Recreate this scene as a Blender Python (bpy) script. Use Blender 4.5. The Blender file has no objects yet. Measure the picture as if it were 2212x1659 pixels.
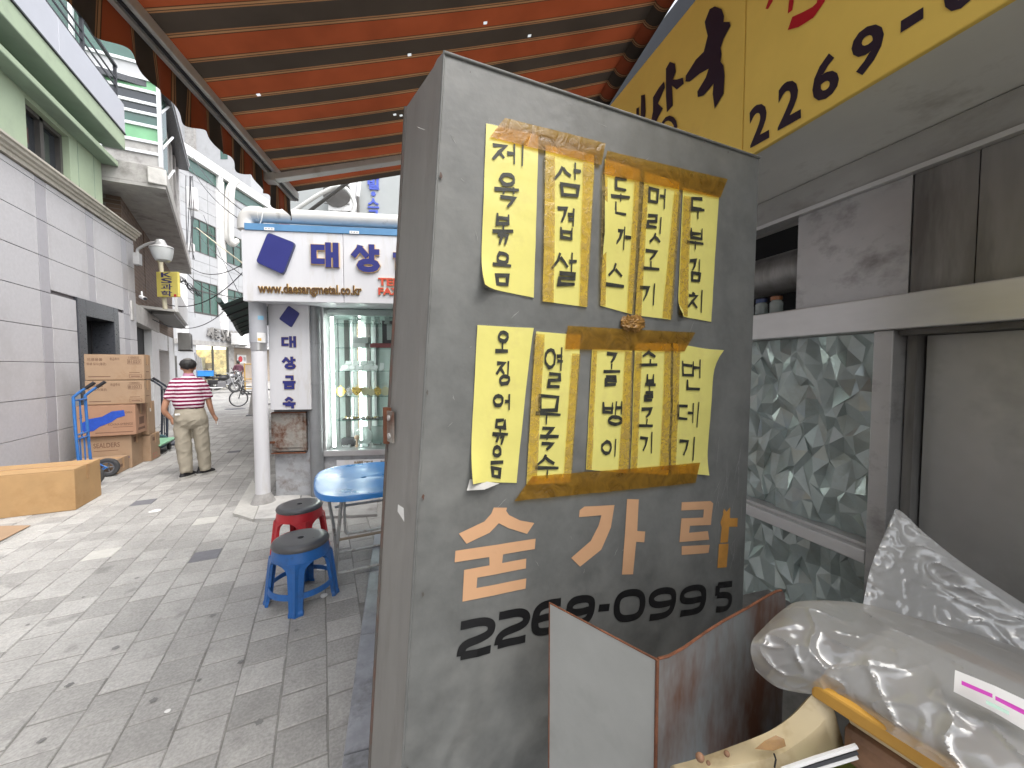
import bpy, bmesh, math, random
from mathutils import Vector, Matrix, noise
S = bpy.context.scene
R = math.radians
rnd = random.Random(7)

# ------------------------------------------------------------------ camera
CAM_H, FPX, YAW, PITCH = 1.58, 831.0, 26.3, 2.5
camd = bpy.data.cameras.new('camera'); camd.sensor_width = 36.0; camd.lens = 36.0 * FPX / 2212.0
camd.clip_start = 0.02; camd.clip_end = 2000
camo = bpy.data.objects.new('camera', camd); S.collection.objects.link(camo)
camo.location = (0, 0, CAM_H); camo.rotation_euler = (R(90 - PITCH), 0, R(-YAW)); S.camera = camo
CROT = camo.rotation_euler.to_matrix(); CAM = Vector((0, 0, CAM_H))

# ------------------------------------------------------------------ sky, sun, exposure
SUN_EL, SUN_AZ = 58.0, 150.0            # azimuth clockwise from +Y
w = bpy.data.worlds.new('World'); S.world = w; w.use_nodes = True
nt = w.node_tree; nt.nodes.clear()
sky = nt.nodes.new('ShaderNodeTexSky'); sky.sky_type = 'NISHITA'; sky.sun_disc = False
sky.sun_elevation = R(SUN_EL); sky.sun_rotation = R(SUN_AZ); sky.dust_density = 4.0; sky.air_density = 1.2
hs = nt.nodes.new('ShaderNodeHueSaturation'); hs.inputs['Saturation'].default_value = 0.28
bg = nt.nodes.new('ShaderNodeBackground'); bg.inputs['Strength'].default_value = 0.15
wo = nt.nodes.new('ShaderNodeOutputWorld')
nt.links.new(sky.outputs[0], hs.inputs['Color']); nt.links.new(hs.outputs[0], bg.inputs['Color']); nt.links.new(bg.outputs[0], wo.inputs['Surface'])
sund = bpy.data.lights.new('sun', 'SUN'); sund.energy = 0.7; sund.angle = R(50); sund.color = (1.0, .96, .9)
suno = bpy.data.objects.new('sun', sund); S.collection.objects.link(suno)
_sd = Vector((math.sin(R(SUN_AZ)) * math.cos(R(SUN_EL)), math.cos(R(SUN_AZ)) * math.cos(R(SUN_EL)), math.sin(R(SUN_EL))))
suno.rotation_euler = _sd.to_track_quat('Z', 'Y').to_euler(); suno.location = (0, 0, 30)
S.view_settings.view_transform = 'Standard'; S.view_settings.look = 'None'; S.view_settings.gamma = 1.0
S.view_settings.exposure = 1.5
S.render.engine = 'CYCLES'; S.cycles.use_denoising = True; S.cycles.use_adaptive_sampling = True; S.cycles.adaptive_threshold = .02; S.cycles.max_bounces = 7; S.cycles.diffuse_bounces = 4; S.cycles.glossy_bounces = 3; S.cycles.transmission_bounces = 4
S.cycles.transparent_max_bounces = 10; S.cycles.caustics_reflective = False; S.cycles.caustics_refractive = False
S.cycles.sample_clamp_indirect = 6.0

# ------------------------------------------------------------------ pixel <-> space helpers (2212 x 1659 measuring grid)
def ray(px, py):
    return CROT @ Vector(((px - 1106.0) / FPX, (829.5 - py) / FPX, -1.0))
def gz(y):
    return max(0.0, (y - 18.0) * .034)
def G(px, py, z=0.0):
    d = ray(px, py); return CAM + d * ((z - CAM_H) / d.z)
def at(px, py, depth):
    return CAM + ray(px, py) * depth
def GF(px, depth):                       # ground point under pixel column at a depth
    p = at(px, 793, depth); p.z = gz(p.y); return p
AX = Vector((math.sin(R(YAW)), math.cos(R(YAW)), 0)); RX = Vector((math.cos(R(YAW)), -math.sin(R(YAW)), 0))
def project(p):
    q = CROT.transposed() @ (Vector(p) - CAM)
    if q.z > -.05: return None
    return (1106 + FPX * q.x / -q.z, 829.5 - FPX * q.y / -q.z, -q.z)
def az(deg):                             # horizontal unit vector, degrees clockwise from +Y
    return Vector((math.sin(R(deg)), math.cos(R(deg)), 0))
class Frame:
    """A vertical face: a runs along r, b is height, o is the offset along the outward normal."""
    def __init__(s, origin, r, n):
        s.o = Vector((origin[0], origin[1], 0)); s.r = Vector(r).normalized(); s.n = Vector(n).normalized(); s.u = Vector((0, 0, 1))
    def hit(s, px, py, off=0.0):
        d = ray(px, py); q = s.o + s.n * off
        t = (q - CAM).dot(s.n) / d.dot(s.n); p = CAM + d * t - s.o
        return (p.dot(s.r), p.z)
    def P(s, a, b, off=0.0):
        return s.o + s.r * a + s.u * b + s.n * off
    def fp(s, px, py, off=0.0, out=None):
        a, b = s.hit(px, py, off); return s.P(a, b, off if out is None else out)

# ------------------------------------------------------------------ materials
MATS = {}
def mat(name, col, rough=.6, metal=0.0, var=.12, scale=6.0, bump=.0, bscale=40.0, dirt=None, dscale=2.0, damt=.5, spec=.5, trans=0, alpha=1, emit=None, coat=0, stretch=None, sheen=0):
    if name in MATS: return MATS[name]
    m = bpy.data.materials.new(name); m.use_nodes = True; t = m.node_tree; N = t.nodes; L = t.links
    b = N['Principled BSDF']; b.inputs['Roughness'].default_value = rough; b.inputs['Metallic'].default_value = metal
    b.inputs['Specular IOR Level'].default_value = spec; b.inputs['Coat Weight'].default_value = coat
    co = N.new('ShaderNodeTexCoord'); src = co.outputs['Object']
    if stretch:
        mp = N.new('ShaderNodeMapping'); mp.inputs['Scale'].default_value = stretch; L.new(src, mp.inputs[0]); src = mp.outputs[0]
    nz = N.new('ShaderNodeTexNoise'); nz.inputs['Scale'].default_value = scale; nz.inputs['Detail'].default_value = 4; nz.inputs['Roughness'].default_value = .65
    L.new(src, nz.inputs['Vector'])
    rp = N.new('ShaderNodeMapRange'); rp.inputs['From Min'].default_value = .3; rp.inputs['From Max'].default_value = .7
    rp.inputs['To Min'].default_value = 1 - var; rp.inputs['To Max'].default_value = 1 + var; L.new(nz.outputs['Fac'], rp.inputs[0])
    mx = N.new('ShaderNodeMix'); mx.data_type = 'RGBA'; mx.blend_type = 'MULTIPLY'; mx.inputs['Factor'].default_value = 1
    mx.inputs['A'].default_value = (*col, 1); L.new(rp.outputs[0], mx.inputs['B']); out = mx.outputs['Result']
    if dirt:
        n2 = N.new('ShaderNodeTexNoise'); n2.inputs['Scale'].default_value = dscale; n2.inputs['Detail'].default_value = 5; n2.inputs['Roughness'].default_value = .7
        L.new(src, n2.inputs['Vector'])
        r2 = N.new('ShaderNodeMapRange'); r2.inputs['From Min'].default_value = .62 - .3 * damt; r2.inputs['From Max'].default_value = .78 - .2 * damt; L.new(n2.outputs['Fac'], r2.inputs[0])
        m2 = N.new('ShaderNodeMix'); m2.data_type = 'RGBA'; L.new(r2.outputs[0], m2.inputs['Factor']); L.new(out, m2.inputs['A']); m2.inputs['B'].default_value = (*dirt, 1); out = m2.outputs['Result']
    L.new(out, b.inputs['Base Color'])
    if var > 0:
        rr = N.new('ShaderNodeMapRange'); rr.inputs['To Min'].default_value = max(.02, rough - .12); rr.inputs['To Max'].default_value = min(1, rough + .12); L.new(nz.outputs['Fac'], rr.inputs[0]); L.new(rr.outputs[0], b.inputs['Roughness'])
    if bump:
        n3 = N.new('ShaderNodeTexNoise'); n3.inputs['Scale'].default_value = bscale; n3.inputs['Detail'].default_value = 3; L.new(src, n3.inputs['Vector'])
        bp = N.new('ShaderNodeBump'); bp.inputs['Strength'].default_value = bump; bp.inputs['Distance'].default_value = .01; L.new(n3.outputs['Fac'], bp.inputs['Height']); L.new(bp.outputs[0], b.inputs['Normal'])
    if trans: b.inputs['Transmission Weight'].default_value = trans
    if alpha < 1: b.inputs['Alpha'].default_value = alpha
    if emit: b.inputs['Emission Color'].default_value = (*emit[0], 1); b.inputs['Emission Strength'].default_value = emit[1]
    MATS[name] = m; return m
def glass_mat(name, tint, mix=.85, rough=.03):
    """thin window pane: see-through with a sharp reflection"""
    m = bpy.data.materials.new(name); m.use_nodes = True; t = m.node_tree; N = t.nodes; L = t.links; N.clear()
    o = N.new('ShaderNodeOutputMaterial'); tr = N.new('ShaderNodeBsdfTransparent'); tr.inputs[0].default_value = (*tint, 1)
    gl = N.new('ShaderNodeBsdfGlossy'); gl.inputs['Roughness'].default_value = rough
    lw_ = N.new('ShaderNodeLayerWeight'); lw_.inputs['Blend'].default_value = .5; fr = N.new('ShaderNodeMath'); fr.operation = 'POWER'; L.new(lw_.outputs['Facing'], fr.inputs[0]); fr.inputs[1].default_value = 5.0
    mr = N.new('ShaderNodeMapRange'); mr.inputs['To Min'].default_value = 1 - mix; mr.inputs['To Max'].default_value = 1.0; L.new(fr.outputs[0], mr.inputs[0])
    mx = N.new('ShaderNodeMixShader'); L.new(mr.outputs[0], mx.inputs[0]); L.new(tr.outputs[0], mx.inputs[1]); L.new(gl.outputs[0], mx.inputs[2]); L.new(mx.outputs[0], o.inputs[0])
    MATS[name] = m; return m
def film_mat(name, col, tf, rough=.3, tint=(1, 1, 1), nscale=0, gloss=.15):
    """thin film (tape, plastic bag): part see-through, part coloured, some gloss"""
    m = bpy.data.materials.new(name); m.use_nodes = True; t = m.node_tree; N = t.nodes; L = t.links; N.clear()
    o = N.new('ShaderNodeOutputMaterial'); tr = N.new('ShaderNodeBsdfTransparent'); tr.inputs[0].default_value = (*tint, 1)
    df = N.new('ShaderNodeBsdfDiffuse'); df.inputs[0].default_value = (*col, 1); tl = N.new('ShaderNodeBsdfTranslucent'); tl.inputs[0].default_value = (*col, 1)
    gl = N.new('ShaderNodeBsdfGlossy'); gl.inputs['Roughness'].default_value = rough
    a = N.new('ShaderNodeMixShader'); a.inputs[0].default_value = .35; L.new(df.outputs[0], a.inputs[1]); L.new(tl.outputs[0], a.inputs[2])
    c = N.new('ShaderNodeMixShader'); c.inputs[0].default_value = 1 - tf; L.new(tr.outputs[0], c.inputs[1]); L.new(a.outputs[0], c.inputs[2])
    if nscale:
        co = N.new('ShaderNodeTexCoord'); nz = N.new('ShaderNodeTexNoise'); nz.inputs['Scale'].default_value = nscale; nz.inputs['Detail'].default_value = 4; nz.inputs['Distortion'].default_value = 1.5; L.new(co.outputs['Object'], nz.inputs['Vector'])
        mr = N.new('ShaderNodeMapRange'); mr.inputs['From Min'].default_value = .3; mr.inputs['From Max'].default_value = .7; mr.inputs['To Min'].default_value = max(0, 1 - tf - .25); mr.inputs['To Max'].default_value = min(1, 1 - tf + .25); L.new(nz.outputs['Fac'], mr.inputs[0]); L.new(mr.outputs[0], c.inputs[0])
        bp = N.new('ShaderNodeBump'); bp.inputs['Strength'].default_value = .35; bp.inputs['Distance'].default_value = .01; L.new(nz.outputs['Fac'], bp.inputs['Height'])
        for q in (df, gl): L.new(bp.outputs[0], q.inputs['Normal'])
    d = N.new('ShaderNodeMixShader'); d.inputs[0].default_value = gloss; L.new(c.outputs[0], d.inputs[1]); L.new(gl.outputs[0], d.inputs[2]); L.new(d.outputs[0], o.inputs[0])
    MATS[name] = m; return m
def band_mat(name, axis, bands, period, rough=.8, phase=0.0, noise_amt=.0, translucent=0.0):
    """stripes along one object axis: bands = [(position 0..1, colour), ...]"""
    m = bpy.data.materials.new(name); m.use_nodes = True; t = m.node_tree; N = t.nodes; L = t.links
    b = N['Principled BSDF']; b.inputs['Roughness'].default_value = rough; b.inputs['Specular IOR Level'].default_value = .2
    co = N.new('ShaderNodeTexCoord'); sp = N.new('ShaderNodeSeparateXYZ'); L.new(co.outputs['Object'], sp.inputs[0])
    v = sp.outputs['XYZ'.index(axis)]
    if noise_amt:
        nz = N.new('ShaderNodeTexNoise'); nz.inputs['Scale'].default_value = 9; L.new(co.outputs['Object'], nz.inputs['Vector'])
        mm = N.new('ShaderNodeMath'); mm.operation = 'MULTIPLY_ADD'; L.new(nz.outputs['Fac'], mm.inputs[0]); mm.inputs[1].default_value = noise_amt; L.new(v, mm.inputs[2]); v = mm.outputs[0]
    d = N.new('ShaderNodeMath'); d.operation = 'DIVIDE'; L.new(v, d.inputs[0]); d.inputs[1].default_value = period
    a = N.new('ShaderNodeMath'); a.operation = 'ADD'; L.new(d.outputs[0], a.inputs[0]); a.inputs[1].default_value = phase + 100
    f = N.new('ShaderNodeMath'); f.operation = 'FRACT'; L.new(a.outputs[0], f.inputs[0])
    cr = N.new('ShaderNodeValToRGB'); cr.color_ramp.interpolation = 'CONSTANT'
    el = cr.color_ramp.elements; el[0].position = bands[0][0]; el[0].color = (*bands[0][1], 1); el[1].position = bands[1][0]; el[1].color = (*bands[1][1], 1)
    for p, c in bands[2:]:
        e = el.new(p); e.color = (*c, 1)
    L.new(f.outputs[0], cr.inputs[0])
    n2 = N.new('ShaderNodeTexNoise'); n2.inputs['Scale'].default_value = 3.5; n2.inputs['Detail'].default_value = 4; L.new(co.outputs['Object'], n2.inputs['Vector'])
    r2 = N.new('ShaderNodeMapRange'); r2.inputs['From Min'].default_value = .3; r2.inputs['From Max'].default_value = .7; r2.inputs['To Min'].default_value = .78; r2.inputs['To Max'].default_value = 1.12; L.new(n2.outputs['Fac'], r2.inputs[0])
    mx = N.new('ShaderNodeMix'); mx.data_type = 'RGBA'; mx.blend_type = 'MULTIPLY'; mx.inputs['Factor'].default_value = 1; L.new(cr.outputs[0], mx.inputs['A']); L.new(r2.outputs[0], mx.inputs['B'])
    L.new(mx.outputs['Result'], b.inputs['Base Color'])
    if translucent:
        tl = N.new('ShaderNodeBsdfTranslucent'); L.new(mx.outputs['Result'], tl.inputs[0]); ms = N.new('ShaderNodeMixShader'); ms.inputs[0].default_value = translucent
        o = N['Material Output']; L.new(b.outputs[0], ms.inputs[1]); L.new(tl.outputs[0], ms.inputs[2]); L.new(ms.outputs[0], o.inputs[0])
    MATS[name] = m; return m

# ------------------------------------------------------------------ object helpers
COL = S.collection
def tag(o, label, cat, group=None):
    o['label'] = label; o['category'] = cat
    if group: o['group'] = group
    return o
def thing(name, label, cat, loc=(0, 0, 0), rotz=0.0, group=None):
    o = bpy.data.objects.new(name, None); COL.objects.link(o); o.empty_display_size = .1
    o.location = loc; o.rotation_euler = (0, 0, rotz); tag(o, label, cat, group); return o
def wmat(o):
    m = Matrix.LocRotScale(o.location, o.rotation_euler, o.scale)
    return wmat(o.parent) @ m if o.parent else m
def obj(name, bm, m, parent=None, local=False, smooth=False, bevel=0, world_origin=None, mods=None):
    """link bm as ONE mesh object; bm is in world space unless local"""
    if parent is not None and not local:
        bmesh.ops.transform(bm, matrix=wmat(parent).inverted(), verts=bm.verts)
    bmesh.ops.recalc_face_normals(bm, faces=bm.faces)
    me = bpy.data.meshes.new(name); bm.to_mesh(me); bm.free()
    o = bpy.data.objects.new(name, me); COL.objects.link(o)
    if parent is not None: o.parent = parent
    if m: me.materials.append(MATS[m] if isinstance(m, str) else m)
    if smooth:
        me.polygons.foreach_set('use_smooth', [True] * len(me.polygons)); me.set_sharp_from_angle(angle=R(48))
    if bevel:
        b = o.modifiers.new('bevel', 'BEVEL'); b.width = bevel; b.segments = 2; b.limit_method = 'ANGLE'; b.angle_limit = R(40)
    return o
def copy_tree(o, parent=None):
    c = o.copy(); COL.objects.link(c); c.parent = parent
    for ch in o.children: copy_tree(ch, c)
    return c
def BM(): return bmesh.new()
def box(bm, c, s, rz=0.0, rot=None):
    M = Matrix.Translation(c) @ (rot.to_4x4() if rot else Matrix.Rotation(rz, 4, 'Z')) @ Matrix.Diagonal((*s, 1))
    bmesh.ops.create_cube(bm, size=1.0, matrix=M); return bm
def hexa(bm, pts):                       # 8 points: bottom 4, top 4
    v = [bm.verts.new(p) for p in pts]
    for f in ((0, 3, 2, 1), (4, 5, 6, 7), (0, 1, 5, 4), (1, 2, 6, 5), (2, 3, 7, 6), (3, 0, 4, 7)): bm.faces.new([v[i] for i in f])
    return bm
def fbox(bm, fr, a0, a1, b0, b1, o0, o1):
    return hexa(bm, [fr.P(a0, b0, o0), fr.P(a1, b0, o0), fr.P(a1, b0, o1), fr.P(a0, b0, o1), fr.P(a0, b1, o0), fr.P(a1, b1, o0), fr.P(a1, b1, o1), fr.P(a0, b1, o1)])
def fprism(bm, fr, poly, o0, o1):        # polygon in (a, b), extruded between offsets
    n = len(poly); A = [bm.verts.new(fr.P(a, b, o0)) for a, b in poly]; B = [bm.verts.new(fr.P(a, b, o1)) for a, b in poly]
    bm.faces.new(A[::-1]); bm.faces.new(B)
    for i in range(n): bm.faces.new((A[i], A[(i + 1) % n], B[(i + 1) % n], B[i]))
    return bm
def hprism(bm, poly, z0, z1):            # ground polygon, extruded upwards
    n = len(poly); A = [bm.verts.new((p[0], p[1], z0)) for p in poly]; B = [bm.verts.new((p[0], p[1], z1)) for p in poly]
    bm.faces.new(A[::-1]); bm.faces.new(B)
    for i in range(n): bm.faces.new((A[i], A[(i + 1) % n], B[(i + 1) % n], B[i]))
    return bm
def tube(bm, pts, r, n=8, cap=True, closed=False):
    pts = [Vector(p) for p in pts]; rs = r if isinstance(r, (list, tuple)) else [r] * len(pts); rings = []
    up = None
    for i, p in enumerate(pts):
        if closed: t = pts[(i + 1) % len(pts)] - pts[i - 1]
        else: t = pts[min(i + 1, len(pts) - 1)] - pts[max(i - 1, 0)]
        t.normalize()
        if up is None:
            up = Vector((0, 0, 1)) if abs(t.z) < .9 else Vector((0, 1, 0))
        x = t.cross(up)
        if x.length < 1e-4: x = t.cross(Vector((1, 0, 0)))
        x.normalize(); y = x.cross(t).normalized(); up = y
        rings.append([bm.verts.new(p + (x * math.cos(k * 2 * math.pi / n) + y * math.sin(k * 2 * math.pi / n)) * rs[i]) for k in range(n)])
    m = len(rings)
    for i in range(m if closed else m - 1):
        for k in range(n): bm.faces.new((rings[i][k], rings[i][(k + 1) % n], rings[(i + 1) % m][(k + 1) % n], rings[(i + 1) % m][k]))
    if cap and not closed:
        bm.faces.new(rings[0][::-1]); bm.faces.new(rings[-1])
    return bm
def smooth_path(pts, k=6):               # Catmull-Rom
    pts = [Vector(p) for p in pts]; out = []
    for i in range(len(pts) - 1):
        p0 = pts[max(i - 1, 0)]; p1 = pts[i]; p2 = pts[i + 1]; p3 = pts[min(i + 2, len(pts) - 1)]
        for j in range(k):
            t = j / k; out.append(.5 * ((2 * p1) + (p2 - p0) * t + (2 * p0 - 5 * p1 + 4 * p2 - p3) * t * t + (3 * p1 - p0 - 3 * p2 + p3) * t ** 3))
    out.append(pts[-1]); return out
def lathe(bm, prof, c=(0, 0, 0), n=24, M=None):   # profile of (r, z)
    rings = []
    for r, z in prof:
        ring = []
        for k in range(n):
            a = 2 * math.pi * k / n; p = Vector((r * math.cos(a), r * math.sin(a), z)); p = (M @ p) if M else p
            ring.append(bm.verts.new(p + Vector(c)))
        rings.append(ring)
    for i in range(len(rings) - 1):
        for k in range(n): bm.faces.new((rings[i][k], rings[i][(k + 1) % n], rings[i + 1][(k + 1) % n], rings[i + 1][k]))
    loop_ = prof[0] == prof[-1]
    if prof[0][0] > 1e-6 and not loop_: bm.faces.new(rings[0][::-1])
    if prof[-1][0] > 1e-6 and not loop_: bm.faces.new(rings[-1])
    bmesh.ops.remove_doubles(bm, verts=bm.verts, dist=1e-6)
    return bm
def loft(bm, secs, n=16, cap=True):      # sections: (centre, rx, ry[, power]) stacked, ellipse in x,y
    rings = []
    for s in secs:
        c, rx, ry = Vector(s[0]), s[1], s[2]; pw = s[3] if len(s) > 3 else 2.0
        ring = []
        for k in range(n):
            a = 2 * math.pi * k / n; ca, sa = math.cos(a), math.sin(a)
            ring.append(bm.verts.new(c + Vector((rx * math.copysign(abs(ca) ** (2 / pw), ca), ry * math.copysign(abs(sa) ** (2 / pw), sa), 0))))
        rings.append(ring)
    for i in range(len(rings) - 1):
        for k in range(n): bm.faces.new((rings[i][k], rings[i][(k + 1) % n], rings[i + 1][(k + 1) % n], rings[i + 1][k]))
    if cap: bm.faces.new(rings[0][::-1]); bm.faces.new(rings[-1])
    return bm
def fuse(bm, voxel=.01, smooth=6):       # weld overlapping closed volumes into one skin
    me = bpy.data.meshes.new('tmp'); bmesh.ops.recalc_face_normals(bm, faces=bm.faces); bm.to_mesh(me); bm.free()
    o = bpy.data.objects.new('tmp', me); COL.objects.link(o)
    r = o.modifiers.new('r', 'REMESH'); r.mode = 'VOXEL'; r.voxel_size = voxel
    s = o.modifiers.new('s', 'SMOOTH'); s.iterations = smooth; s.factor = .5
    dg = bpy.context.evaluated_depsgraph_get(); em = bpy.data.meshes.new_from_object(o.evaluated_get(dg))
    out = BM(); out.from_mesh(em); bpy.data.objects.remove(o); bpy.data.meshes.remove(em); return out

# ------------------------------------------------------------------ lettering
def ribbon(bm, pts, wd, fr, off, thick=0.0, closed=False):
    """a brush or paint stroke on a face; pts in (a, b)"""
    P = [Vector((p[0], p[1])) for p in pts]; n = len(P); W = wd if isinstance(wd, (list, tuple)) else [wd] * n; L_, R_ = [], []
    for i in range(n):
        if closed: d0 = (P[i] - P[i - 1]); d1 = (P[(i + 1) % n] - P[i])
        else:
            d0 = P[i] - P[max(i - 1, 0)]; d1 = P[min(i + 1, n - 1)] - P[i]
            if i == 0: d0 = d1
            if i == n - 1: d1 = d0
        if d0.length < 1e-9: d0 = d1
        if d1.length < 1e-9: d1 = d0
        d0.normalize(); d1.normalize(); n0 = Vector((-d0.y, d0.x)); n1 = Vector((-d1.y, d1.x)); m = n0 + n1
        m = n0 if m.length < .3 else m.normalized()
        k = 1 / max(.55, m.dot(n0)); L_.append(P[i] + m * W[i] * .5 * k); R_.append(P[i] - m * W[i] * .5 * k)
    top = [(bm.verts.new(fr.P(*l, off + thick)), bm.verts.new(fr.P(*r, off + thick))) for l, r in zip(L_, R_)]
    rng = range(n if closed else n - 1)
    for i in rng: j = (i + 1) % n; bm.faces.new((top[i][0], top[i][1], top[j][1], top[j][0]))
    if thick > .0005:
        bot = [(bm.verts.new(fr.P(*l, off)), bm.verts.new(fr.P(*r, off))) for l, r in zip(L_, R_)]
        for i in rng:
            j = (i + 1) % n
            bm.faces.new((top[i][0], top[j][0], bot[j][0], bot[i][0])); bm.faces.new((top[i][1], bot[i][1], bot[j][1], top[j][1]))
        if not closed:
            for i in (0, n - 1): bm.faces.new((top[i][0], bot[i][0], bot[i][1], top[i][1]))
_circ = [(.5 + .5 * math.cos(k * math.pi / 6 + 1.57), .5 + .5 * math.sin(k * math.pi / 6 + 1.57)) for k in range(12)]
JC = {'ㄱ': [[(0, .95), (.92, .95), (.75, .45), (.45, 0)]], 'ㄴ': [[(0, 1), (0, .05), (1, .05)]], 'ㄷ': [[(1, .95), (0, .95), (0, .05), (1, .05)]],
      'ㄹ': [[(0, .97), (.95, .97), (.95, .52), (.02, .5), (.02, .03), (1, .03)]], 'ㅁ': [[(0, 1), (1, .95), (.92, 0), (.06, 0), 'c']],
      'ㅂ': [[(0, 1), (.04, 0), (.96, 0), (1, 1)], [(.03, .5), (.97, .5)]], 'ㅅ': [[(.55, 1), (.4, .5), (0, 0)], [(.45, .6), (.7, .3), (1, .02)]],
      'ㅇ': [_circ + ['c']], 'ㅈ': [[(0, .96), (.95, .96), (.5, .5), (0, 0)], [(.5, .5), (1, .02)]], 'ㅊ': [[(.35, 1.12), (.65, 1.02)], [(0, .8), (.95, .8), (.5, .4), (0, 0)], [(.5, .4), (1, 0)]],
      'ㅋ': [[(0, .95), (.92, .95), (.6, 0)], [(.05, .5), (.8, .5)]], 'ㅌ': [[(1, .95), (0, .95), (0, .05), (1, .05)], [(0, .5), (.9, .5)]], 'ㅍ': [[(0, .95), (1, .95)], [(0, .05), (1, .05)], [(.3, .95), (.3, .05)], [(.7, .95), (.7, .05)]],
      'ㅎ': [[(.3, 1.05), (.7, 1.0)], [(0, .75), (1, .75)], [(.5 + (x - .5) * .8, y * .58) for x, y in _circ] + ['c']]}
JC['ㄲ'] = [[(x * .42, y) for x, y in JC['ㄱ'][0]], [(.55 + x * .42, y) for x, y in JC['ㄱ'][0]]]
JV = {'ㅏ': [[(.25, 1), (.25, 0)], [(.25, .5), (1, .5)]], 'ㅑ': [[(.25, 1), (.25, 0)], [(.25, .65), (1, .65)], [(.25, .35), (1, .35)]], 'ㅓ': [[(.85, 1), (.85, 0)], [(0, .55), (.85, .55)]],
      'ㅕ': [[(.85, 1), (.85, 0)], [(0, .68), (.85, .68)], [(0, .38), (.85, .38)]], 'ㅣ': [[(.6, 1), (.6, 0)]], 'ㅐ': [[(.2, 1), (.2, 0)], [(.85, 1), (.85, 0)], [(.2, .5), (.85, .5)]],
      'ㅔ': [[(.5, .95), (.5, .05)], [(.95, 1.05), (.95, -.05)], [(0, .5), (.5, .5)]], 'ㅗ': [[(.5, 1), (.5, .1)], [(0, .08), (1, .08)]], 'ㅜ': [[(0, .9), (1, .9)], [(.5, .9), (.5, 0)]],
      'ㅡ': [[(0, .5), (1, .5)]], 'ㅠ': [[(0, .9), (1, .9)], [(.33, .9), (.3, 0)], [(.67, .9), (.67, 0)]], 'ㅛ': [[(.3, 1), (.3, .1)], [(.7, 1), (.7, .1)], [(0, .08), (1, .08)]]}
_CHO = 'ㄱㄲㄴㄷㄸㄹㅁㅂㅃㅅㅆㅇㅈㅉㅊㅋㅌㅍㅎ'; _JUN = 'ㅏㅐㅑㅒㅓㅔㅕㅖㅗㅘㅙㅚㅛㅜㅝㅞㅟㅠㅡㅢㅣ'; _JON = ' ㄱㄲㄳㄴㄵㄶㄷㄹㄺㄻㄼㄽㄾㄿㅀㅁㅂㅄㅅㅆㅇㅈㅊㅋㅌㅍㅎ'
JP = {'ㄱ': [[(0, .95), (.93, .95), (.93, 0)]], 'ㅁ': [[(.02, .98), (.98, .98), (.98, .02), (.02, .02), 'c']], 'ㅅ': [[(.5, 1), (.45, .7), (0, 0)], [(.47, .75), (1, 0)]]}
def syllable(ch, style=None):
    """strokes of one Hangul syllable in the unit square: [(points, closed), ...]"""
    k = ord(ch) - 0xAC00; c, v, f = _CHO[k // 588], _JUN[k % 588 // 28], _JON[k % 28]; out = []
    J = dict(JC, **JP) if style else JC
    def put(js, x0, y0, x1, y1):
        for s in js:
            cl = s[-1] == 'c'; out.append(([(x0 + (x1 - x0) * p[0], y0 + (y1 - y0) * p[1]) for p in (s[:-1] if cl else s)], cl))
    hz = v in 'ㅗㅛㅜㅠㅡ'; fin = f != ' '
    if hz:
        if fin: put(J[c], .22, .68, .78, 1); put(JV[v], 0, .4, 1, .62); put(J[f], .2, 0, .8, .3)
        else: put(J[c], .15, .52, .85, 1); put(JV[v], 0, 0, 1, .42)
    else:
        wide = v in 'ㅐㅔ'
        x = .45 if wide else .55
        if fin: put(J[c], 0, .5, x, .95); put(JV[v], x + .06, .4, 1, 1); put(J[f], .25, 0, .9, .33)
        else: put(J[c], 0, .2, x, .82); put(JV[v], x + .06, 0, 1, 1)
    return out
def resample(pts, closed, jit=0.0, r=None):
    out = []; n = len(pts)
    for i in range(n if closed else n - 1):
        a, b = pts[i], pts[(i + 1) % n]
        for j in range(2): t = j / 2; out.append((a[0] + (b[0] - a[0]) * t, a[1] + (b[1] - a[1]) * t))
    if not closed: out.append(pts[-1])
    return out
def write_syllable(bm, ch, fr, quad, wd, off, step=.00012, hand=0.0, r=None, thick=0.0, style=None):
    """quad: (a,b) of the box's lower-left, lower-right, upper-right, upper-left"""
    q = [Vector(p) for p in quad]
    def mp(x, y): return (q[0] * (1 - x) + q[1] * x) * (1 - y) + (q[3] * (1 - x) + q[2] * x) * y
    for i, (pts, cl) in enumerate(syllable(ch, style)):
        if hand:
            jx, jy = r.uniform(-hand, hand), r.uniform(-hand, hand); sk = r.uniform(-hand, hand) * .6
            pts = [(x + jx + r.uniform(-hand, hand) * .35, y + jy + sk * (x - .5) + r.uniform(-hand, hand) * .35) for x, y in pts]
        m = [mp(*p) for p in pts]
        ww = [wd] * len(m)
        if hand:
            ww = []
            for j in range(len(m)):
                d = (m[(j + 1) % len(m)] - m[j - 1]) if cl else (m[min(j + 1, len(m) - 1)] - m[max(j - 1, 0)])
                d.normalize(); ww.append(wd * (.62 + .75 * abs(d.x)) * r.uniform(.85, 1.15))
        if hand and not cl: ww[-1] *= .75
        ribbon(bm, m, ww, fr, off + i * step, thick, cl)
def text_bm(body, size=1.0, bold=0.0, extrude=0.0, spacing=1.0):
    c = bpy.data.curves.new('t', 'FONT'); c.body = body; c.size = size; c.offset = bold; c.extrude = extrude; c.space_character = spacing; c.resolution_u = 3
    o = bpy.data.objects.new('t', c); COL.objects.link(o); dg = bpy.context.evaluated_depsgraph_get(); dg.update()
    me = bpy.data.meshes.new_from_object(o.evaluated_get(dg)); bm = BM(); bm.from_mesh(me)
    bpy.data.objects.remove(o); bpy.data.curves.remove(c); bpy.data.meshes.remove(me); return bm
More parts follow.
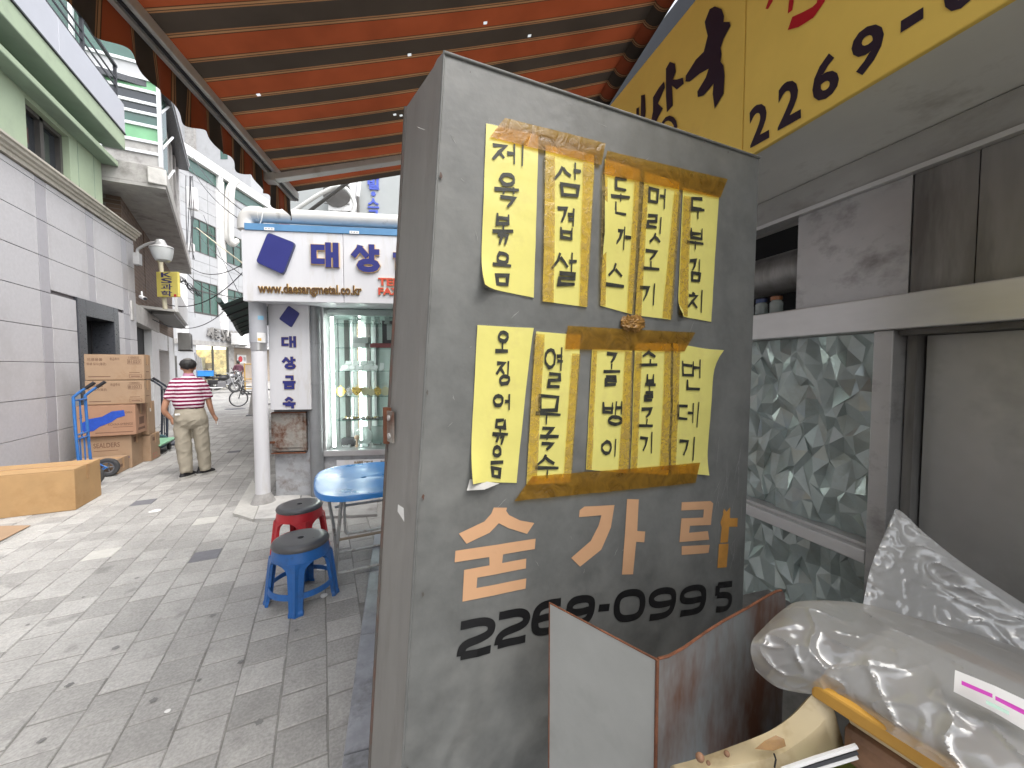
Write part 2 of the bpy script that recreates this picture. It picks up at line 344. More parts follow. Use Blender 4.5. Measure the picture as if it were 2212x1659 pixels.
def write(body, fr, a0, b0, a1, b1, off, bold=0.0, thick=.0, shear=0.0, spacing=1.0):
    """printed text fitted into a box on a face"""
    bm = text_bm(body, 1.0, bold, .5 if thick else 0.0, spacing)
    xs = [v.co.x for v in bm.verts]; ys = [v.co.y for v in bm.verts]; x0, x1, y0, y1 = min(xs), max(xs), min(ys), max(ys)
    for v in bm.verts:
        u = (v.co.x - x0) / (x1 - x0); h = (v.co.y - y0) / max(1e-6, y1 - y0)
        v.co = fr.P(a0 + (a1 - a0) * u + shear * (b1 - b0) * h, b0 + (b1 - b0) * h, off + (thick * (v.co.z + .5) if thick else 0))
    return bm
def struct(o): o['kind'] = 'structure'; return o
# ================================================================== materials shared by the setting
mat('grout', (.23, .225, .21), .95, var=.25, scale=12)
mat('stone_clad', (.47, .46, .475), .5, var=.07, scale=22, dirt=(.40, .388, .395), dscale=1.1, damt=.4, bump=.05, bscale=60)
mat('stone_strip', (.36, .35, .375), .4, var=.06, scale=14)
mat('stone_core', (.16, .145, .15), .9)
mat('cornice', (.46, .43, .37), .6, var=.1, scale=5, dirt=(.26, .23, .19), dscale=3, damt=.35)
mat('green_wall', (.37, .45, .32), .75, var=.07, scale=3, dirt=(.29, .35, .26), dscale=1.5, damt=.3, bump=.04)
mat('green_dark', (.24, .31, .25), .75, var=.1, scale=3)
mat('parapet_metal', (.50, .51, .56), .4, metal=.2, var=.05, scale=2)
mat('black_metal', (.035, .036, .042), .45, metal=.4, var=.1)
mat('dark_frame', (.10, .095, .09), .5, metal=.3)
mat('granite_dark', (.05, .053, .062), .3, var=.15, scale=40)
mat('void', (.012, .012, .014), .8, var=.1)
mat('concrete', (.36, .35, .34), .9, var=.16, scale=4, dirt=(.19, .18, .17), dscale=2.2, damt=.35, bump=.15)
mat('concrete_pale', (.5, .49, .47), .9, var=.12, scale=4, dirt=(.3, .29, .28), dscale=2.5, damt=.3, bump=.1)
mat('brick_brown', (.17, .115, .085), .9, var=.25, scale=9)
mat('mortar', (.12, .10, .09), .95)
mat('white_paint', (.72, .72, .72), .5, var=.05, scale=4, dirt=(.5, .48, .45), dscale=3, damt=.18)
mat('white_tile', (.40, .405, .42), .45, var=.05, scale=3, dirt=(.33, .33, .33), dscale=1, damt=.25)
mat('aluminium', (.55, .55, .56), .35, metal=.85, var=.08)
mat('white_frame', (.66, .68, .70), .45, var=.05)
mat('green_glass', (.045, .105, .085), .08, var=.15, scale=1.2, spec=.9)
mat('green_panel', (.16, .36, .20), .5, var=.15, scale=2)
mat('dark_glass', (.03, .035, .042), .05, var=.2, scale=1.0, spec=.8)
mat('cable', (.05, .05, .055), .6)
mat('cable_white', (.62, .62, .6), .6)
mat('pvc', (.60, .585, .56), .45, var=.06, scale=3, dirt=(.35, .33, .30), dscale=6, damt=.15)
mat('rust', (.16, .06, .03), .9, var=.4, scale=30, bump=.3, bscale=60)
glass_mat('clear_glass', (.93, .97, .96), .96)

def paver_mat(name, use_attr):
    m = bpy.data.materials.new(name); m.use_nodes = True; t = m.node_tree; N = t.nodes; L = t.links; b = N['Principled BSDF']; b.inputs['Roughness'].default_value = .78; b.inputs['Specular IOR Level'].default_value = .3
    ge = N.new('ShaderNodeNewGeometry')
    def nz(sc, d=8, r=.6):
        n = N.new('ShaderNodeTexNoise'); n.inputs['Scale'].default_value = sc; n.inputs['Detail'].default_value = d; n.inputs['Roughness'].default_value = r; L.new(ge.outputs['Position'], n.inputs['Vector']); return n.outputs['Fac']
    def mr(v, a, b_, c, d):
        n = N.new('ShaderNodeMapRange'); n.inputs[1].default_value = a; n.inputs[2].default_value = b_; n.inputs[3].default_value = c; n.inputs[4].default_value = d; L.new(v, n.inputs[0]); return n.outputs[0]
    def mul(a, b_):
        n = N.new('ShaderNodeMath'); n.operation = 'MULTIPLY'; L.new(a, n.inputs[0]); L.new(b_, n.inputs[1]); return n.outputs[0]
    if use_attr:
        at_ = N.new('ShaderNodeAttribute'); at_.attribute_name = 'tone'; tone = mr(at_.outputs['Fac'], 0, 1, .82, 1.1)
    else:
        oi = N.new('ShaderNodeObjectInfo'); tone = mr(oi.outputs['Random'], 0, 1, .82, 1.1)
    v = mul(tone, mr(nz(75, 3), .35, .65, .86, 1.12)); v = mul(v, mr(nz(1.1, 4), .35, .68, .84, 1.1)); v = mul(v, mr(nz(9, 6, .7), .3, .7, .9, 1.1))
    v = mul(v, mr(nz(4.3, 2, .4), .66, .74, 1, .72))
    mx = N.new('ShaderNodeMix'); mx.data_type = 'RGBA'; mx.blend_type = 'MULTIPLY'; mx.inputs['Factor'].default_value = 1; mx.inputs['A'].default_value = (.385, .376, .36, 1); L.new(v, mx.inputs['B'])
    L.new(mx.outputs['Result'], b.inputs['Base Color'])
    bp = N.new('ShaderNodeBump'); bp.inputs['Strength'].default_value = .25; bp.inputs['Distance'].default_value = .004; L.new(nz(160, 3), bp.inputs['Height']); L.new(bp.outputs[0], b.inputs['Normal'])
    MATS[name] = m; return m
paver_mat('paver', False); paver_mat('paver_mass', True)
mat('paver_dark', (.15, .15, .165), .8, var=.15, scale=20)
mat('paver_light', (.47, .46, .43), .8, var=.1, scale=20)

# ================================================================== the ground
bm = BM(); rows = [-60, 18, 60, 400]
vs = [[bm.verts.new((x, y, gz(min(y, 60)) - .0055)) for x in (-300, 300)] for y in rows]
for i in range(3): bm.faces.new((vs[i][0], vs[i][1], vs[i + 1][1], vs[i + 1][0]))
ground = struct(obj('ground', bm, 'grout'))

# ------------------------------------------------------------------ paving: square blocks in running bond along the alley
PIT, XJ = .2, -.005
strip_o, strip_d = Vector((.055, 1.663, 0)), az(9.8)      # front line of the eatery's step
strip_n = Vector((strip_d.y, -strip_d.x, 0))
cells = []
for i in range(-26, 16):
    x0 = XJ + i * PIT; ph = (.1 if i % 2 else 0) + rnd.uniform(-.012, .012)
    j = -4
    while True:
        y0 = j * PIT + ph; j += 1
        if y0 > 34: break
        c = Vector((x0 + .1, y0 + .1, 0))
        if (c - strip_o).dot(strip_n) > .06 and y0 < 4.6: continue
        if x0 < -3.5 + .0 and y0 < 10 and x0 + .2 < -3.5: continue
        if y0 > 10 and (c.x < -5.3 - (y0 - 10) * .02 or c.x > 1.2): continue
        if y0 < 10 and c.x > 1.6: continue
        if y0 < .0: continue
        p = project((c.x, c.y, gz(c.y))); vis = p and -40 < p[0] < 830 and 700 < p[1] < 1720
        cells.append((c, (p[2] if vis else 99 + c.length)))
cells.sort(key=lambda t: t[1])
paving = bpy.data.objects.new('paving', None); COL.objects.link(paving); struct(paving)
def paver_geo(bm, c, rz=0.0, dz=0.0, tone=None, lay=None):
    h = .0968 + 0.0; k = .004; z = gz(c.y) + dz; sl = .034 if c.y > 18 else 0
    hy = .0952; h = .0975; o = [(-h, -hy), (h, -hy), (h, hy), (-h, hy)]; lo = [bm.verts.new((c.x + x, c.y + y, z + y * sl - .02)) for x, y in o]
    mi = [bm.verts.new((c.x + x, c.y + y, z + y * sl - k)) for x, y in o]; q = (h - k) / h
    hi = [bm.verts.new((c.x + x * q, c.y + y * q, z + y * q * sl)) for x, y in o]; fs = []
    for i in range(4):
        fs.append(bm.faces.new((lo[i], lo[(i + 1) % 4], mi[(i + 1) % 4], mi[i]))); fs.append(bm.faces.new((mi[i], mi[(i + 1) % 4], hi[(i + 1) % 4], hi[i])))
    fs.append(bm.faces.new(hi))
    if lay is not None:
        for v in lo + mi + hi: v[lay] = tone
special = {}
for px, py, m in ((409, 1208, 'paver_dark'), (312, 1085, 'paver_dark'), (500, 978, 'paver_dark'), (236, 1199, 'paver_light'), (470, 1120, 'paver_light')):
    g = G(px, py); special[min(range(len(cells)), key=lambda k: (cells[k][0] - g).length)] = m
NB = 294
bm = BM(); paver_geo(bm, Vector((0, 0, 0))); bmesh.ops.recalc_face_normals(bm, faces=bm.faces)
pme = bpy.data.meshes.new('paver'); bm.to_mesh(pme); bm.free(); pme.materials.append(MATS['paver'])
single = list(range(NB)) + [k for k in special if k >= NB]
for k in single:
    c = cells[k][0]; o = bpy.data.objects.new('paver', pme); COL.objects.link(o); o.parent = paving
    o.location = (c.x + rnd.uniform(-.0015, .0015), c.y + rnd.uniform(-.0015, .0015), gz(c.y) + rnd.uniform(-.003, .002)); o.rotation_euler = (rnd.uniform(-.006, .006), rnd.uniform(-.006, .006), rnd.uniform(-.008, .008))
    if k in special:
        o.data = pme.copy(); o.data.materials.clear(); o.data.materials.append(MATS[special[k]])
bm = BM(); lay = bm.verts.layers.float.new('tone')
for k in range(NB, len(cells)):
    if k in special: continue
    paver_geo(bm, cells[k][0], dz=rnd.uniform(-.0015, .0015), tone=rnd.random(), lay=lay)
o = obj('paver_field', bm, 'paver_mass', paving); o['kind'] = 'stuff'
mat('gum', (.19, .187, .182), .8, var=.2); gr = random.Random(21)
for px, py in [(60, 1350), (296, 1249), (357, 1205), (332, 1513), (640, 1362), (372, 1576), (520, 1430), (150, 1480), (430, 1470), (250, 1400), (560, 1560), (180, 1290), (90, 1600), (460, 1330)]:
    g = G(px, py, .0); bm = BM(); n = 14; r0 = gr.uniform(.008, .018); ph = gr.random() * 6
    bm.faces.new([bm.verts.new((g.x + r0 * (1 + .25 * math.sin(k * 1.7 + ph)) * math.cos(k * 2 * math.pi / n), g.y + r0 * (1 + .25 * math.cos(k * 2.3 + ph)) * math.sin(k * 2 * math.pi / n), .0022)) for k in range(n)]); obj('gum_spot', bm, 'gum', paving)

# stone step along the eatery, light kerb slabs at the corner shop
mat('step_stone', (.31, .32, .35), .35, var=.2, scale=9, dirt=(.13, .13, .13), dscale=4, damt=.4, bump=.1)
def strip_pts(a0, a1, w0, w1): return [strip_o + strip_d * a0 + strip_n * w0, strip_o + strip_d * a0 + strip_n * w1, strip_o + strip_d * a1 + strip_n * w1, strip_o + strip_d * a1 + strip_n * w0]
o = thing('stone_step', 'worn blue grey stone step running along the foot of the grey sign panel', 'step', strip_o)
for k in range(6): obj('slab', hprism(BM(), strip_pts(-2.2 + k * .72, -2.2 + k * .72 + .715, 0, .42), -.02, .03), 'step_stone', o, bevel=.006)
o = obj('shop_floor', hprism(BM(), strip_pts(-3, 2.6, .43, 3.2), -.02, .024), 'concrete'); struct(o)
o = thing('corner_kerb', 'pale granite kerb slabs under the white pipe column at the shop corner', 'kerb', G(560, 1105))
KC = [G(505, 1112), G(548, 1128), G(588, 1092), G(690, 1086), G(690, 1060), G(556, 1020), G(545, 1040)]
obj('slab', hprism(BM(), [G(503, 1114), G(548, 1128), G(566, 1080), G(546, 1040)], -.02, .03), 'paver_light', o)
obj('slab', hprism(BM(), [G(549.5, 1128), G(640, 1123), G(650, 1072), G(567.5, 1080)], -.02, .034), 'concrete_pale', o)
obj('slab', hprism(BM(), [G(642, 1123), G(815, 1116), G(815, 1072), G(652, 1072)], -.02, .03), 'concrete', o, bevel=.008)

# ================================================================== stone-clad building on the left (wall face at x = -3.5)
LW = Frame((-3.5, 0), (0, 1, 0), (1, 0, 0))       # a = world Y, b = z
DA0, DA1, DZ = 8.90, 9.86, 2.43
A = thing('stone_clad_building', 'pale stone clad building with green upper storey and dark granite doorway', 'building', (-3.5, 5, 0))
bm = BM()
fbox(bm, LW, -6, DA0 - .03, -.1, 4.24, -3, -.035); fbox(bm, LW, DA1 + .03, 10.9, -.1, 4.24, -3, -.036); fbox(bm, LW, DA0 - .03, DA1 + .03, DZ + .03, 4.24, -3, -.037)
obj('wall', bm, 'stone_core', A)
fr0, fr1, frz = 8.66, 10.05, 2.70
def clad(a0, a1, m, nm):
    z = .15 - .5
    while z < 4.2:
        z0, z1 = max(z, 0) + .004, min(z + .5, 4.23) - .004; z += .5
        segs = [(a0, a1)]
        if z0 < frz and a1 > fr0 and a0 < fr1:
            segs = [(a0, min(a1, fr0)), (max(a0, fr1), a1)] if z1 <= frz + .02 else [(a0, a1)]
            if z1 > frz + .02: z0 = max(z0, frz + .004)
        for s0, s1 in segs:
            if s1 - s0 > .03: obj(nm, fbox(BM(), LW, s0 + .005, s1 - .005, z0, z1, -.035, -.004 + rnd.uniform(-.002, .002)), m, A, bevel=.003)
k = 7.79 - 1.27 * 6
while k < 10.9:
    clad(k, min(k + .23, 10.9), 'stone_strip', 'stone_strip')
    clad(k + .23, min(k + 1.27, 10.9), 'stone_clad', 'stone_panel'); k += 1.27
# doorway
fbm = [('left', fr0, DA0, 0, frz), ('right', DA1, fr1, 0, frz), ('head', DA0, DA1, DZ, frz)]
for _, a0, a1, z0, z1 in fbm: obj('door_surround', fbox(BM(), LW, a0 + .002, a1 - .002, z0 + .002, z1, -.3, .012), 'granite_dark', A, bevel=.004)
d = obj('door', fbox(BM(), LW, DA0 + .02, DA1 - .02, .02, DZ - .02, -.34, -.3), 'void', A)  # near-black sheet and panel stand in for the doorway's dark interior
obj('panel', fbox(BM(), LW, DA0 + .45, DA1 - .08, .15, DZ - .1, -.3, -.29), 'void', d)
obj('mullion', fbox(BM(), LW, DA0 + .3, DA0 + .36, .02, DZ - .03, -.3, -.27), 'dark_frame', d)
# cornice: swept profile
prof = [(-.04, 4.24), (.03, 4.24), (.035, 4.29), (.06, 4.30), (.065, 4.33), (.10, 4.345), (.105, 4.38), (.13, 4.39), (.13, 4.42), (-.04, 4.425)]
bm = BM(); A0 = [bm.verts.new(LW.P(-6, z, o)) for o, z in prof]; A1 = [bm.verts.new(LW.P(10.92, z, o)) for o, z in prof]
bm.faces.new(A0); bm.faces.new(A1[::-1])
for i in range(len(prof)): bm.faces.new((A0[i], A0[(i + 1) % len(prof)], A1[(i + 1) % len(prof)], A1[i]))
obj('cornice', bm, 'cornice', A)
# upper storey
WA0, WA1, WZ0, WZ1 = 7.71, 8.72, 4.45, 5.22
bm = BM(); fbox(bm, LW, -6, WA0, 4.43, 5.62, -3, -.02); fbox(bm, LW, WA1, 9.72, 4.43, 5.62, -3, -.021); fbox(bm, LW, WA0, WA1, WZ1, 5.62, -3, -.022); fbox(bm, LW, -6, 9.72, 5.63, 5.9, -3, .0)
obj('upper_wall', bm, 'green_wall', A)
for y in (5.2, 6.42, 8.95, 9.45): obj('render_joint', fbox(BM(), LW, y, y + .008, 4.43, 5.28, -.021, -.017), 'green_dark', A)
wn = obj('window', fbox(BM(), LW, WA0, WA1, WZ0, WZ1, -.2, -.16), 'dark_glass', A)
for a0, a1 in ((WA0, WA0 + .05), (WA1 - .06, WA1), (WA0 + .47, WA0 + .55)): obj('window_frame', fbox(BM(), LW, a0, a1, WZ0, WZ1, -.16, -.1), 'dark_frame', wn)
obj('window_frame', fbox(BM(), LW, WA0 + .051, WA1 - .061, WZ1 - .06, WZ1 - .001, -.159, -.1), 'dark_frame', wn)
obj('ledge', fbox(BM(), LW, -6, 9.76, 5.29, 5.37, -.019, .2), 'green_wall', A, bevel=.006)
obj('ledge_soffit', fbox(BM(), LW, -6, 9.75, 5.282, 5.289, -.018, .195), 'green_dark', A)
obj('ledge', fbox(BM(), LW, -6, 9.78, 5.622, 5.89, .002, .3), 'green_wall', A, bevel=.006)
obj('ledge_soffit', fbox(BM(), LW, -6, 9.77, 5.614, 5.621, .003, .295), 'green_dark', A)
obj('gap_strip', fbox(BM(), LW, -6, 9.79, 5.891, 5.915, -.1, .32), 'black_metal', A)  # black strip stands in for the dark gap under the parapet
for k in range(6): obj('parapet_panel', fbox(BM(), LW, 9.78 - (k + 1) * 2.0, 9.78 - k * 2.0 - .004, 5.916, 6.44, -.1, .31), 'parapet_metal', A, bevel=.004)
rl = obj('railing', fbox(BM(), LW, -2, 9.75, 7.06, 7.1, .2, .25), 'black_metal', A)
for z in (6.56, 6.7, 6.84): obj('rail', fbox(BM(), LW, -2, 9.7, z, z + .022, .215, .235), 'black_metal', rl)
for k in range(9): obj('baluster', fbox(BM(), LW, 9.7 - k * 1.1, 9.75 - k * 1.1, 6.44, 7.06, .2, .24), 'black_metal', rl)
obj('return_wall', fbox(BM(), LW, 9.72, 10.9, 4.43, 4.52, -3, -.03), 'concrete', A)
# ================================================================== concrete building beyond the stone one
def brick_mat(name, c1, c2, mortar, sc, row=.25):
    m = bpy.data.materials.new(name); m.use_nodes = True; t = m.node_tree; N = t.nodes; L = t.links; b = N['Principled BSDF']; b.inputs['Roughness'].default_value = .85
    co = N.new('ShaderNodeTexCoord'); sp = N.new('ShaderNodeSeparateXYZ'); L.new(co.outputs['Object'], sp.inputs[0]); cb = N.new('ShaderNodeCombineXYZ')
    L.new(sp.outputs[1], cb.inputs[0]); L.new(sp.outputs[2], cb.inputs[1])
    br = N.new('ShaderNodeTexBrick'); br.inputs['Scale'].default_value = sc; br.inputs['Color1'].default_value = (*c1, 1); br.inputs['Color2'].default_value = (*c2, 1); br.inputs['Mortar'].default_value = (*mortar, 1); br.inputs['Mortar Size'].default_value = .018; br.inputs['Row Height'].default_value = row
    L.new(cb.outputs[0], br.inputs[0]); L.new(br.outputs[0], b.inputs['Base Color'])
    bp = N.new('ShaderNodeBump'); bp.inputs['Strength'].default_value = .4; bp.inputs['Distance'].default_value = .01; L.new(br.outputs['Fac'], bp.inputs['Height']); bp.invert = True; L.new(bp.outputs[0], b.inputs['Normal'])
    MATS[name] = m
brick_mat('brick_far', (.19, .13, .095), (.13, .088, .065), (.22, .20, .18), 3.0)
mat('shutter_tan', (.42, .35, .29), .55, var=.1, scale=3)
mat('shutter_grey', (.36, .33, .31), .55, var=.12, scale=3)
mat('awning_dark', (.05, .08, .075), .6, var=.2)
brd = Vector((-1.25, 7.4, 0)).normalized(); brn = Vector((brd.y, -brd.x, 0))
BW = Frame((-3.45, 10.0), brd, brn)
def ba(px): return BW.hit(px, 790)[0]
B = thing('concrete_building', 'grey concrete and brick building with a wide overhanging slab and green glass stair', 'building', (-4.2, 13, 0))
bm = BM(); fbox(bm, BW, 2.9, 8.2, 2.6, 5.0, -3.5, 0); obj('upper_wall', bm, 'brick_far', B)
bm = BM(); fbox(bm, BW, .55, 2.9, 2.95, 5.0, -3.5, -.01); obj('brick_wall', bm, 'brick_far', B)
# lower storey: recess, lintel, columns, shutters
obj('recess', fbox(BM(), BW, .63, 3.2, -.1, 2.54, -.6, -.1), 'void', B)  # solid near-black box stands in for the shade of a deep recess
obj('side_wall', fbox(BM(), BW, .4, .62, -.1, 2.9, -3, -.02), 'concrete', B)
obj('lintel', fbox(BM(), BW, .62, 4.2, 2.55, 2.95, -.5, .08), 'concrete_pale', B, bevel=.01)
a0, a1 = ba(325), ba(340); obj('column', fbox(BM(), BW, a0, a1, -.1, 2.549, -.45, .05), 'white_paint', B, bevel=.01)
a2, a3 = ba(362), ba(374); obj('column', fbox(BM(), BW, a2, a3, -.1, 2.59, -.45, .05), 'white_paint', B, bevel=.01)
obj('beam', fbox(BM(), BW, a1, a2, 2.1, 2.59, -.45, .02), 'white_paint', B)
sh = obj('shutter', fbox(BM(), BW, a1, a2, -.1, 2.1, -.3, -.25), 'shutter_grey', B)
for k in range(20): obj('slat', fbox(BM(), BW, a1 + .01, a2 - .01, k * .105 + .01, k * .105 + .095, -.25, -.225), 'shutter_tan' if 9 < k < 17 else 'shutter_grey', sh)
obj('wall', fbox(BM(), BW, a3, 8.2, -.1, 2.59, -3.5, -.002), 'concrete_pale', B)
obj('door', fbox(BM(), BW, a3 + .25, a3 + 1.0, -.1, 2.0, -.002, .02), 'dark_frame', B)
# small canopy over the shutter with a board on its edge
cp = [Vector((-3.3, 12.57, 0)), Vector((-4.1, 16.7, 0))]
wp = [BW.P(BW.hit(327, 790)[0] - 1.2, 0, -.02), BW.P(BW.hit(366, 790)[0] - .5, 0, -.02)]
pp = [wp[0], cp[0], cp[1], wp[1]]
obj('canopy', hprism(BM(), pp, 2.98, 3.04), 'concrete_pale', B)
CF = Frame(cp[0], cp[1] - cp[0], Vector(((cp[1] - cp[0]).y, -(cp[1] - cp[0]).x, 0)))
obj('canopy_board', fbox(BM(), CF, 0, 4.2, 2.99, 3.55, .002, .06), 'white_paint', B)
obj('canopy_trim', fbox(BM(), CF, .02, 4.18, 2.9, 2.978, -.45, -.02), 'dark_frame', B)
# big slab
s0, s1 = G(358, 409, 5.0), G(414, 593, 5.0); s0.z = s1.z = 0
sl = [s0, s1, Vector((-5.6, 17.9, 0)), Vector((-4.6, 9.78, 0))]
obj('slab', hprism(BM(), sl, 5.0, 5.06), 'concrete', B)
SF = Frame(s0, s1 - s0, Vector(((s1 - s0).y, -(s1 - s0).x, 0)))
obj('slab_edge', fbox(BM(), SF, -.02, 8.2, 5.061, 5.36, -.25, .02), 'concrete_pale', B, bevel=.015)
obj('slab_edge', hprism(BM(), [s0 + Vector((-.03, .02, 0)), s0 + Vector((-.05, .25, 0)), Vector((-4.6, 10.0, 0)), Vector((-4.6, 9.78, 0))], 5.062, 5.42), 'concrete', B, bevel=.015)
# glazed stair above: south face in a white frame, green spandrels
GF_ = Frame((-5.6, 10.95), (1, 0, 0), (0, -1, 0)); SW = GF_.hit(346, 300)[0]
obj('stair_core', fbox(BM(), GF_, 0, SW - .02, 5.4, 9.6, -.5, -.06), 'green_glass', B)
zb = [5.4] + [GF_.hit(318, y)[1] for y in (330, 306, 272, 246, 224, 198, 172, 140)]
kinds = ['concrete', 'concrete', 'green_panel', 'green_glass', 'dark_glass', 'dark_glass', 'green_panel', 'white_tile']
for k in range(8):
    for c in range(2): obj('stair_panel', fbox(BM(), GF_, .02 + c * SW / 2, SW / 2 - .02 + c * SW / 2, zb[k] + .03, zb[k + 1] - .03, -.05, -.01 - .004 * c), kinds[k], B)
    obj('stair_rail', fbox(BM(), GF_, 0, SW, zb[k + 1] - .028, zb[k + 1] + .028, -.05, .02), 'white_frame', B)
for a in (.0, SW / 2, SW): obj('stair_mullion', fbox(BM(), GF_, a - .03, a + .03, 5.4, 9.6, -.045, .03), 'white_frame', B)
NRM_ = Vector((-.32, 0, 0))
# east face of the upper storeys with pilasters, braces and a dark eave
e0, e1 = G(362, 205, 7.5) + NRM_, G(405, 368, 7.5) + NRM_; e0.z = e1.z = 0; EF = Frame(e0, e1 - e0, Vector(((e1 - e0).y, -(e1 - e0).x, 0))); EL = (e1 - e0).length
obj('upper_storey', hprism(BM(), [e0, e1, e1 + Vector((-2, 0, 0)), e0 + Vector((-2, .1, 0))], 5.4, 7.5), 'concrete_pale', B)
obj('upper_corner', hprism(BM(), [GF_.P(SW - .05, 0, -.02), e0, e0 + Vector((-2, .1, 0)), GF_.P(SW - 2, 0, -.07)], 5.41, 7.48), 'white_paint', B)
for k, m in ((0.05, 'white_frame'), (.75, 'concrete_pale'), (1.5, 'concrete'), (2.2, 'concrete_pale'), (2.9, 'concrete'), (3.7, 'white_paint')):
    obj('pilaster', fbox(BM(), EF, k, k + .22, 5.38, 7.45, .002, .12), m, B)
for k in (.35, 1.1, 1.85, 2.6, 3.3): obj('window', fbox(BM(), EF, k, k + .32, 5.9, 7.1, .003, .03), 'dark_glass', B)
for k in range(5): bm = BM(); tube(bm, [GF_.P(SW, 5.5 + k * .75, -.02), GF_.P(SW + .02, 6.15 + k * .75, -.75)], .025, 6); obj('brace', bm, 'white_frame', B)
obj('eave', hprism(BM(), [EF.P(-.1, 0, .35), EF.P(EL, 0, .35), EF.P(EL, 0, -1.6), EF.P(-.1, 0, -1.6)], 7.5, 7.62), 'granite_dark', B)
obj('eave_trim', fbox(BM(), EF, -.1, EL, 7.621, 7.7, .28, .37), 'white_frame', B)

# ================================================================== white tiled building where the alley bends
WF = Frame(RX * -18.0, AX, RX)
Wt = thing('white_tile_building', 'white tiled building with green tinted windows and a shop at its foot', 'building', WF.P(24, .3))
W0, W1 = 19.6, 40.0
obj('wall', fbox(BM(), WF, W0, W1, 3.1, 13.7, -8, -.05), 'concrete', Wt)
wins = []
for a0, a1 in ((21.95, 23.75), (24.55, 26.6), (27.4, 29.4)):
    for z0, z1 in ((4.7, 6.55), (8.17, 10.06)): wins.append((a0, a1, z0, z1))
pan = None
a = W0
while a < 31:
    z = 3.15
    while z < 13.6:
        hitw = any(a + 1.19 > q[0] - .02 and a < q[1] + .02 and z + .74 > q[2] - .02 and z < q[3] + .02 for q in wins)
        if not hitw: obj('tile_panel', fbox(BM(), WF, a + .012, a + 1.19, z + .012, z + .745, -.05, -.005), 'white_tile', Wt)
        else:
            for q in wins:
                if a + 1.19 > q[0] - .02 and a < q[1] + .02 and z + .74 > q[2] - .02 and z < q[3] + .02:
                    for (x0, x1, y0, y1) in ((a, min(a + 1.19, q[0]), z, z + .745), (max(a, q[1]), a + 1.19, z, z + .745), (max(a, q[0]), min(a + 1.19, q[1]), z, min(z + .745, q[2])), (max(a, q[0]), min(a + 1.19, q[1]), max(z, q[3]), z + .745)):
                        if x1 - x0 > .06 and y1 - y0 > .06: obj('tile_panel', fbox(BM(), WF, x0 + .012, x1, y0 + .012, y1, -.05, -.005), 'white_tile', Wt)
        z += .75
    a += 1.2
for a0, a1, z0, z1 in wins:
    wn = obj('window', fbox(BM(), WF, a0, a1, z0, z1, -.049, -.03), 'green_glass', Wt)
    n = 3
    for k in range(n + 1): x = a0 + (a1 - a0 - .05) * k / n; obj('window_frame', fbox(BM(), WF, x, x + .05, z0, z1, -.03, .01), 'dark_frame', wn)
    for z in (z0, z1 - .05, z0 + (z1 - z0) * .68): obj('window_frame', fbox(BM(), WF, a0, a1, z, z + .05, -.029, .005), 'dark_frame', wn)
obj('pilaster', fbox(BM(), WF, 23.85, 24.2, 3.9, 13.2, -.004, .22), 'white_paint', Wt)
obj('green_fascia', fbox(BM(), WF, W0, 31, 12.5, 13.15, -.004, .05), 'green_glass', Wt)
obj('roof_edge', fbox(BM(), WF, W0 - .1, 31, 13.2, 13.75, -.5, .25), 'white_paint', Wt)
obj('downpipe', tube(BM(), [WF.P(24.3, 3.5, .12), WF.P(24.3, 13, .12)], .07, 8), 'pvc', Wt, smooth=True)
obj('corner_post', fbox(BM(), WF, 20.7, 21.1, 2.9, 7.2, .0, .35), 'white_paint', Wt)
# ground floor shop
obj('fascia', fbox(BM(), WF, W0, W1, 2.85, 3.12, -.5, .06), 'concrete', Wt)
obj('sign_band', fbox(BM(), WF, W0, W1, 3.121, 4.4, -.003, .03), 'white_tile', Wt)
obj('side_pier', fbox(BM(), WF, W0, 22.0, .0, 2.85, -.6, -.02), 'white_tile', Wt)
for z in (1.0, 1.75, 2.4): obj('pier_joint', fbox(BM(), WF, W0, 22.0, z, z + .02, -.021, -.016), 'concrete', Wt)
obj('side_pier', fbox(BM(), WF, 24.55, 25.0, .0, 2.85, -.6, -.02), 'concrete', Wt)
mat('shop_inside_glow', (.55, .42, .22), .7, var=.5, scale=3.5, dirt=(.09, .08, .06), dscale=2.2, damt=.55, emit=((.9, .7, .4), .22))  # glow in the wall material stands in for the interior lighting
obj('shop_back', fbox(BM(), WF, 22, 24.55, .0, 2.85, -2.4, -2.2), 'shop_inside_glow', Wt)
obj('shop_side', fbox(BM(), WF, 24.45, 24.54, .0, 2.7, -2.19, -.16), 'shop_inside_glow', Wt)
for k in range(3): obj('stock_box', fbox(BM(), WF, 24.3, 24.44, .4 + k * .55, .75 + k * .55, -1.9 + .2 * (k % 2), -.5 - .25 * (k % 3)), ('white_paint', 'cornice', 'shutter_tan', 'white_frame')[k], Wt)
obj('shop_ceiling', fbox(BM(), WF, 22, 24.55, 2.7, 2.84, -2.2, -.16), mat('shop_lights', (.8, .8, .75), .5, emit=((1, .9, .7), 1.2)), Wt)
for k, (x, z) in enumerate(((22.3, 1.0), (22.9, 1.3), (23.5, .9), (24.1, 1.5), (22.6, 2.0), (23.8, 2.2))): obj('stock_shelf', fbox(BM(), WF, x, x + .45, .2, z, -2.0 + .1 * (k % 3), -1.3), ('shutter_tan', 'white_paint', 'cornice')[k % 3], Wt)
obj('shop_pane', fbox(BM(), WF, 22.0, 24.55, .35, 2.84, -.12, -.11), 'clear_glass', Wt)
for a in (22.0, 23.28, 24.49): obj('shop_frame', fbox(BM(), WF, a, a + .06, .3, 2.84, -.15, -.05), 'dark_frame', Wt)
wsh = obj('shutter', fbox(BM(), WF, 25.0, 31, .3, 2.84, -.3, -.25), 'shutter_tan', Wt)
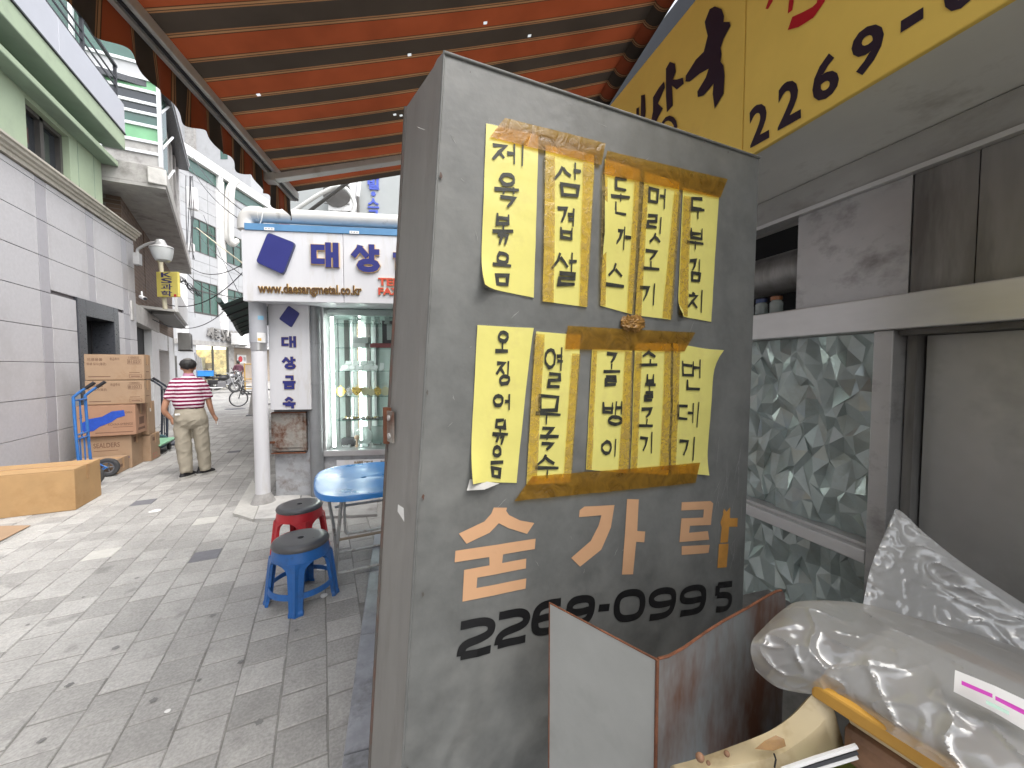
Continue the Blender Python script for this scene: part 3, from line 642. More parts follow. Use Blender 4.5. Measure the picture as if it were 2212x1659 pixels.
for k in range(22): obj('slat', fbox(BM(), WF, 25.02, 31, .35 + k * .113, .35 + k * .113 + .1, -.25, -.225), 'shutter_tan', wsh)
obj('shutter_canopy', fbox(BM(), WF, 25.0, 31, 2.86, 2.98, .061, .7), 'white_paint', Wt)
# raised letters
mat('letter_steel', (.30, .29, .28), .4, metal=.3); mat('letter_brown', (.28, .22, .16), .5)
l0, l1 = WF.hit(443, 720)[0], WF.hit(471, 720)[0]
obj('lettering', write('세종', WF, l0, 3.25, l1, 3.95, .08, bold=.012, thick=.1), 'letter_steel', Wt)
l2, l3 = WF.hit(474, 720)[0], WF.hit(517, 720)[0]
obj('lettering', write('SONG', WF, l2, 3.2, l3, 3.92, .08, bold=.012, thick=.1), 'letter_steel', Wt)
# bent ventilation ducts
for k, off in ((0, .35), (1, .62)):
    pts = [WF.P(*WF.hit(x, y, off), off) for x, y in ((510 + k * 3, 392), (499 + k * 5, 400), (492 + k * 8, 425), (491 + k * 8, 500), (494 + k * 6, 520), (503, 528 - k * 3), (512, 520))]
    obj('duct', tube(BM(), smooth_path(pts, 5), .16, 10), 'pvc', Wt, smooth=True)

def ac_unit(p, rz, sx, sy, sz, label, group=None, m='white_paint'):
    t = thing('air_conditioner', label, 'air conditioner', p, rz, group)
    obj('casing', box(BM(), (0, 0, sz / 2), (sx, sy, sz)), m, t, local=True, bevel=.015)
    bm = BM(); lathe(bm, [(sz * .36, 0), (sz * .40, .0), (sz * .40, .02), (sz * .36, .02)], n=20, M=Matrix.Rotation(R(90), 3, 'X')); bmesh.ops.translate(bm, verts=bm.verts, vec=(-.12 * sx, -sy / 2, sz * .5))
    obj('fan_ring', bm, 'dark_frame', t, local=True)
    for k in range(7): obj('grille_bar', box(BM(), (-.12 * sx, -sy / 2 - .012, sz * (.2 + .1 * k)), (sz * .72, .008, .014)), 'dark_frame', t, local=True)
    for s in (-1, 1): obj('bracket', box(BM(), (s * sx * .35, 0, -.02), (.04, sy * 1.1, .04)), 'dark_frame', t, local=True)
    return t
ac_unit(WF.P(WF.hit(497, 741)[0], 3.0, .62), R(-YAW + 180 - 90 + 180), .95, .4, .72, 'white air conditioner box in front of the raised steel shop letters')
mat('acgrey', (.2, .2, .19), .6)
ac_unit(BW.P(ba(386) - 1.6, 2.2, .35), math.atan2(brd.y, brd.x), .8, .35, .6, 'grimy air conditioner hanging under the small canopy past the shutter', m='acgrey')
# red-spot sign on the shutter
sg = thing('shutter_sign', 'small white sign with a red spot hung on the tan shutter', 'sign', WF.P(WF.hit(527, 772)[0], 1.9))
q0, q1 = WF.hit(518, 785), WF.hit(537, 767)
obj('board', fbox(BM(), WF, q0[0], q1[0], q0[1], q1[1], -.2, -.16), 'white_paint', sg)
mat('red_print', (.62, .05, .06), .5); mat('ink', (.02, .02, .025), .5, var=.05)
bm = BM(); fprism(bm, WF, [(q0[0] + .3 + .2 * math.cos(k * .5236), (q0[1] + q1[1]) / 2 + .2 * math.sin(k * .5236)) for k in range(12)], -.159, -.15); obj('red_spot', bm, 'red_print', sg)
obj('lettering', write('마트', WF, q0[0] + .6, q0[1] + .12, q1[0] - .08, q1[1] - .12, -.157, bold=.02), 'ink', sg)

# ================================================================== taller buildings behind
PB = Frame(AX * 34, RX, -AX)
t = thing('pale_tower_block', 'tall pale grey block rising behind the white tiled building', 'building', PB.P(-27, 0))
obj('wall', fbox(BM(), PB, -31, -22.6, 0, 34, -10, 0), 'white_tile', t)
obj('grey_band', fbox(BM(), PB, -28.0, -27.2, 12, 34, .002, .2), 'concrete', t)
for z in (15.5, 19.5, 23.5):
    a0, a1 = PB.hit(491, 790)[0], PB.hit(506, 790)[0]
    wn = obj('window', fbox(BM(), PB, a0, a1, z, z + 1.7, .002, .02), 'green_glass', t); obj('window_frame', fbox(BM(), PB, a0 - .06, a1 + .06, z + 1.7, z + 1.76, .002, .08), 'dark_frame', wn)
mat('sky_glass', (.20, .42, .52), .12, var=.2, scale=.4, spec=.8)
TB = Frame(AX * 130, RX, -AX); t = thing('glass_tower', 'distant blue glass office tower seen through the gap beside the awning', 'building', TB.P(-85, 0))
for x0, x1, top in ((545, 583, 415), (550, 583, 398)):
    a0, a1 = TB.hit(x0, 500)[0], TB.hit(x1, 500)[0]; zt = TB.hit(560, top)[1]
    obj('curtain_wall', fbox(BM(), TB, a0, a1 + 8, 0, zt, -12 + (x0 > 546), -.3 * (x0 > 546)), 'sky_glass', t)
a0 = TB.hit(545, 500)[0]
for k in range(9): obj('mullion', fbox(BM(), TB, a0 + k * 1.6, a0 + k * 1.6 + .12, 30, 64 if k else 60, .01, .15), 'white_frame', t)
for k in range(14): obj('transom', fbox(BM(), TB, a0, a0 + 14, 36 + k * 2.4, 36 + k * 2.4 + .25, .012, .12), 'white_frame', t)

# ================================================================== street furniture on the left side
def at_d(px, py, d): return at(px, py, d)
t = thing('wall_lamp', 'white bell shaped street lamp on a curved arm at the end of the stone wall', 'lamp', LW.P(10.5, 3.6, .0))
mat('lamp_metal', (.45, .45, .45), .45, metal=.3)
pb = at(297, 560, 7.95); obj('box', box(BM(), at(297, 560, 7.9), (.1, .16, .24)), 'lamp_metal', t, bevel=.01)
arm = smooth_path([at(297, 552, 7.9), at(297, 541, 7.9), at(303, 535, 7.9), at(322, 526, 7.9), at(340, 523, 7.9)], 5)
obj('arm', tube(BM(), arm, .028, 8), 'lamp_metal', t, smooth=True)
lc = at(347, 524, 7.9); tilt = Matrix.Rotation(R(6), 3, RX.cross(Vector((0, 0, 1))))
obj('cap', lathe(BM(), [(.0, .06), (.07, .05), (.085, 0), (.1, -.05), (.195, -.10), (.2, -.13), (.0, -.131)], lc, 24, tilt), 'lamp_metal', t, smooth=True)
mat('lamp_glass', (.62, .64, .64), .15, var=.05, trans=.35)
obj('globe', lathe(BM(), [(.19, -.132), (.185, -.17), (.155, -.3), (.125, -.37), (.0, -.385)], lc, 24, tilt), 'lamp_glass', t, smooth=True)
mat('sign_yellow', (.72, .62, .16), .5, var=.04); mat('sign_navy', (.05, .05, .17), .5)
KF = Frame(AX * 9.0, RX, -AX); t = thing('hanging_sign', 'yellow sign board with navy lettering on a cream pole below the street lamp', 'sign', KF.P(KF.hit(358, 650)[0], 2.4))
k0, k1 = KF.hit(339, 641), KF.hit(383.5, 587)
obj('board', fbox(BM(), KF, k0[0], k1[0], k0[1], k1[1], -.06, 0), 'sign_yellow', t, bevel=.008)
for ch, y0, y1 in (('K', 599, 588.5), ('S', 612, 601), ('과', 626, 613.5), ('학', 640, 628)):
    q0, q1 = KF.hit(348, y0), KF.hit(372, y1); obj('lettering', write(ch, KF, q0[0], q0[1], q1[0], q1[1], .003, bold=.022), 'sign_navy', t)
q0, q1 = KF.hit(376, 641), KF.hit(381, 635.5); obj('red_seal', fbox(BM(), KF, q0[0], q1[0], q0[1], q1[1], .001, .004), 'red_print', t)
mat('cream', (.62, .57, .42), .5); obj('pole', tube(BM(), [KF.fp(346, 560, -.1), KF.fp(357, 668, -.1)], .045, 10), 'cream', t, smooth=True)
t = thing('security_camera', 'small white security camera under the end of the stone wall', 'camera', at(310, 643, 7.9))
obj('housing', tube(BM(), [at(304, 641, 7.95), at(313, 645, 7.7)], .035, 10), 'white_paint', t, smooth=True); obj('lens', tube(BM(), [at(313, 645, 7.7), at(314, 645.5, 7.68)], .028, 10), 'ink', t); obj('mount', tube(BM(), [at(307, 641, 7.9), at(306, 630, 8.0)], .015, 6), 'white_paint', t)

# overhead cables: each a real sagging line between two fixings
def cable(label, a, b, sag, r=.012, m='cable', group='cables strung over the alley'):
    a, b = Vector(a), Vector(b); pts = [a.lerp(b, k / 14) - Vector((0, 0, sag * 4 * (k / 14) * (1 - k / 14))) for k in range(15)]
    o = obj('overhead_cable', tube(BM(), pts, r, 6), m, smooth=True); tag(o, label, 'cable', group); return o
cab = [((412, 330, 16), (545, 470, 8), .25, 'steep black cable falling from the roof edge to the shop pipe'), ((412, 360, 17), (548, 492, 8), .3, 'second steep black cable just below the steepest one'), ((408, 575, 14), (547, 555, 9), .35, 'black cable sagging from the slab tip to the sign box side'),
       ((404, 590, 14), (548, 640, 9), .3, 'black cable dropping from the slab tip toward the green canopy'), ((352, 655, 10), (548, 560, 9), .45, 'long cable sagging between the yellow sign and the sign box'), ((330, 690, 9.5), (505, 648, 12), .5, 'low cable looping past the small canopy board'),
       ((425, 500, 20), (547, 610, 9), .2, 'thin cable crossing the upper green window'), ((440, 465, 20), (530, 660, 12), .15, 'thin steep cable crossing in front of the white pilaster')]
for a, b, sg_, lb in cab: cable(lb, at(*a), at(*b), sg_, .011)
cable('bright tan cable stretched straight across the upper green window', at(425, 492, 20), at(550, 588, 9), .02, .02, 'cream')
t = thing('cable_bundle', 'tangled bundle of black cables at the tip of the concrete slab', 'cable bundle', at(400, 610, 13.4))
for k in range(9):
    p = [at(385 + 8 * rnd.random(), 600 + 6 * rnd.random(), 13)] + [at(390 + 10 * j + rnd.uniform(-4, 4), 602 + 9 * j + rnd.uniform(-9, 9), 13 + .2 * j) for j in range(5)]
    obj('wire', tube(BM(), smooth_path(p, 4), .012, 5), 'cable', t)
t = thing('wall_cables', 'cables and white meter boxes running up the edge of the concrete building', 'cables', at(408, 440, 14))
for k in range(5): p = [at(405 + k * 2.5 + rnd.uniform(-1, 1), 380 + j * 45, 14 + k * .1) for j in range(5)]; obj('wire', tube(BM(), smooth_path([q + Vector((rnd.uniform(-.06, .06), 0, 0)) for q in p], 4), .012, 5), 'cable', t)
obj('meter_box', box(BM(), at(416, 430, 14.5), (.3, .25, .8)), 'white_paint', t, bevel=.02)
obj('meter_box', box(BM(), at(412, 535, 14.5), (.22, .2, .3)), 'white_paint', t, bevel=.02)
# ================================================================== corner shop with the white sign
F0 = Frame(at(640, 793, 4.6), az(YAW + 83), az(YAW + 173))
mat('sign_white', (.64, .64, .665), .4, var=.03, scale=3, dirt=(.55, .53, .5), dscale=1.8, damt=.18, stretch=(3, 3, .6))
mat('trim_blue', (.10, .24, .43), .45, var=.1)
mat('logo_blue', (.022, .026, .17), .45, var=.06); mat('logo_edge', (.05, .06, .13), .5)
mat('letter_gold', (.52, .33, .08), .4, metal=.2); mat('letter_tan', (.58, .40, .20), .5); mat('letter_dark', (.09, .045, .02), .5)
mat('letter_red', (.55, .07, .04), .5)
mat('duct_grey', (.25, .26, .27), .45, metal=.3, var=.1, scale=5)
mat('pier_paint', (.40, .41, .43), .85, var=.2, scale=5, dirt=(.2, .17, .15), dscale=4, damt=.4, bump=.3, bscale=14)
mat('rusty_box', (.33, .31, .28), .7, metal=.2, var=.2, scale=8, dirt=(.14, .06, .035), dscale=7, damt=.55, bump=.2)
mat('case_back', (.52, .56, .55), .3, var=.12, scale=2)
def fa(px, off=0): return F0.hit(px, 793, off)[0]
def fz(py, px=700, off=0): return F0.hit(px, py, off)[1]
D = thing('corner_shop', 'corner metalwork shop with a white sign box and lit glass showcase', 'building', F0.P(.8, 0))
aL, aC0, aC1 = fa(588), fa(700), 1.75
zC0, zC1 = fz(985), fz(656)
obj('pier', fbox(BM(), F0, aL, aC0 - .14, -.05, fz(650), -.35, 0), 'pier_paint', D, bevel=.012)
back = F0.n * -5.5
bl = F0.P(aL, 0, -.36); br = F0.P(5.2, 0, -.6)
obj('side_wall', hprism(BM(), [bl, F0.P(aL + .16, 0, -.36), F0.P(aL + .16, 0, -.36) + az(0) * 5.5, bl + az(0) * 5.5], -.05, 3.1), 'concrete_pale', D)
obj('back_wall', fbox(BM(), F0, aL + .17, 5.2, -.05, 3.1, -.75, -.62), 'pier_paint', D)
obj('lower_wall', fbox(BM(), F0, aC0 - .13, aC1, -.05, zC0 - .005, -.6, -.004), 'pier_paint', D)
obj('lintel', fbox(BM(), F0, aC0 - .13, aC1, zC1, fz(648), -.6, -.003), 'dark_frame', D)
obj('wall', fbox(BM(), F0, aC1 + .01, 5.2, -.05, 3.1, -.6, 0), 'white_paint', D)
obj('roof', hprism(BM(), [F0.P(aL, 0, 0), F0.P(5.2, 0, 0), F0.P(5.2, 0, -5), F0.P(aL, 0, -5)], 3.1, 3.18), 'concrete', D)
# round grey duct beside the pier
bm = BM(); tube(bm, [F0.P(fa(683), .0, .03), F0.P(fa(683), fz(650), .03)], (fa(698) - fa(669)) / 2, 20); obj('downpipe', bm, 'duct_grey', D, smooth=True)
for y in (742, 830, 930): bm = BM(); z = fz(y); tube(bm, [F0.P(fa(683), z, .03), F0.P(fa(683), z + .025, .03)], (fa(698) - fa(669)) / 2 + .006, 20); obj('pipe_ring', bm, 'duct_grey', D)
# showcase
aluf = []
for a0, a1 in ((aC0 - .06, aC0 + .012), (aC1 - .05, aC1)): obj('case_frame', fbox(BM(), F0, a0, a1, zC0, zC1, -.1, .02), 'aluminium', D, bevel=.004)
obj('case_sill', fbox(BM(), F0, aC0 - .05, aC1, zC0 - .0, zC0 + .07, -.6, .035), 'aluminium', D, bevel=.005)
obj('case_head', fbox(BM(), F0, aC0 + .013, aC1 - .051, zC1 - .04, zC1 - .001, -.1, .015), 'aluminium', D)
obj('case_back', fbox(BM(), F0, aC0, aC1, zC0 + .07, zC1 - .002, -.6, -.56), 'case_back', D)
obj('case_side', fbox(BM(), F0, aC0 - .058, aC0 - .01, zC0 + .071, zC1 - .003, -.56, -.1), 'case_back', D)
obj('case_top', fbox(BM(), F0, aC0, aC1, zC1 - .12, zC1 - .045, -.555, -.12), 'case_back', D)
for x in (752, 766, 803): obj('case_post', fbox(BM(), F0, fa(x, -.4), fa(x, -.4) + .03, zC0 + .072, zC1 - .13, -.55, -.52), 'aluminium' if x != 766 else 'letter_brown', D)
for x, w_ in ((742, .06), (790, .05)): obj('back_stripe', fbox(BM(), F0, fa(x, -.5), fa(x, -.5) + w_, zC0 + .072, zC1 - .13, -.559, -.55), 'dark_frame', D)
gl = glass_mat('shelf_glass', (.80, .93, .89), .93)
SH = [fz(y, 760, -.15) for y in (699, 751, 801, 856, 907)]
for z in SH: obj('shelf', fbox(BM(), F0, aC0 + .06, aC1 - .06, z - .008, z, -.5, -.1), 'shelf_glass', D)
obj('showcase_pane', fbox(BM(), F0, aC0 + .013, aC1 - .051, zC0 + .071, zC1 - .041, -.02, -.012), 'clear_glass', D)
# lit tube inside the showcase; the rear one is added for its reflection
m = mat('tube_lit', (.9, .9, .9), .4, var=0, emit=((1, 1, .97), 9.0))
for nm, x, off in (('front', 719, -.06), ('rear', 778, -.45)):
    t = thing('light_tube', 'bright white light tube standing at the %s' % ('left edge of the glass showcase' if nm == 'front' else 'back of the glass showcase in place of a reflection'), 'lamp', F0.P(fa(x, off), zC0 + .07, off), group='showcase light tubes')
    obj('tube', tube(BM(), [F0.P(fa(x, off), zC0 + .1, off), F0.P(fa(x, off), zC1 - .15, off)], .016 if nm == 'front' else .012, 10), 'tube_lit', t, smooth=True)
    for z in (zC0 + .073, zC1 - .15): obj('cap', tube(BM(), [F0.P(fa(x, off), z, off), F0.P(fa(x, off), z + .027, off)], .019, 10), 'aluminium', t)
# ------------- goods in the showcase
mat('gold', (.72, .50, .14), .28, metal=.75, var=.15, scale=30); mat('pale_gold', (.55, .5, .34), .35, metal=.6); mat('silver', (.6, .6, .6), .25, metal=.9)
mat('case_white', (.74, .74, .74), .4); mat('maroon', (.28, .04, .045), .5); mat('crystal', (.72, .82, .8), .05, trans=.6, spec=.8); mat('cork', (.55, .38, .26), .7)
def on(x, z, off, y=None): return F0.P(fa(x, off), z, off)
med = [(735, 'gold', .058, 'gold medal nearest the lit tube on the medal shelf'), (753, 'silver', .05, 'dull silver medal beside the first gold one'), (770, 'gold', .06, 'shield shaped gold medal on the medal shelf'), (788, 'pale_gold', .056, 'large pale brass medal right of the gold shield'), (801, 'pale_gold', .046, 'small pale brass medal half hidden between larger ones'), (815, 'gold', .052, 'small gold medal with a ring on the medal shelf'), (832, 'pale_gold', .056, 'brass medal at the hidden end of the medal shelf')]
for i, (x, m_, r_, lb) in enumerate(med):
    off = -.2 - .03 * (i % 2); p = on(x, SH[3], off); t = thing('medal', lb, 'medal', p, group='medals on the showcase shelf'); c = (fa(x, off), SH[3] + r_ + .002)
    n = 20
    poly = [(c[0] + r_ * math.cos(2 * math.pi * k / n), c[1] + r_ * math.sin(2 * math.pi * k / n)) for k in range(n)]
    if 'shield' in lb: poly = [(c[0] + r_ * x_, c[1] + r_ * y_) for x_, y_ in ((0, -1), (.75, -.55), (1, .3), (.85, .85), (.4, .8), (0, 1), (-.4, .8), (-.85, .85), (-1, .3), (-.75, -.55))]
    obj('disc', fprism(BM(), F0, poly, off, off + .006), m_, t)
    inner = [(c[0] + (a - c[0]) * .78, c[1] + (b - c[1]) * .78) for a, b in poly]; obj('face', fprism(BM(), F0, inner, off + .006, off + .009), m_, t)
    bm = BM(); tube(bm, [F0.P(c[0] + .012 * math.cos(k), c[1] + r_ + .008 + .012 * math.sin(k), off + .003) for k in (0, 1.05, 2.1, 3.14, 4.2, 5.25)], .003, 6, closed=True); obj('ring', bm, m_, t)
for i, (x, z, off, wd, hh) in enumerate([(742, 0, -.14, .08, .065), (758, 0, -.14, .08, .065), (774.5, 0, -.14, .08, .065), (791, 0, -.14, .08, .065), (807, 0, -.14, .08, .065), (751, .066, -.24, .08, .06), (767, .066, -.24, .08, .06), (783, .066, -.24, .08, .06), (799, .066, -.24, .08, .06), (823, 0, -.14, .05, .1)]):
    a = fa(x, off); lab = ['first', 'second', 'third', 'fourth', 'fifth'][i % 5] if i < 9 else ''
    lb = ('%s small white case from the tube in the %s row of the third shelf' % (lab if i < 5 else ['first', 'second', 'third', 'fourth'][i - 5], 'front' if i < 5 else 'raised rear')) if i < 9 else 'upright white case at the end of the case row'
    t = thing('jewel_case', lb, 'case', F0.P(a, SH[2], off), group='white cases in the showcase')
    z0 = SH[2] + z + .001
    obj('base', fbox(BM(), F0, a - wd / 2, a + wd / 2, z0, z0 + .022, off - .05, off), 'case_white', t, bevel=.003)
    obj('lid', hexa(BM(), [F0.P(a - wd / 2, z0 + .023, off - .05), F0.P(a + wd / 2, z0 + .023, off - .05), F0.P(a + wd / 2, z0 + .023, off - .04), F0.P(a - wd / 2, z0 + .023, off - .04), F0.P(a - wd / 2, z0 + hh, off - .075), F0.P(a + wd / 2, z0 + hh, off - .075), F0.P(a + wd / 2, z0 + hh, off - .065), F0.P(a - wd / 2, z0 + hh, off - .065)]), 'case_white', t)
    if 5 <= i < 9: obj('riser', fbox(BM(), F0, a - wd / 2, a + wd / 2, SH[2] + .001, SH[2] + .065, off - .05, off), 'case_white', t)
def simple(name, label, cat, parts, loc, group=None):
    t = thing(name, label, cat, loc, group=group)
    for nm, bm, m_ in parts: obj(nm, bm, m_, t, bevel=.003)
z = SH[1] + .001; a = fa(783, -.2)
simple('gift_box', 'pale green gift box on a pink one on the second shelf', 'box', [('lid', fbox(BM(), F0, a - .09, a + .09, z + .055, z + .13, -.3, -.14), 'case_back'), ('base', fbox(BM(), F0, a - .1, a + .06, z, z + .054, -.3, -.13), 'case_white')], F0.P(a, z, -.2))
a = fa(832, -.2); simple('maroon_tray', 'long maroon tray on the second showcase shelf', 'tray', [('base', fbox(BM(), F0, a - .17, a + .2, z, z + .05, -.3, -.15), 'maroon'), ('lip', fbox(BM(), F0, a - .15, a + .18, z + .051, z + .06, -.28, -.17), 'maroon')], F0.P(a, z, -.2))
a = fa(850, -.3); bm = BM(); pf = [('frame', fbox(BM(), F0, a - .14, a + .14, z + .062, z + .36, -.34, -.315), 'ink'), ('picture', fbox(BM(), F0, a - .08, a + .08, z + .11, z + .3, -.314, -.31), 'case_back')]
simple('picture_frame', 'black picture frame standing behind the maroon tray', 'picture frame', pf, F0.P(a, z, -.3))
for i, (x, nm) in enumerate(((770, 'leaning crystal trophy on the top shelf nearest the rear tube reflection'), (797, 'thin crystal trophy in the middle of the top shelf'), (817, 'square crystal trophy on the top shelf'), (838, 'tall crystal trophy on the top shelf by the panel edge'))):
    a = fa(x, -.25); z = SH[0] + .001; h = .16 + .03 * (i % 2)
    simple('crystal_trophy', nm, 'trophy', [('base', fbox(BM(), F0, a - .035, a + .035, z, z + .03, -.28, -.21), 'crystal'), ('column', fprism(BM(), F0, [(a - .03, z + .031), (a + .03, z + .031), (a + .035, z + h), (a, z + h + .03), (a - .03, z + h - .02)], -.26, -.235), 'crystal')], F0.P(a, z, -.25), 'crystal trophies')
zb_ = zC0 + .071; a = fa(784, -.2)
simple('glass_plaque', 'octagonal clear glass plaque on the showcase floor', 'plaque', [('plate', fprism(BM(), F0, [(a + .11 * math.cos(R(22.5 + 45 * k)), zb_ + .13 + .13 * math.sin(R(22.5 + 45 * k))) for k in range(8)], -.2, -.175), 'crystal'), ('foot', fbox(BM(), F0, a - .06, a + .06, zb_, zb_ + .02, -.24, -.14), 'crystal')], F0.P(a, zb_, -.2))
a = fa(748, -.2); simple('black_box', 'black box with silver pieces on the showcase floor', 'box', [('base', fbox(BM(), F0, a - .08, a + .08, zb_, zb_ + .1, -.32, -.2), 'ink'), ('silver_piece', fbox(BM(), F0, a - .05, a + .05, zb_, zb_ + .03, -.19, -.13), 'silver')], F0.P(a, zb_, -.2))
a = fa(768, -.16); t = thing('wooden_ornament', 'little wooden ornament with a round head on the showcase floor', 'ornament', F0.P(a, zb_, -.16))
obj('stem', lathe(BM(), [(.025, 0), (.012, .03), (.01, .1)], F0.P(a, zb_, -.16), 12), 'cork', t); obj('head', lathe(BM(), [(0, .09), (.025, .1), (.03, .125), (.02, .145), (0, .15)], F0.P(a, zb_, -.16), 12), 'cork', t, smooth=True)
for i, x in enumerate((812, 835)):
    a = fa(x, -.3); simple('glass_block', ('clear glass block beside the octagonal plaque', 'clear glass block at the far end of the showcase floor')[i], 'plaque', [('plate', fbox(BM(), F0, a - .07, a + .07, zb_ + .02, zb_ + .24, -.32, -.3), 'crystal'), ('foot', fbox(BM(), F0, a - .05, a + .05, zb_, zb_ + .019, -.35, -.27), 'crystal')], F0.P(a, zb_, -.3), 'glass blocks')
t = thing('keyring_tray', 'tray of small gold and silver keyrings on the fifth showcase shelf', 'keyrings', F0.P(fa(790, -.2), SH[4], -.2))
obj('tray', fbox(BM(), F0, fa(740, -.2), fa(845, -.2), SH[4] + .001, SH[4] + .012, -.3, -.14), 'ink', t)
for k in range(46):
    a = rnd.uniform(fa(742, -.2), fa(843, -.2)); o_ = rnd.uniform(-.28, -.15); h = rnd.uniform(.006, .03)
    obj('keyring', box(BM(), F0.P(a, SH[4] + .013 + h / 2, o_), (rnd.uniform(.012, .035), rnd.uniform(.008, .02), h), rnd.uniform(0, 3)), ('gold', 'silver', 'pale_gold', 'silver')[k % 4], t)

# ------------- sign box
SG = thing('shop_sign_box', 'long white shop sign box with blue diamond logo and blue lettering', 'sign', F0.P(1, 2.3, .2))
o1 = .38; s00 = F0.hit(525, 650, o1); s01 = F0.hit(525, 490, o1); sa0, sz0, sz1 = s00[0], s00[1], s01[1] - .03
sm = F0.hit(742, 600, o1)[0]
obj('face_panel', fbox(BM(), F0, sa0, sm - .002, sz0, sz1, .33, o1), 'sign_white', SG, bevel=.006)
obj('face_panel', fbox(BM(), F0, sm + .002, 3.6, sz0, sz1, .33, o1), 'sign_white', SG, bevel=.006)
obj('casing', fbox(BM(), F0, sa0 + .004, 3.59, sz0 + .004, sz1 - .004, -.02, .329), 'sign_white', SG)
obj('top_trim', fbox(BM(), F0, sa0 + .04, 3.6, sz1 + .001, sz1 + .07, .0, o1 + .012), 'trim_blue', SG)
obj('top_trim', fbox(BM(), F0, sa0 + .09, 3.6, sz1 + .071, sz1 + .1, .0, .3), 'trim_blue', SG)
for x in (583, 766): q = F0.hit(x, 496, o1)[0]; hp = obj('hinge_plate', fbox(BM(), F0, q - .05, q + .05, sz1 + .0, sz1 + .03, o1 + .013, o1 + .018), 'white_paint', SG); [obj('screw', fbox(BM(), F0, q + k * .03 - .004, q + k * .03 + .004, sz1 + .012, sz1 + .02, o1 + .0181, o1 + .021), 'ink', hp) for k in (-1, 0, 1)]
def rounded(poly, k=.12, n=4):
    out = []; m_ = len(poly)
    for i in range(m_):
        p, a, b = Vector(poly[i]), Vector(poly[i - 1]), Vector(poly[(i + 1) % m_]); u, v = p.lerp(a, k), p.lerp(b, k)
        for j in range(n + 1): t_ = j / n; out.append(tuple(u * (1 - t_) ** 2 + p * 2 * t_ * (1 - t_) + v * t_ ** 2))
    return out
def logo(pix, off, parent, depth):
    P = rounded([F0.hit(x, y, off) for x, y in pix]); obj('logo_side', fprism(BM(), F0, P, off + .001, off + depth), 'logo_edge', parent)
    c = sum((Vector(p) for p in P), Vector((0, 0))) / len(P); obj('logo_face', fprism(BM(), F0, [tuple(c + (Vector(p) - c) * .97) for p in P], off + depth, off + depth + .004), 'logo_blue', parent)
logo(((582, 504), (641, 527), (615, 595), (556, 568)), o1, SG, .035)
def sign_text(s, x0, y0, x1, y1, off, parent, front, edge, bold=.045, thick=.02):
    p0, p1 = F0.hit(x0, y0, off), F0.hit(x1, y1, off)
    h = p1[1] - p0[1]
    if len(s) == 1:
        q = [(p0[0] + .08 * h, p0[1] + .06 * h), (p1[0] - .08 * h, p0[1] + .06 * h), (p1[0] - .08 * h, p1[1] - .08 * h), (p0[0] + .08 * h, p1[1] - .08 * h)]
        bm = BM(); write_syllable(bm, s, F0, q, .19 * h + .02 * h * 2, off + .001, .0002, thick=thick, style=1); obj('lettering_edge', bm, edge, parent)
        bm = BM(); write_syllable(bm, s, F0, q, .19 * h, off + .001 + thick * .5, .0002, thick=thick * .5 + .004, style=1); obj('lettering', bm, front, parent); return
    e = h * .03
    obj('lettering_edge', write(s, F0, p0[0] - e, p0[1] - e, p1[0] + e, p1[1] + e, off + .001, bold=bold + .02, thick=thick), edge, parent)
    obj('lettering', write(s, F0, p0[0], p0[1], p1[0], p1[1], off + .0015, bold=bold, thick=thick + .004), front, parent)
for s, x0, x1, y0, y1 in (('대', 675, 735, 581, 521), ('상', 759, 825, 586, 525), ('금', 845, 905, 582, 524), ('속', 930, 992, 584, 524)): sign_text(s, x0, y0, x1, y1, o1, SG, 'logo_blue', 'letter_tan')
sign_text('www.daesangmetal.co.kr', 559, 638.5, 781, 618, o1, SG, 'letter_dark', 'letter_gold', .012, .012)
sign_text('TEL', 818, 617, 862, 602, o1, SG, 'letter_red', 'letter_tan', .03, .012); sign_text('FAX', 818, 637, 866, 623, o1, SG, 'letter_red', 'letter_tan', .03, .012)
# white pipe along the top
t = thing('rain_pipe', 'thick white plastic pipe with an elbow lying along the top of the shop sign', 'pipe', F0.P(sa0, 3.0, .2))
zc = F0.hit(700, 471, .25)[1]; pa = F0.hit(533, 470, .25)[0]
obj('pipe', tube(BM(), [F0.P(pa + .14, zc, .25), F0.P(3.6, zc - .02, .25)], .078, 18), 'pvc', t, smooth=True)
obj('elbow', tube(BM(), smooth_path([F0.P(pa + .15, zc, .25), F0.P(pa + .06, zc, .25), F0.P(pa + .005, zc - .06, .25), F0.P(pa, zc - .17, .25)], 5), .088, 18), 'pvc', t, smooth=True)
obj('tie', tube(BM(), smooth_path([F0.P(pa + .2, zc + .08, .25), F0.P(pa + .21, zc, .335), F0.P(pa + .17, zc - .13, .34), F0.P(pa + .05, zc - .14, .36)], 5), .005, 5), 'cable_white', t)
# white column
t = thing('pipe_column', 'white round pipe column with a grey sleeve standing at the shop corner', 'column', G(570, 1088))
cb = G(569, 1090); d_ = project(cb)[2]; rr = 14.2 / FPX * d_
def cz(py): return at(569, py, d_).z
obj('lower_pipe', tube(BM(), [(cb.x, cb.y, .03), (cb.x, cb.y, cz(758))], rr, 24), 'sign_white', t, smooth=True)
obj('band', tube(BM(), [(cb.x, cb.y, cz(758) + .001), (cb.x, cb.y, cz(742))], rr + .006, 24), 'aluminium', t, smooth=True)
mat('sleeve_grey', (.40, .41, .44), .45, var=.06)
obj('sleeve', tube(BM(), [(cb.x, cb.y, cz(742) + .001), (cb.x, cb.y, cz(648))], rr + .012, 24), 'sleeve_grey', t, smooth=True)
obj('footing', lathe(BM(), [(rr + .05, .03), (rr + .035, .06), (rr + .012, .12), (rr + .003, .14)], (cb.x, cb.y, 0), 20), 'concrete', t)
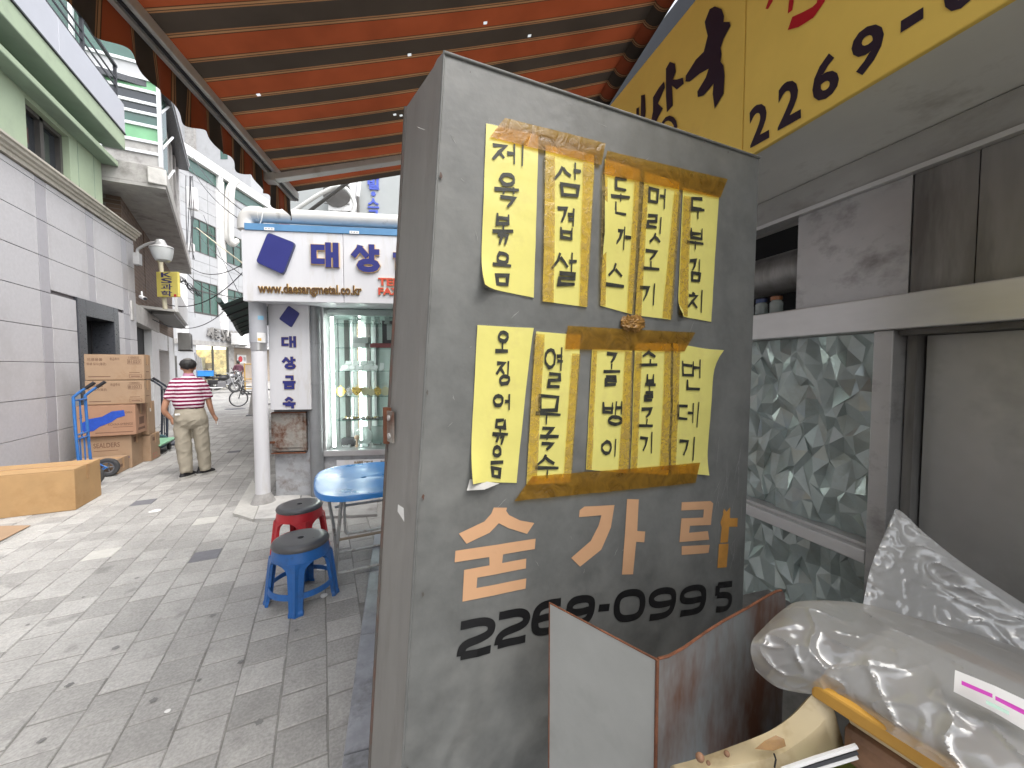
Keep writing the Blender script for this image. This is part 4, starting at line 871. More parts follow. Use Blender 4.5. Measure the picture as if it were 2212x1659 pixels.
mat('sticker_blue', (.25, .5, .68), .5); mat('sticker_orange', (.66, .42, .1), .5)
CFm = Frame(cb, RX, -AX)
for x, y, w_, h_, m_ in ((563, 686, .05, .045, 'sticker_blue'), (565, 729, .075, .11, 'white_paint'), (561, 733, .028, .03, 'sticker_orange')):
    a_, b_ = CFm.hit(x, y, rr); bm = BM(); n = 6; o_ = .0135 + (.002 if m_ == 'sticker_orange' else 0)
    cols = [[bm.verts.new(cb + (RX * math.sin(th) - AX * math.cos(th)) * (rr + o_) + Vector((0, 0, b_ + s * h_ / 2))) for s in (-1, 1)] for th in [(a_ / (rr + o_)) - w_ / 2 / rr + w_ / rr * k / n for k in range(n + 1)]]
    for k in range(n): bm.faces.new((cols[k][0], cols[k + 1][0], cols[k + 1][1], cols[k][1]))
    obj('sticker', bm, m_, t)
# vertical sign on the pier
t = thing('vertical_sign', 'narrow vertical white sign with blue diamond and four letters on the pier', 'sign', F0.P(fa(625), 1.2, .1))
o2 = .13; v0, v1 = F0.hit(584, 886, o2), F0.hit(667, 657, o2)
obj('board', fbox(BM(), F0, v0[0], v1[0], v0[1], v1[1], .005, o2), 'sign_white', t, bevel=.006)
logo(((624, 660), (648, 677), (630, 708), (603, 689)), o2, t, .008)
for s, y0, y1 in (('대', 752, 724), ('상', 797, 768), ('금', 840, 811), ('속', 884, 855)): sign_text(s, 609, y0, 641, y1, o2, t, 'logo_blue', 'letter_gold', .04, .002)
# rusty meter box and letters under the showcase
t = thing('rusty_meter_box', 'rusted metal meter box under the vertical sign', 'meter box', F0.P(fa(622), .9, .05))
m0, m1 = F0.hit(586, 976, .06), F0.hit(660, 892, .06)
obj('case', fbox(BM(), F0, m0[0], m1[0], m0[1], m1[1], .003, .05), 'rusty_box', t, bevel=.004)
obj('door', fbox(BM(), F0, m0[0] + .03, m1[0] - .035, m0[1] + .045, m1[1] - .02, .05, .062), 'rusty_box', t, bevel=.004)
obj('latch', fbox(BM(), F0, m0[0] - .005, m0[0] + .045, m0[1] + .1, m0[1] + .125, .062, .075), 'rust', t)
for x0, x1, y0, y1 in ((586, 660, 893, 890), (586, 660, 981, 977)): p0, p1 = F0.hit(x0, y0, .06), F0.hit(x1, y1, .06); obj('rim', fbox(BM(), F0, p0[0], p1[0], p0[1], p1[1], .002, .066), 'rust', t)
t = thing('badge_sign', 'white strip sign with brown letters below the showcase', 'sign', F0.P(fa(790), .8, .01))
b0, b1 = F0.hit(728, 1050, .015), F0.hit(842, 991, .015)
obj('board', fbox(BM(), F0, b0[0], 1.7, b0[1], b1[1], .0, .015), 'sign_white', t)
p0, p1 = F0.hit(765, 1000.5, .015), F0.hit(852, 988, .015)
p0, p1 = F0.hit(765, 1000, .015), F0.hit(860, 986.5, .015)
p0, p1 = F0.hit(765, 1003, .015), F0.hit(862, 991.5, .015)
obj('lettering', write('뱃지, 봉투', F0, p0[0], p0[1] - .015, p1[0], p1[1] - .01, .0165, bold=.04), 'letter_brown', t)

# ================================================================== green canopy on the alley side of the shop
t = thing('side_canopy', 'dark green corrugated canopy on the alley side of the corner shop', 'canopy', (-1, 7, 2.5))
N_ = 24; bm = BM(); ra, rb = Vector((-.42, 6.2, 2.78)), Vector((-.95, 11.5, 2.78)); oa, ob = Vector((-1.22, 6.5, 2.42)), Vector((-1.72, 11.3, 2.36)); top, bot = [], []
for k in range(N_ * 4 + 1):
    u = k / (N_ * 4); zz = .016 * math.sin(k * math.pi / 2); p, q = ra.lerp(rb, u), oa.lerp(ob, u); top.append((bm.verts.new(p + Vector((0, 0, zz))), bm.verts.new(q + Vector((0, 0, zz))))); bot.append((bm.verts.new(p + Vector((0, 0, zz - .006))), bm.verts.new(q + Vector((0, 0, zz - .006)))))
for k in range(N_ * 4):
    bm.faces.new((top[k][0], top[k + 1][0], top[k + 1][1], top[k][1])); bm.faces.new((bot[k][0], bot[k][1], bot[k + 1][1], bot[k + 1][0])); bm.faces.new((top[k][1], top[k + 1][1], bot[k + 1][1], bot[k][1]))
obj('sheet', bm, 'awning_dark', t)
for k in range(7): u = .04 + k * .15; obj('rib', tube(BM(), [ra.lerp(rb, u) - Vector((0, 0, .03)), oa.lerp(ob, u) - Vector((0, 0, .03))], .012, 6), 'black_metal', t)
obj('edge_roll', tube(BM(), smooth_path([oa + Vector((0, -.1, .06)), oa.lerp(ob, .3) + Vector((.02, 0, .03)), oa.lerp(ob, .7), ob], 5), .035, 8), 'awning_dark', t, smooth=True)
# ================================================================== buildings behind the sign
DF = Frame(at(640, 793, 9.2), az(YAW + 86), az(YAW + 176)); t = thing('grey_rendered_building', 'pale grey rendered building with blue vertical letters behind the shop sign', 'building', DF.P(2, 0))
mat('render_grey', (.38, .40, .40), .8, var=.05, scale=2); da0 = DF.hit(634, 793)[0]
obj('wall', fbox(BM(), DF, da0, 9, -.05, 11, -4, 0), 'render_grey', t)
mat('letter_blue', (.08, .12, .50), .5)
for s, y0, y1 in (('고', 387, 368), ('빌', 410, 389), ('스', 450, 430), ('크', 476, 455)): p0, p1 = DF.hit(795, y0), DF.hit(819, y1); obj('lettering', write(s, DF, p0[0], p0[1], p1[0], p1[1], .003, bold=.03, thick=.03), 'letter_blue', t)
p0 = DF.hit(807, 419.5); obj('lettering', fprism(BM(), DF, [(p0[0] + .055 * math.cos(k * .6283), p0[1] + .055 * math.sin(k * .6283)) for k in range(10)], .003, .03), 'letter_blue', t)
mat('salmon', (.52, .25, .18), .85, var=.08); t = thing('salmon_building', 'sliver of a salmon pink rendered building beside the grey one', 'building', at(625, 793, 12) - Vector((0, 0, 1.5)))
SFm = Frame(at(625, 793, 12), RX, -AX); sa = SFm.hit(611, 793)[0]; obj('wall', fbox(BM(), SFm, sa, sa + 1.2, 0, 8.2, -2, 0), 'salmon', t); obj('band', fbox(BM(), SFm, sa, sa + 1.2, 6.2, 6.3, .001, .03), 'concrete_pale', t)
p = DF.fp(741, 462, .25); t = ac_unit(p, math.atan2(DF.r.y, DF.r.x), .55, .32, .78, 'white air conditioner outdoor unit on the grey wall above the shop sign')
obj('hose', tube(BM(), smooth_path([at(630, 459, 8.5), at(690, 420, 8.5), at(728, 404, 8.5), at(752, 412, 8.4), at(766, 440, 8.4), at(762, 460, 8.4)], 6), .045, 8), 'cable_white', t, smooth=True)
o = obj('support_pole', tube(BM(), [at(660, 462, 8.0), at(770, 380, 7.6)], .035, 8), 'dark_frame', smooth=True); tag(o, 'dark pole slanting up in front of the wall air conditioner', 'pole')
t = thing('wall_tube_lamp', 'slim upright tube lamp on a bracket beside the blue letters', 'lamp', DF.fp(774, 460, .2)); obj('stem', tube(BM(), [DF.fp(774, 465, .2), DF.fp(773, 425, .2)], .03, 8), 'dark_frame', t); obj('tube', tube(BM(), [DF.fp(773, 425, .2), DF.fp(777, 388, .2)], .04, 10), 'white_paint', t, smooth=True)
# ================================================================== stools and table
mat('plastic_blue', (.025, .13, .40), .38, var=.12, scale=12, dirt=(.03, .08, .2), dscale=6, damt=.3)
mat('plastic_red', (.50, .022, .03), .38, var=.1, scale=12); mat('seat_black', (.085, .086, .09), .3, var=.15, scale=8)
mat('table_blue', (.035, .22, .60), .3, var=.06, scale=5); mat('leg_white', (.5, .5, .48), .45, metal=.2, dirt=(.2, .13, .09), dscale=12, damt=.3)
def stool(label, p, rz, m, ring):
    t = thing('plastic_stool', label, 'stool', p, rz, 'plastic stools beside the blue table')
    obj('seat', lathe(BM(), [(.02, .398), (.02, .424), (.12, .426), (.15, .424), (.17, .416), (.177, .402), (.172, .388), (.15, .386), (.02, .398)], n=36), 'seat_black', t, local=True, smooth=True)
    obj('skirt', lathe(BM(), [(.16, .386), (.168, .387), (.18, .318), (.174, .318), (.16, .386)], n=36), m, t, local=True, smooth=True)
    zs = [.322, .305, .285, .25, .12, .03, .018, 0]; ws = [.112, .082, .062, .052, .045, .042, .046, .046]; rs = [.1795, .182, .185, .189, .204, .2135, .219, .221]
    for q in range(4):
        bm = BM(); rows = []
        for z, w_, r_ in zip(zs, ws, rs):
            row = []
            for x, dr in ((-1, -.018), (-.94, -.004), (-.35, .001), (0, .014), (.35, .001), (.94, -.004), (1, -.018)): row.append((x * w_, r_ + dr - (x * w_) ** 2 * 2.2, z))
            rows.append(row)
        O = [[bm.verts.new(p_) for p_ in r_] for r_ in rows]; I = [[bm.verts.new((x, y - .006, z)) for x, y, z in r_] for r_ in rows]
        for i in range(len(rows) - 1):
            for k in range(6):
                bm.faces.new((O[i][k], O[i + 1][k], O[i + 1][k + 1], O[i][k + 1])); bm.faces.new((I[i][k], I[i][k + 1], I[i + 1][k + 1], I[i + 1][k]))
            for k in (0, 6): bm.faces.new((O[i][k], O[i + 1][k], I[i + 1][k], I[i][k]))
        for i in (0, len(rows) - 1):
            for k in range(6): bm.faces.new((O[i][k], O[i][k + 1], I[i][k + 1], I[i][k]))
        bmesh.ops.rotate(bm, verts=bm.verts, cent=(0, 0, 0), matrix=Matrix.Rotation(R(90 * q), 3, 'Z')); obj('leg', bm, m, t, local=True)
    obj('ring', lathe(BM(), [(.188, .135), (.193, .135), (.2, .1), (.195, .1), (.188, .135)], n=40), m, t, local=True, smooth=True)
    return t
stool('blue plastic stool with a grey black seat standing in front of the red one', (-.15, 2.94, .0), R(-8), 'plastic_blue', True)
stool('red plastic stool with a black seat between the blue stool and the shop', (-.19, 3.68, .0), R(14), 'plastic_red', True)
T = thing('folding_table', 'bright blue plastic table with rounded corners on white folding legs', 'table', (.28, 3.18, 0))
def sup(rx, ry, p=3.2, n=48): return [(rx * math.copysign(abs(math.cos(2 * math.pi * k / n)) ** (2 / p), math.cos(2 * math.pi * k / n)), ry * math.copysign(abs(math.sin(2 * math.pi * k / n)) ** (2 / p), math.sin(2 * math.pi * k / n))) for k in range(n)]
bm = BM(); rings = []
for s_, z in ((.04, .700), (.04, .7205), (.06, .7215), (.55, .7205), (.9, .7215), (.955, .727), (.985, .727), (1, .718), (1, .69), (.965, .688), (.955, .7)):
    q = sup(.35, .455); c = [(.021 * math.cos(2 * math.pi * k / 48), .021 * math.sin(2 * math.pi * k / 48)) for k in range(48)]
    pts = c if s_ < .05 else q
    rings.append([bm.verts.new((x * (1 if s_ < .05 else s_), y * (1 if s_ < .05 else s_), z)) for x, y in pts])
for i in range(len(rings)):
    a, b = rings[i], rings[(i + 1) % len(rings)]
    for k in range(48): bm.faces.new((a[k], a[(k + 1) % 48], b[(k + 1) % 48], b[k]))
obj('tabletop', bm, 'table_blue', T, local=True, smooth=True)
for sx in (-1, 1):
    obj('leg', tube(BM(), [(sx * .17, -.27, .69), (sx * .2, -.17, .33), (sx * .22, -.1, .0)], .0125, 8), 'leg_white', T, local=True, smooth=True)
    obj('leg', tube(BM(), [(sx * .27, .0, .69), (sx * .22, .14, .33), (sx * .2, .26, .0)], .0125, 8), 'leg_white', T, local=True, smooth=True)
for y, z, m_ in ((-.17, .33, 'letter_brown'), (-.1, .05, 'leg_white'), (.26, .04, 'leg_white'), (.05, .5, 'leg_white')):
    obj('rung', tube(BM(), [(-.21, y, z), (.21, y, z)], .01, 8), m_, T, local=True)
obj('brace', tube(BM(), smooth_path([(-.15, -.2, .68), (-.15, -.18, .4), (-.1, -.16, .36), (.1, -.16, .36), (.15, -.18, .4), (.15, -.2, .68)], 4), .009, 8), 'leg_white', T, local=True)

# litter on the paving
mat('paper_scrap', (.72, .72, .70), .7)
for lb, px, py, s_ in (('crumpled white cup by the foot of the blue stool', 700, 1289, .022), ('flat white tissue scrap under the blue table', 700, 1227, .05), ('small white scrap on the paving left of the blue stool', 362, 1536, .012), ('narrow white paper slip on the paving before the man', 336, 1104, .05)):
    g = G(px, py); bm = BM(); bmesh.ops.create_icosphere(bm, subdivisions=2, radius=s_)
    for v in bm.verts: v.co *= 1 + .35 * noise.noise(v.co * 60 + g); v.co.z *= .5 if 'cup' in lb else .12
    bmesh.ops.translate(bm, verts=bm.verts, vec=g + Vector((0, 0, s_ * (.45 if 'cup' in lb else .1)))); tag(obj('paper_scrap', bm, 'paper_scrap'), lb, 'litter', 'litter on the paving')

# ================================================================== cartons
mat('card', (.345, .235, .15), .8, var=.08, scale=5, dirt=(.29, .185, .11), dscale=4, damt=.3, bump=.06, bscale=30); mat('card_orange', (.40, .25, .115), .75, var=.08, scale=5, dirt=(.34, .20, .085), dscale=3, damt=.35, bump=.08, bscale=12); mat('card_red', (.35, .20, .125), .8, var=.07, scale=5)
mat('card_in', (.30, .19, .11), .9); mat('tape_tan', (.40, .23, .10), .35); mat('print_brown', (.16, .085, .055), .8, var=.2); mat('print_navy', (.07, .06, .16), .8); mat('marker_blue', (.015, .07, .42), .6, var=.15, scale=30)
def carton(label, x0, x1, y0, y1, z0, z1, m='card', prints=(), rz=0.0, flaps=True):
    t = thing('carton', label, 'carton', ((x0 + x1) / 2, (y0 + y1) / 2, z0), rz, 'cartons stacked by the stone wall')
    hx, hy, h = (x1 - x0) / 2, (y1 - y0) / 2, z1 - z0
    obj('body', box(BM(), (0, 0, h / 2 - .002), (2 * hx, 2 * hy, h - .004)), m, t, local=True, bevel=.008)
    for s in (-1, 1): obj('flap', box(BM(), (0, s * (hy / 2 + .0005), h + .0005), (2 * hx - .004, hy - .004, .005)), m, t, local=True)
    obj('tape', box(BM(), (0, 0, h + .0045), (2 * hx + .003, .06, .002)), 'tape_tan', t, local=True)
    obj('tape', box(BM(), (hx + .001, 0, h - .08), (.002, .06, .16)), 'tape_tan', t, local=True)
    M = wmat(t); fr = Frame(M @ Vector((0, -hy, 0)), M.to_3x3() @ Vector((1, 0, 0)), M.to_3x3() @ Vector((0, -1, 0))); fs = Frame(M @ Vector((hx, 0, 0)), M.to_3x3() @ Vector((0, 1, 0)), M.to_3x3() @ Vector((1, 0, 0)))
    for pr in prints:
        face, kind, a0, b0, a1, b1, mm = pr; F_, H_ = (fr, hx) if face == 'f' else (fs, hy); A0, A1 = -H_ + a0 * 2 * H_, -H_ + a1 * 2 * H_; B0, B1 = z0 + b0 * h, z0 + b1 * h
        if kind == 'bar': obj('print', fbox(BM(), F_, A0, A1, B0, B1, .0005, .0012), mm, t)
        elif kind == 'frame':
            bm = BM(); w_ = .005
            ribbon(bm, [(A0, B0), (A1, B0), (A1, B1), (A0, B1)], w_, F_, .0012, 0, True); obj('print', bm, mm, t)
        else: obj('print', write(kind, F_, A0, B0, A1, B1, .0012, bold=.012), mm, t)
    return t, fr
pb = 'print_brown'
top_prints = [('f', '위생 모자(멸균)', .04, .56, .36, .68, pb), ('f', '의료용품', .05, .74, .3, .86, pb), ('f', '취급주의', .42, .76, .58, .88, pb), ('f', '81023', .73, .66, .93, .78, pb), ('f', 'frame', .72, .63, .95, .81, pb), ('f', '11000033', .74, .84, .92, .93, pb), ('f', 'bar', .74, .28, .92, .3, pb), ('f', 'frame', .74, .08, .95, .2, pb), ('f', 'bar', .77, .12, .92, .155, pb), ('f', 'bar', .06, .12, .42, .15, pb), ('s', 'bar', .3, .6, .7, .63, pb), ('s', 'bar', .5, .65, .54, .95, pb), ('s', 'bar', .25, .3, .7, .33, pb)]
carton('topmost brown carton of the tall stack with 81023 printed on it', -3.19, -2.51, 8.01, 8.27, 1.385, 1.775, 'card', top_prints)
carton('brown 81023 carton second from the top of the tall stack', -3.19, -2.515, 8.0, 8.27, 1.01, 1.376, 'card', top_prints)
t3, f3 = carton('reddish carton with a smear of blue paint in the tall stack', -3.28, -2.62, 7.96, 8.38, .53, 1.0, 'card_red', [('f', 'KOVAX-SYRINGE', .52, .33, .95, .41, pb), ('f', 'bar', .6, .27, .95, .285, pb), ('f', 'bar', .3, .1, .95, .125, pb), ('f', 'KOREA', .8, .72, .95, .78, pb), ('f', '3', .04, .6, .1, .74, 'print_navy'), ('s', 'bar', .3, .3, .75, .55, pb), ('s', 'bar', .2, .12, .8, .2, pb)])
sm_ = [(-.27, .75), (-.2, .8), (-.05, .83), (.06, .905), (.2, .92), (.21, .83), (.12, .80), (.05, .74), (-.08, .68), (-.15, .62), (-.25, .60), (-.28, .66)]
obj('paint_smear', fprism(BM(), f3, [(x, y) for x, y in sm_], .0015, .003), 'marker_blue', t3)
carton('big brown carton at the bottom of the tall stack', -3.32, -2.70, 8.02, 8.42, 0.0, .522, 'card', [('f', 'SEALDERS', .3, .66, .78, .8, pb), ('f', 'bar', .3, .56, .75, .575, pb), ('f', 'bar', .5, .3, .95, .36, 'print_navy'), ('f', 'bar', .1, .26, .4, .34, 'paper_scrap'), ('s', 'bar', .2, .75, .6, .9, pb)])
carton('low flat brown carton lying in front of the tall stack', -3.3, -2.73, 7.62, 8.0, 0.0, .21, 'card', [('s', 'bar', .2, .4, .5, .6, pb)])
carton('small brown carton standing behind the tall stack', -3.1, -2.6, 8.44, 8.85, 0.0, .44, 'card', [('s', 'bar', .2, .75, .6, .88, pb), ('s', 'frame', .2, .1, .6, .25, 'red_print')])
carton('tall pale carton standing on the small one behind the stack', -3.0, -2.615, 8.42, 8.72, .452, 1.0, 'card', [('s', 'bar', .3, .7, .5, .8, 'paper_scrap')])
t_, f_ = carton('big orange brown carton lying alone at the left edge of the alley', -3.42, -2.47, 5.9, 6.46, 0.0, .45, 'card_orange', [])
g0, g1, g2 = G(-60, 1200), G(66, 1137), G(-60, 1140)
o = obj('cardboard_sheet', hprism(BM(), [g0, G(10, 1166), g1, g2], .006, .012), 'card', None); tag(o, 'flat sheet of cardboard lying on the paving before the orange carton', 'cardboard', )

# ================================================================== hand trucks and platform cart
mat('truck_blue', (.035, .15, .42), .4, var=.12, scale=14, dirt=(.1, .12, .16), dscale=10, damt=.25); mat('rubber', (.05, .05, .052), .8, var=.2); mat('rubber_teal', (.06, .12, .14), .75); mat('hub_grey', (.2, .2, .21), .5, metal=.5); mat('truck_dark', (.035, .042, .06), .45)
def wheel(t, c, r_, w_, axis='y', tyre='rubber', hub='hub_grey', spokes=5):
    M = Matrix.Rotation(R(90), 3, 'X') if axis == 'y' else Matrix.Rotation(R(90), 3, 'Y')
    ty = obj('tyre', lathe(BM(), [(r_ * .6, -w_ * .35), (r_ * .78, -w_ * .5), (r_ * .94, -w_ * .42), (r_, 0), (r_ * .94, w_ * .42), (r_ * .78, w_ * .5), (r_ * .6, w_ * .35), (r_ * .6, -w_ * .35)], c, 26, M), tyre, t, local=True, smooth=True)
    obj('rim', lathe(BM(), [(r_ * .5, -w_ * .3), (r_ * .61, -w_ * .32), (r_ * .61, w_ * .32), (r_ * .5, w_ * .3), (r_ * .5, -w_ * .3)], c, 26, M), hub, t, local=True, smooth=True)
    bm = BM(); lathe(bm, [(r_ * .16, -w_ * .4), (r_ * .16, w_ * .4)], c, 12, M)
    obj('hub', bm, hub, t, local=True)
    for k in range(spokes):
        a = 2 * math.pi * k / spokes; d = Vector((math.cos(a), 0, math.sin(a))) if axis == 'y' else Vector((0, math.cos(a), math.sin(a)))
        obj('spoke', tube(BM(), [Vector(c) + d * r_ * .12, Vector(c) + d * r_ * .53], r_ * .07, 6), hub, t, local=True)
def hand_truck(label, loc, rz, m, tyre, toe=False):
    """local: axle along y, back of the truck faces +x"""
    t = thing('hand_truck', label, 'hand truck', loc, rz)
    for s in (-1, 1):
        y = s * .165
        obj('upright', tube(BM(), smooth_path([(-.03, y, .12), (-.05, y, .6), (-.06, y, 1.12), (-.045, y, 1.2), (.06, y, 1.30), (.1, y, 1.335)], 3), .017, 10), m, t, local=True, smooth=True)
        obj('grip', tube(BM(), [(.06, y, 1.30), (.145, y, 1.375)], .022, 10), 'ink', t, local=True, smooth=True)
        obj('inner_bar', tube(BM(), [(-.05, s * .06, .15), (-.055, s * .06, .62)], .009, 6), m, t, local=True)
        wheel(t, (.1, s * .26, .135), .135, .075, 'y', tyre)
        obj('axle_bracket', tube(BM(), [(-.04, s * .165, .3), (.1, s * .22, .135), (-.03, s * .165, .14)], .012, 6), m, t, local=True)
    obj('middle_bar', tube(BM(), [(-.055, 0, .62), (-.06, 0, 1.14)], .01, 6), m, t, local=True)
    for z in (.16, .62, .68, 1.14): obj('crossbar', tube(BM(), [(-.05, -.165, z), (-.05, .165, z)], .012, 8), m, t, local=True)
    obj('axle', tube(BM(), [(.1, -.26, .135), (.1, .26, .135)], .012, 8), m, t, local=True)
    obj('toe_plate', box(BM(), (-.16, 0, .02), (.26, .36, .012)), m, t, local=True)
    if toe:
        for k in range(6): obj('rack_bar', tube(BM(), [(-.05, -.16 + k * .064, .04), (-.42, -.16 + k * .064, .04)], .008, 6), m, t, local=True)
    return t
hand_truck('blue hand truck with black grips leaning by the carton stack', (-2.89, 7.26, 0), R(3), 'truck_blue', 'rubber')
hand_truck('dark hand truck with grey green tyres behind the cartons', (-2.9, 10.0, 0), R(-150), 'truck_dark', 'rubber_teal', True)
mat('cart_green', (.22, .44, .28), .55, var=.1, scale=8)
t = thing('platform_cart', 'pale green low platform cart behind the cartons', 'cart', (-2.87, 9.2, 0))
obj('deck', box(BM(), (0, 0, .2), (.6, .85, .035)), 'cart_green', t, local=True, bevel=.012)
obj('deck_rim', box(BM(), (0, 0, .172), (.56, .8, .02)), 'truck_dark', t, local=True)
for sx in (-1, 1):
    for sy in (-1, 1): wheel(t, (sx * .21, sy * .3, .065), .065, .04, 'x', 'rubber', 'hub_grey', 4); obj('caster_fork', box(BM(), (sx * .21, sy * .3, .128), (.055, .06, .06)), 'hub_grey', t, local=True)
# ================================================================== people
mat('skin', (.42, .22, .14), .55, var=.06, scale=10); mat('hair', (.018, .017, .017), .6, var=.3, scale=60, bump=.6, bscale=90, stretch=(1, 1, .3)); mat('scalp', (.13, .12, .11), .6, var=.2, scale=80)
mat('khaki', (.35, .315, .25), .85, var=.06, scale=6, bump=.5, bscale=9); mat('shoe_black', (.018, .018, .02), .6); mat('sole', (.5, .49, .46), .7); mat('sole_dark', (.06, .058, .055), .7)
band_mat('polo', 'Z', [(0, (.72, .62, .67)), (.47, (.19, .008, .055))], .0515, phase=.15, noise_amt=.012)
mat('pink_trim', (.52, .25, .38), .8, var=.1)
def limb(bm, pts, rs, n=12):
    tube(bm, smooth_path(pts, 4), [rs[0] + 0 * k for k in range(1)] if False else _interp(rs, (len(pts) - 1) * 4 + 1), n)
def _interp(rs, n):
    out = []
    for i in range(n): t_ = i / (n - 1) * (len(rs) - 1); j = min(int(t_), len(rs) - 2); out.append(rs[j] + (rs[j + 1] - rs[j]) * (t_ - j))
    return out
def ell(bm, c, r_, M=None):
    b2 = bmesh.ops.create_icosphere(bm, subdivisions=3, radius=1.0); 
    for v in b2['verts']: v.co = Vector((v.co.x * r_[0], v.co.y * r_[1], v.co.z * r_[2])) + Vector(c)
def hand(bm, wrist, d, palm_n, side, curl=.5, s=1.0):
    """palm and five fingers rooted in it; d = pointing direction, palm_n = palm normal"""
    d = Vector(d).normalized(); n = Vector(palm_n); n = (n - d * n.dot(d)).normalized(); x = d.cross(n) * side
    wrist = Vector(wrist); tube(bm, [wrist - d * .02 * s, wrist + d * .03 * s, wrist + d * .085 * s], [.024 * s, .03 * s, .034 * s], 10)
    for k, (o_, ln) in enumerate(((-.030, .062), (-.010, .074), (.010, .07), (.028, .054))):
        b0 = wrist + d * .08 * s + x * o_ * s; c1 = b0 + (d * math.cos(curl * .6) + n * math.sin(curl * .6)) * ln * .5 * s; c2 = c1 + (d * math.cos(curl * 1.5) + n * math.sin(curl * 1.5)) * ln * .5 * s
        tube(bm, [b0 - d * .02 * s, b0, c1, c2], [.010 * s, .0098 * s, .0092 * s, .008 * s], 8)
    b0 = wrist + d * .03 * s - x * .028 * s; c1 = b0 + (d * .6 - x * .7 + n * .3).normalized() * .035 * s; c2 = c1 + (d * .9 - x * .1 + n * .5).normalized() * .032 * s
    tube(bm, [b0 + x * .015 * s, b0, c1, c2], [.012 * s, .0115 * s, .0105 * s, .009 * s], 8)
g = G(415, 1030); MAN = bpy.data.objects.new('person', None); COL.objects.link(MAN); MAN.location = (g.x, g.y, 0); MAN.rotation_euler = (0, 0, R(9)); MAN.scale = (.8, .95, 1.0)
tag(MAN, 'person in a maroon striped polo and khaki trousers standing with back turned', 'person')
LF, RFt = Vector((-.06, -.02, 0)), Vector((.19, .05, 0))
bm = BM()
ell(bm, (0, .02, 1.595), (.088, .104, .118)); ell(bm, (0, .05, 1.54), (.07, .08, .075)); ell(bm, (0, .125, 1.575), (.016, .022, .03))
for s in (-1, 1): ell(bm, (s * .096, .012, 1.575), (.015, .024, .037))
tube(bm, [(0, -.01, 1.36), (0, .0, 1.46), (0, .012, 1.56)], [.07, .066, .064], 14)
loft(bm, [((0, 0, .9), .15, .1), ((0, 0, 1.05), .15, .11), ((0, -.01, 1.25), .165, .11), ((0, -.015, 1.38), .14, .09), ((0, -.01, 1.43), .09, .07)], 18)
LA = [(-.19, -.01, 1.37), (-.265, -.03, 1.2), (-.335, -.04, 1.0), (-.30, -.02, .92), (-.25, .0, .86)]; RA = [(.19, -.01, 1.37), (.25, -.02, 1.2), (.285, -.01, 1.03), (.31, .01, .94), (.335, .03, .87)]
limb(bm, LA, [.06, .052, .044, .036, .028]); limb(bm, RA, [.06, .05, .043, .036, .027])
hand(bm, (-.25, .0, .86), (.35, .15, -1), (1, .2, .2), 1, .5); hand(bm, (.335, .03, .87), (.45, .1, -.75), (-.7, .2, -.5), -1, .75)
limb(bm, [(-.09, 0, .9), (-.09, .01, .48), LF + Vector((0, -.01, .08))], [.085, .055, .04]); limb(bm, [(.1, 0, .9), (.15, .03, .48), RFt + Vector((0, -.01, .08))], [.085, .055, .04])
body = obj('body', fuse(bm, .0075, 4), 'skin', MAN, local=True, smooth=True)
for s in (-1, 1): bm = BM(); ell(bm, (s * .035, .114, 1.602), (.012, .008, .008)); obj('eye', bm, 'ink', MAN, local=True, smooth=True)
# hair: thick at the sides and back, thin on the crown
bm = BM(); ell(bm, (0, .0, 1.618), (.112, .112, .096))
for v in list(bm.verts):
    c = v.co; c.x *= 1.0 + .10 * max(0, 1 - abs(c.z - 1.635) / .06); c += Vector((0, 0, 0)) + v.normal * .006 * noise.noise(c * 38)
    if c.y > .055 and c.z < 1.63: c.y = .055 - (c.y - .055) * .3
    if c.z < 1.565: c.x *= .8; c.z = max(c.z, 1.512)
    if c.z > 1.685: c.z = 1.685 + (c.z - 1.685) * .4
obj('hair', bm, 'hair', MAN, local=True, smooth=True)
bm = BM(); ell(bm, (0, .0, 1.668), (.08, .08, .044)); obj('thin_crown', bm, 'scalp', MAN, local=True, smooth=True)
# trousers
bm = BM(); loft(bm, [((0, 0, 1.02), .195, .135, 2.4), ((.005, 0, .94), .218, .155, 2.4), ((.015, -.005, .84), .235, .165, 2.4), ((.02, 0, .76), .225, .15, 2.3), ((.025, 0, .70), .17, .1)], 24)
limb(bm, [(-.10, 0, .86), (-.105, 0, .62), (-.09, .0, .36), (-.075, -.005, .16), LF + Vector((-.005, -.012, .065))], [.125, .122, .106, .095, .084], 18)
limb(bm, [(.125, 0, .86), (.148, .012, .62), (.168, .03, .36), (.182, .045, .16), RFt + Vector((.0, -.005, .065))], [.125, .120, .104, .094, .083], 18)
bm = fuse(bm, .011, 3)
for v in bm.verts:
    z = v.co.z; n_ = noise.noise(Vector((v.co.x * 9 + z * 5, v.co.y * 5, z * 6))) + .8 * ((1 - abs(noise.noise(Vector((v.co.x * 8 - z * 7 + 4, v.co.y * 6, z * 9 + 3))))) ** 5 - .3)
    v.co += v.normal * n_ * (.010 if z < .85 else .005)
tr = obj('trousers', bm, 'khaki', MAN, local=True, smooth=True)
obj('pocket_tissue', box(BM(), (-.15, -.15, .925), (.07, .016, .028), .15), 'paper_scrap', MAN, local=True, bevel=.008)
obj('belt', loft(BM(), [((0, 0, .985), .2, .14, 2.4), ((0, 0, 1.015), .2, .14, 2.4)], 24), 'ink', MAN, local=True)
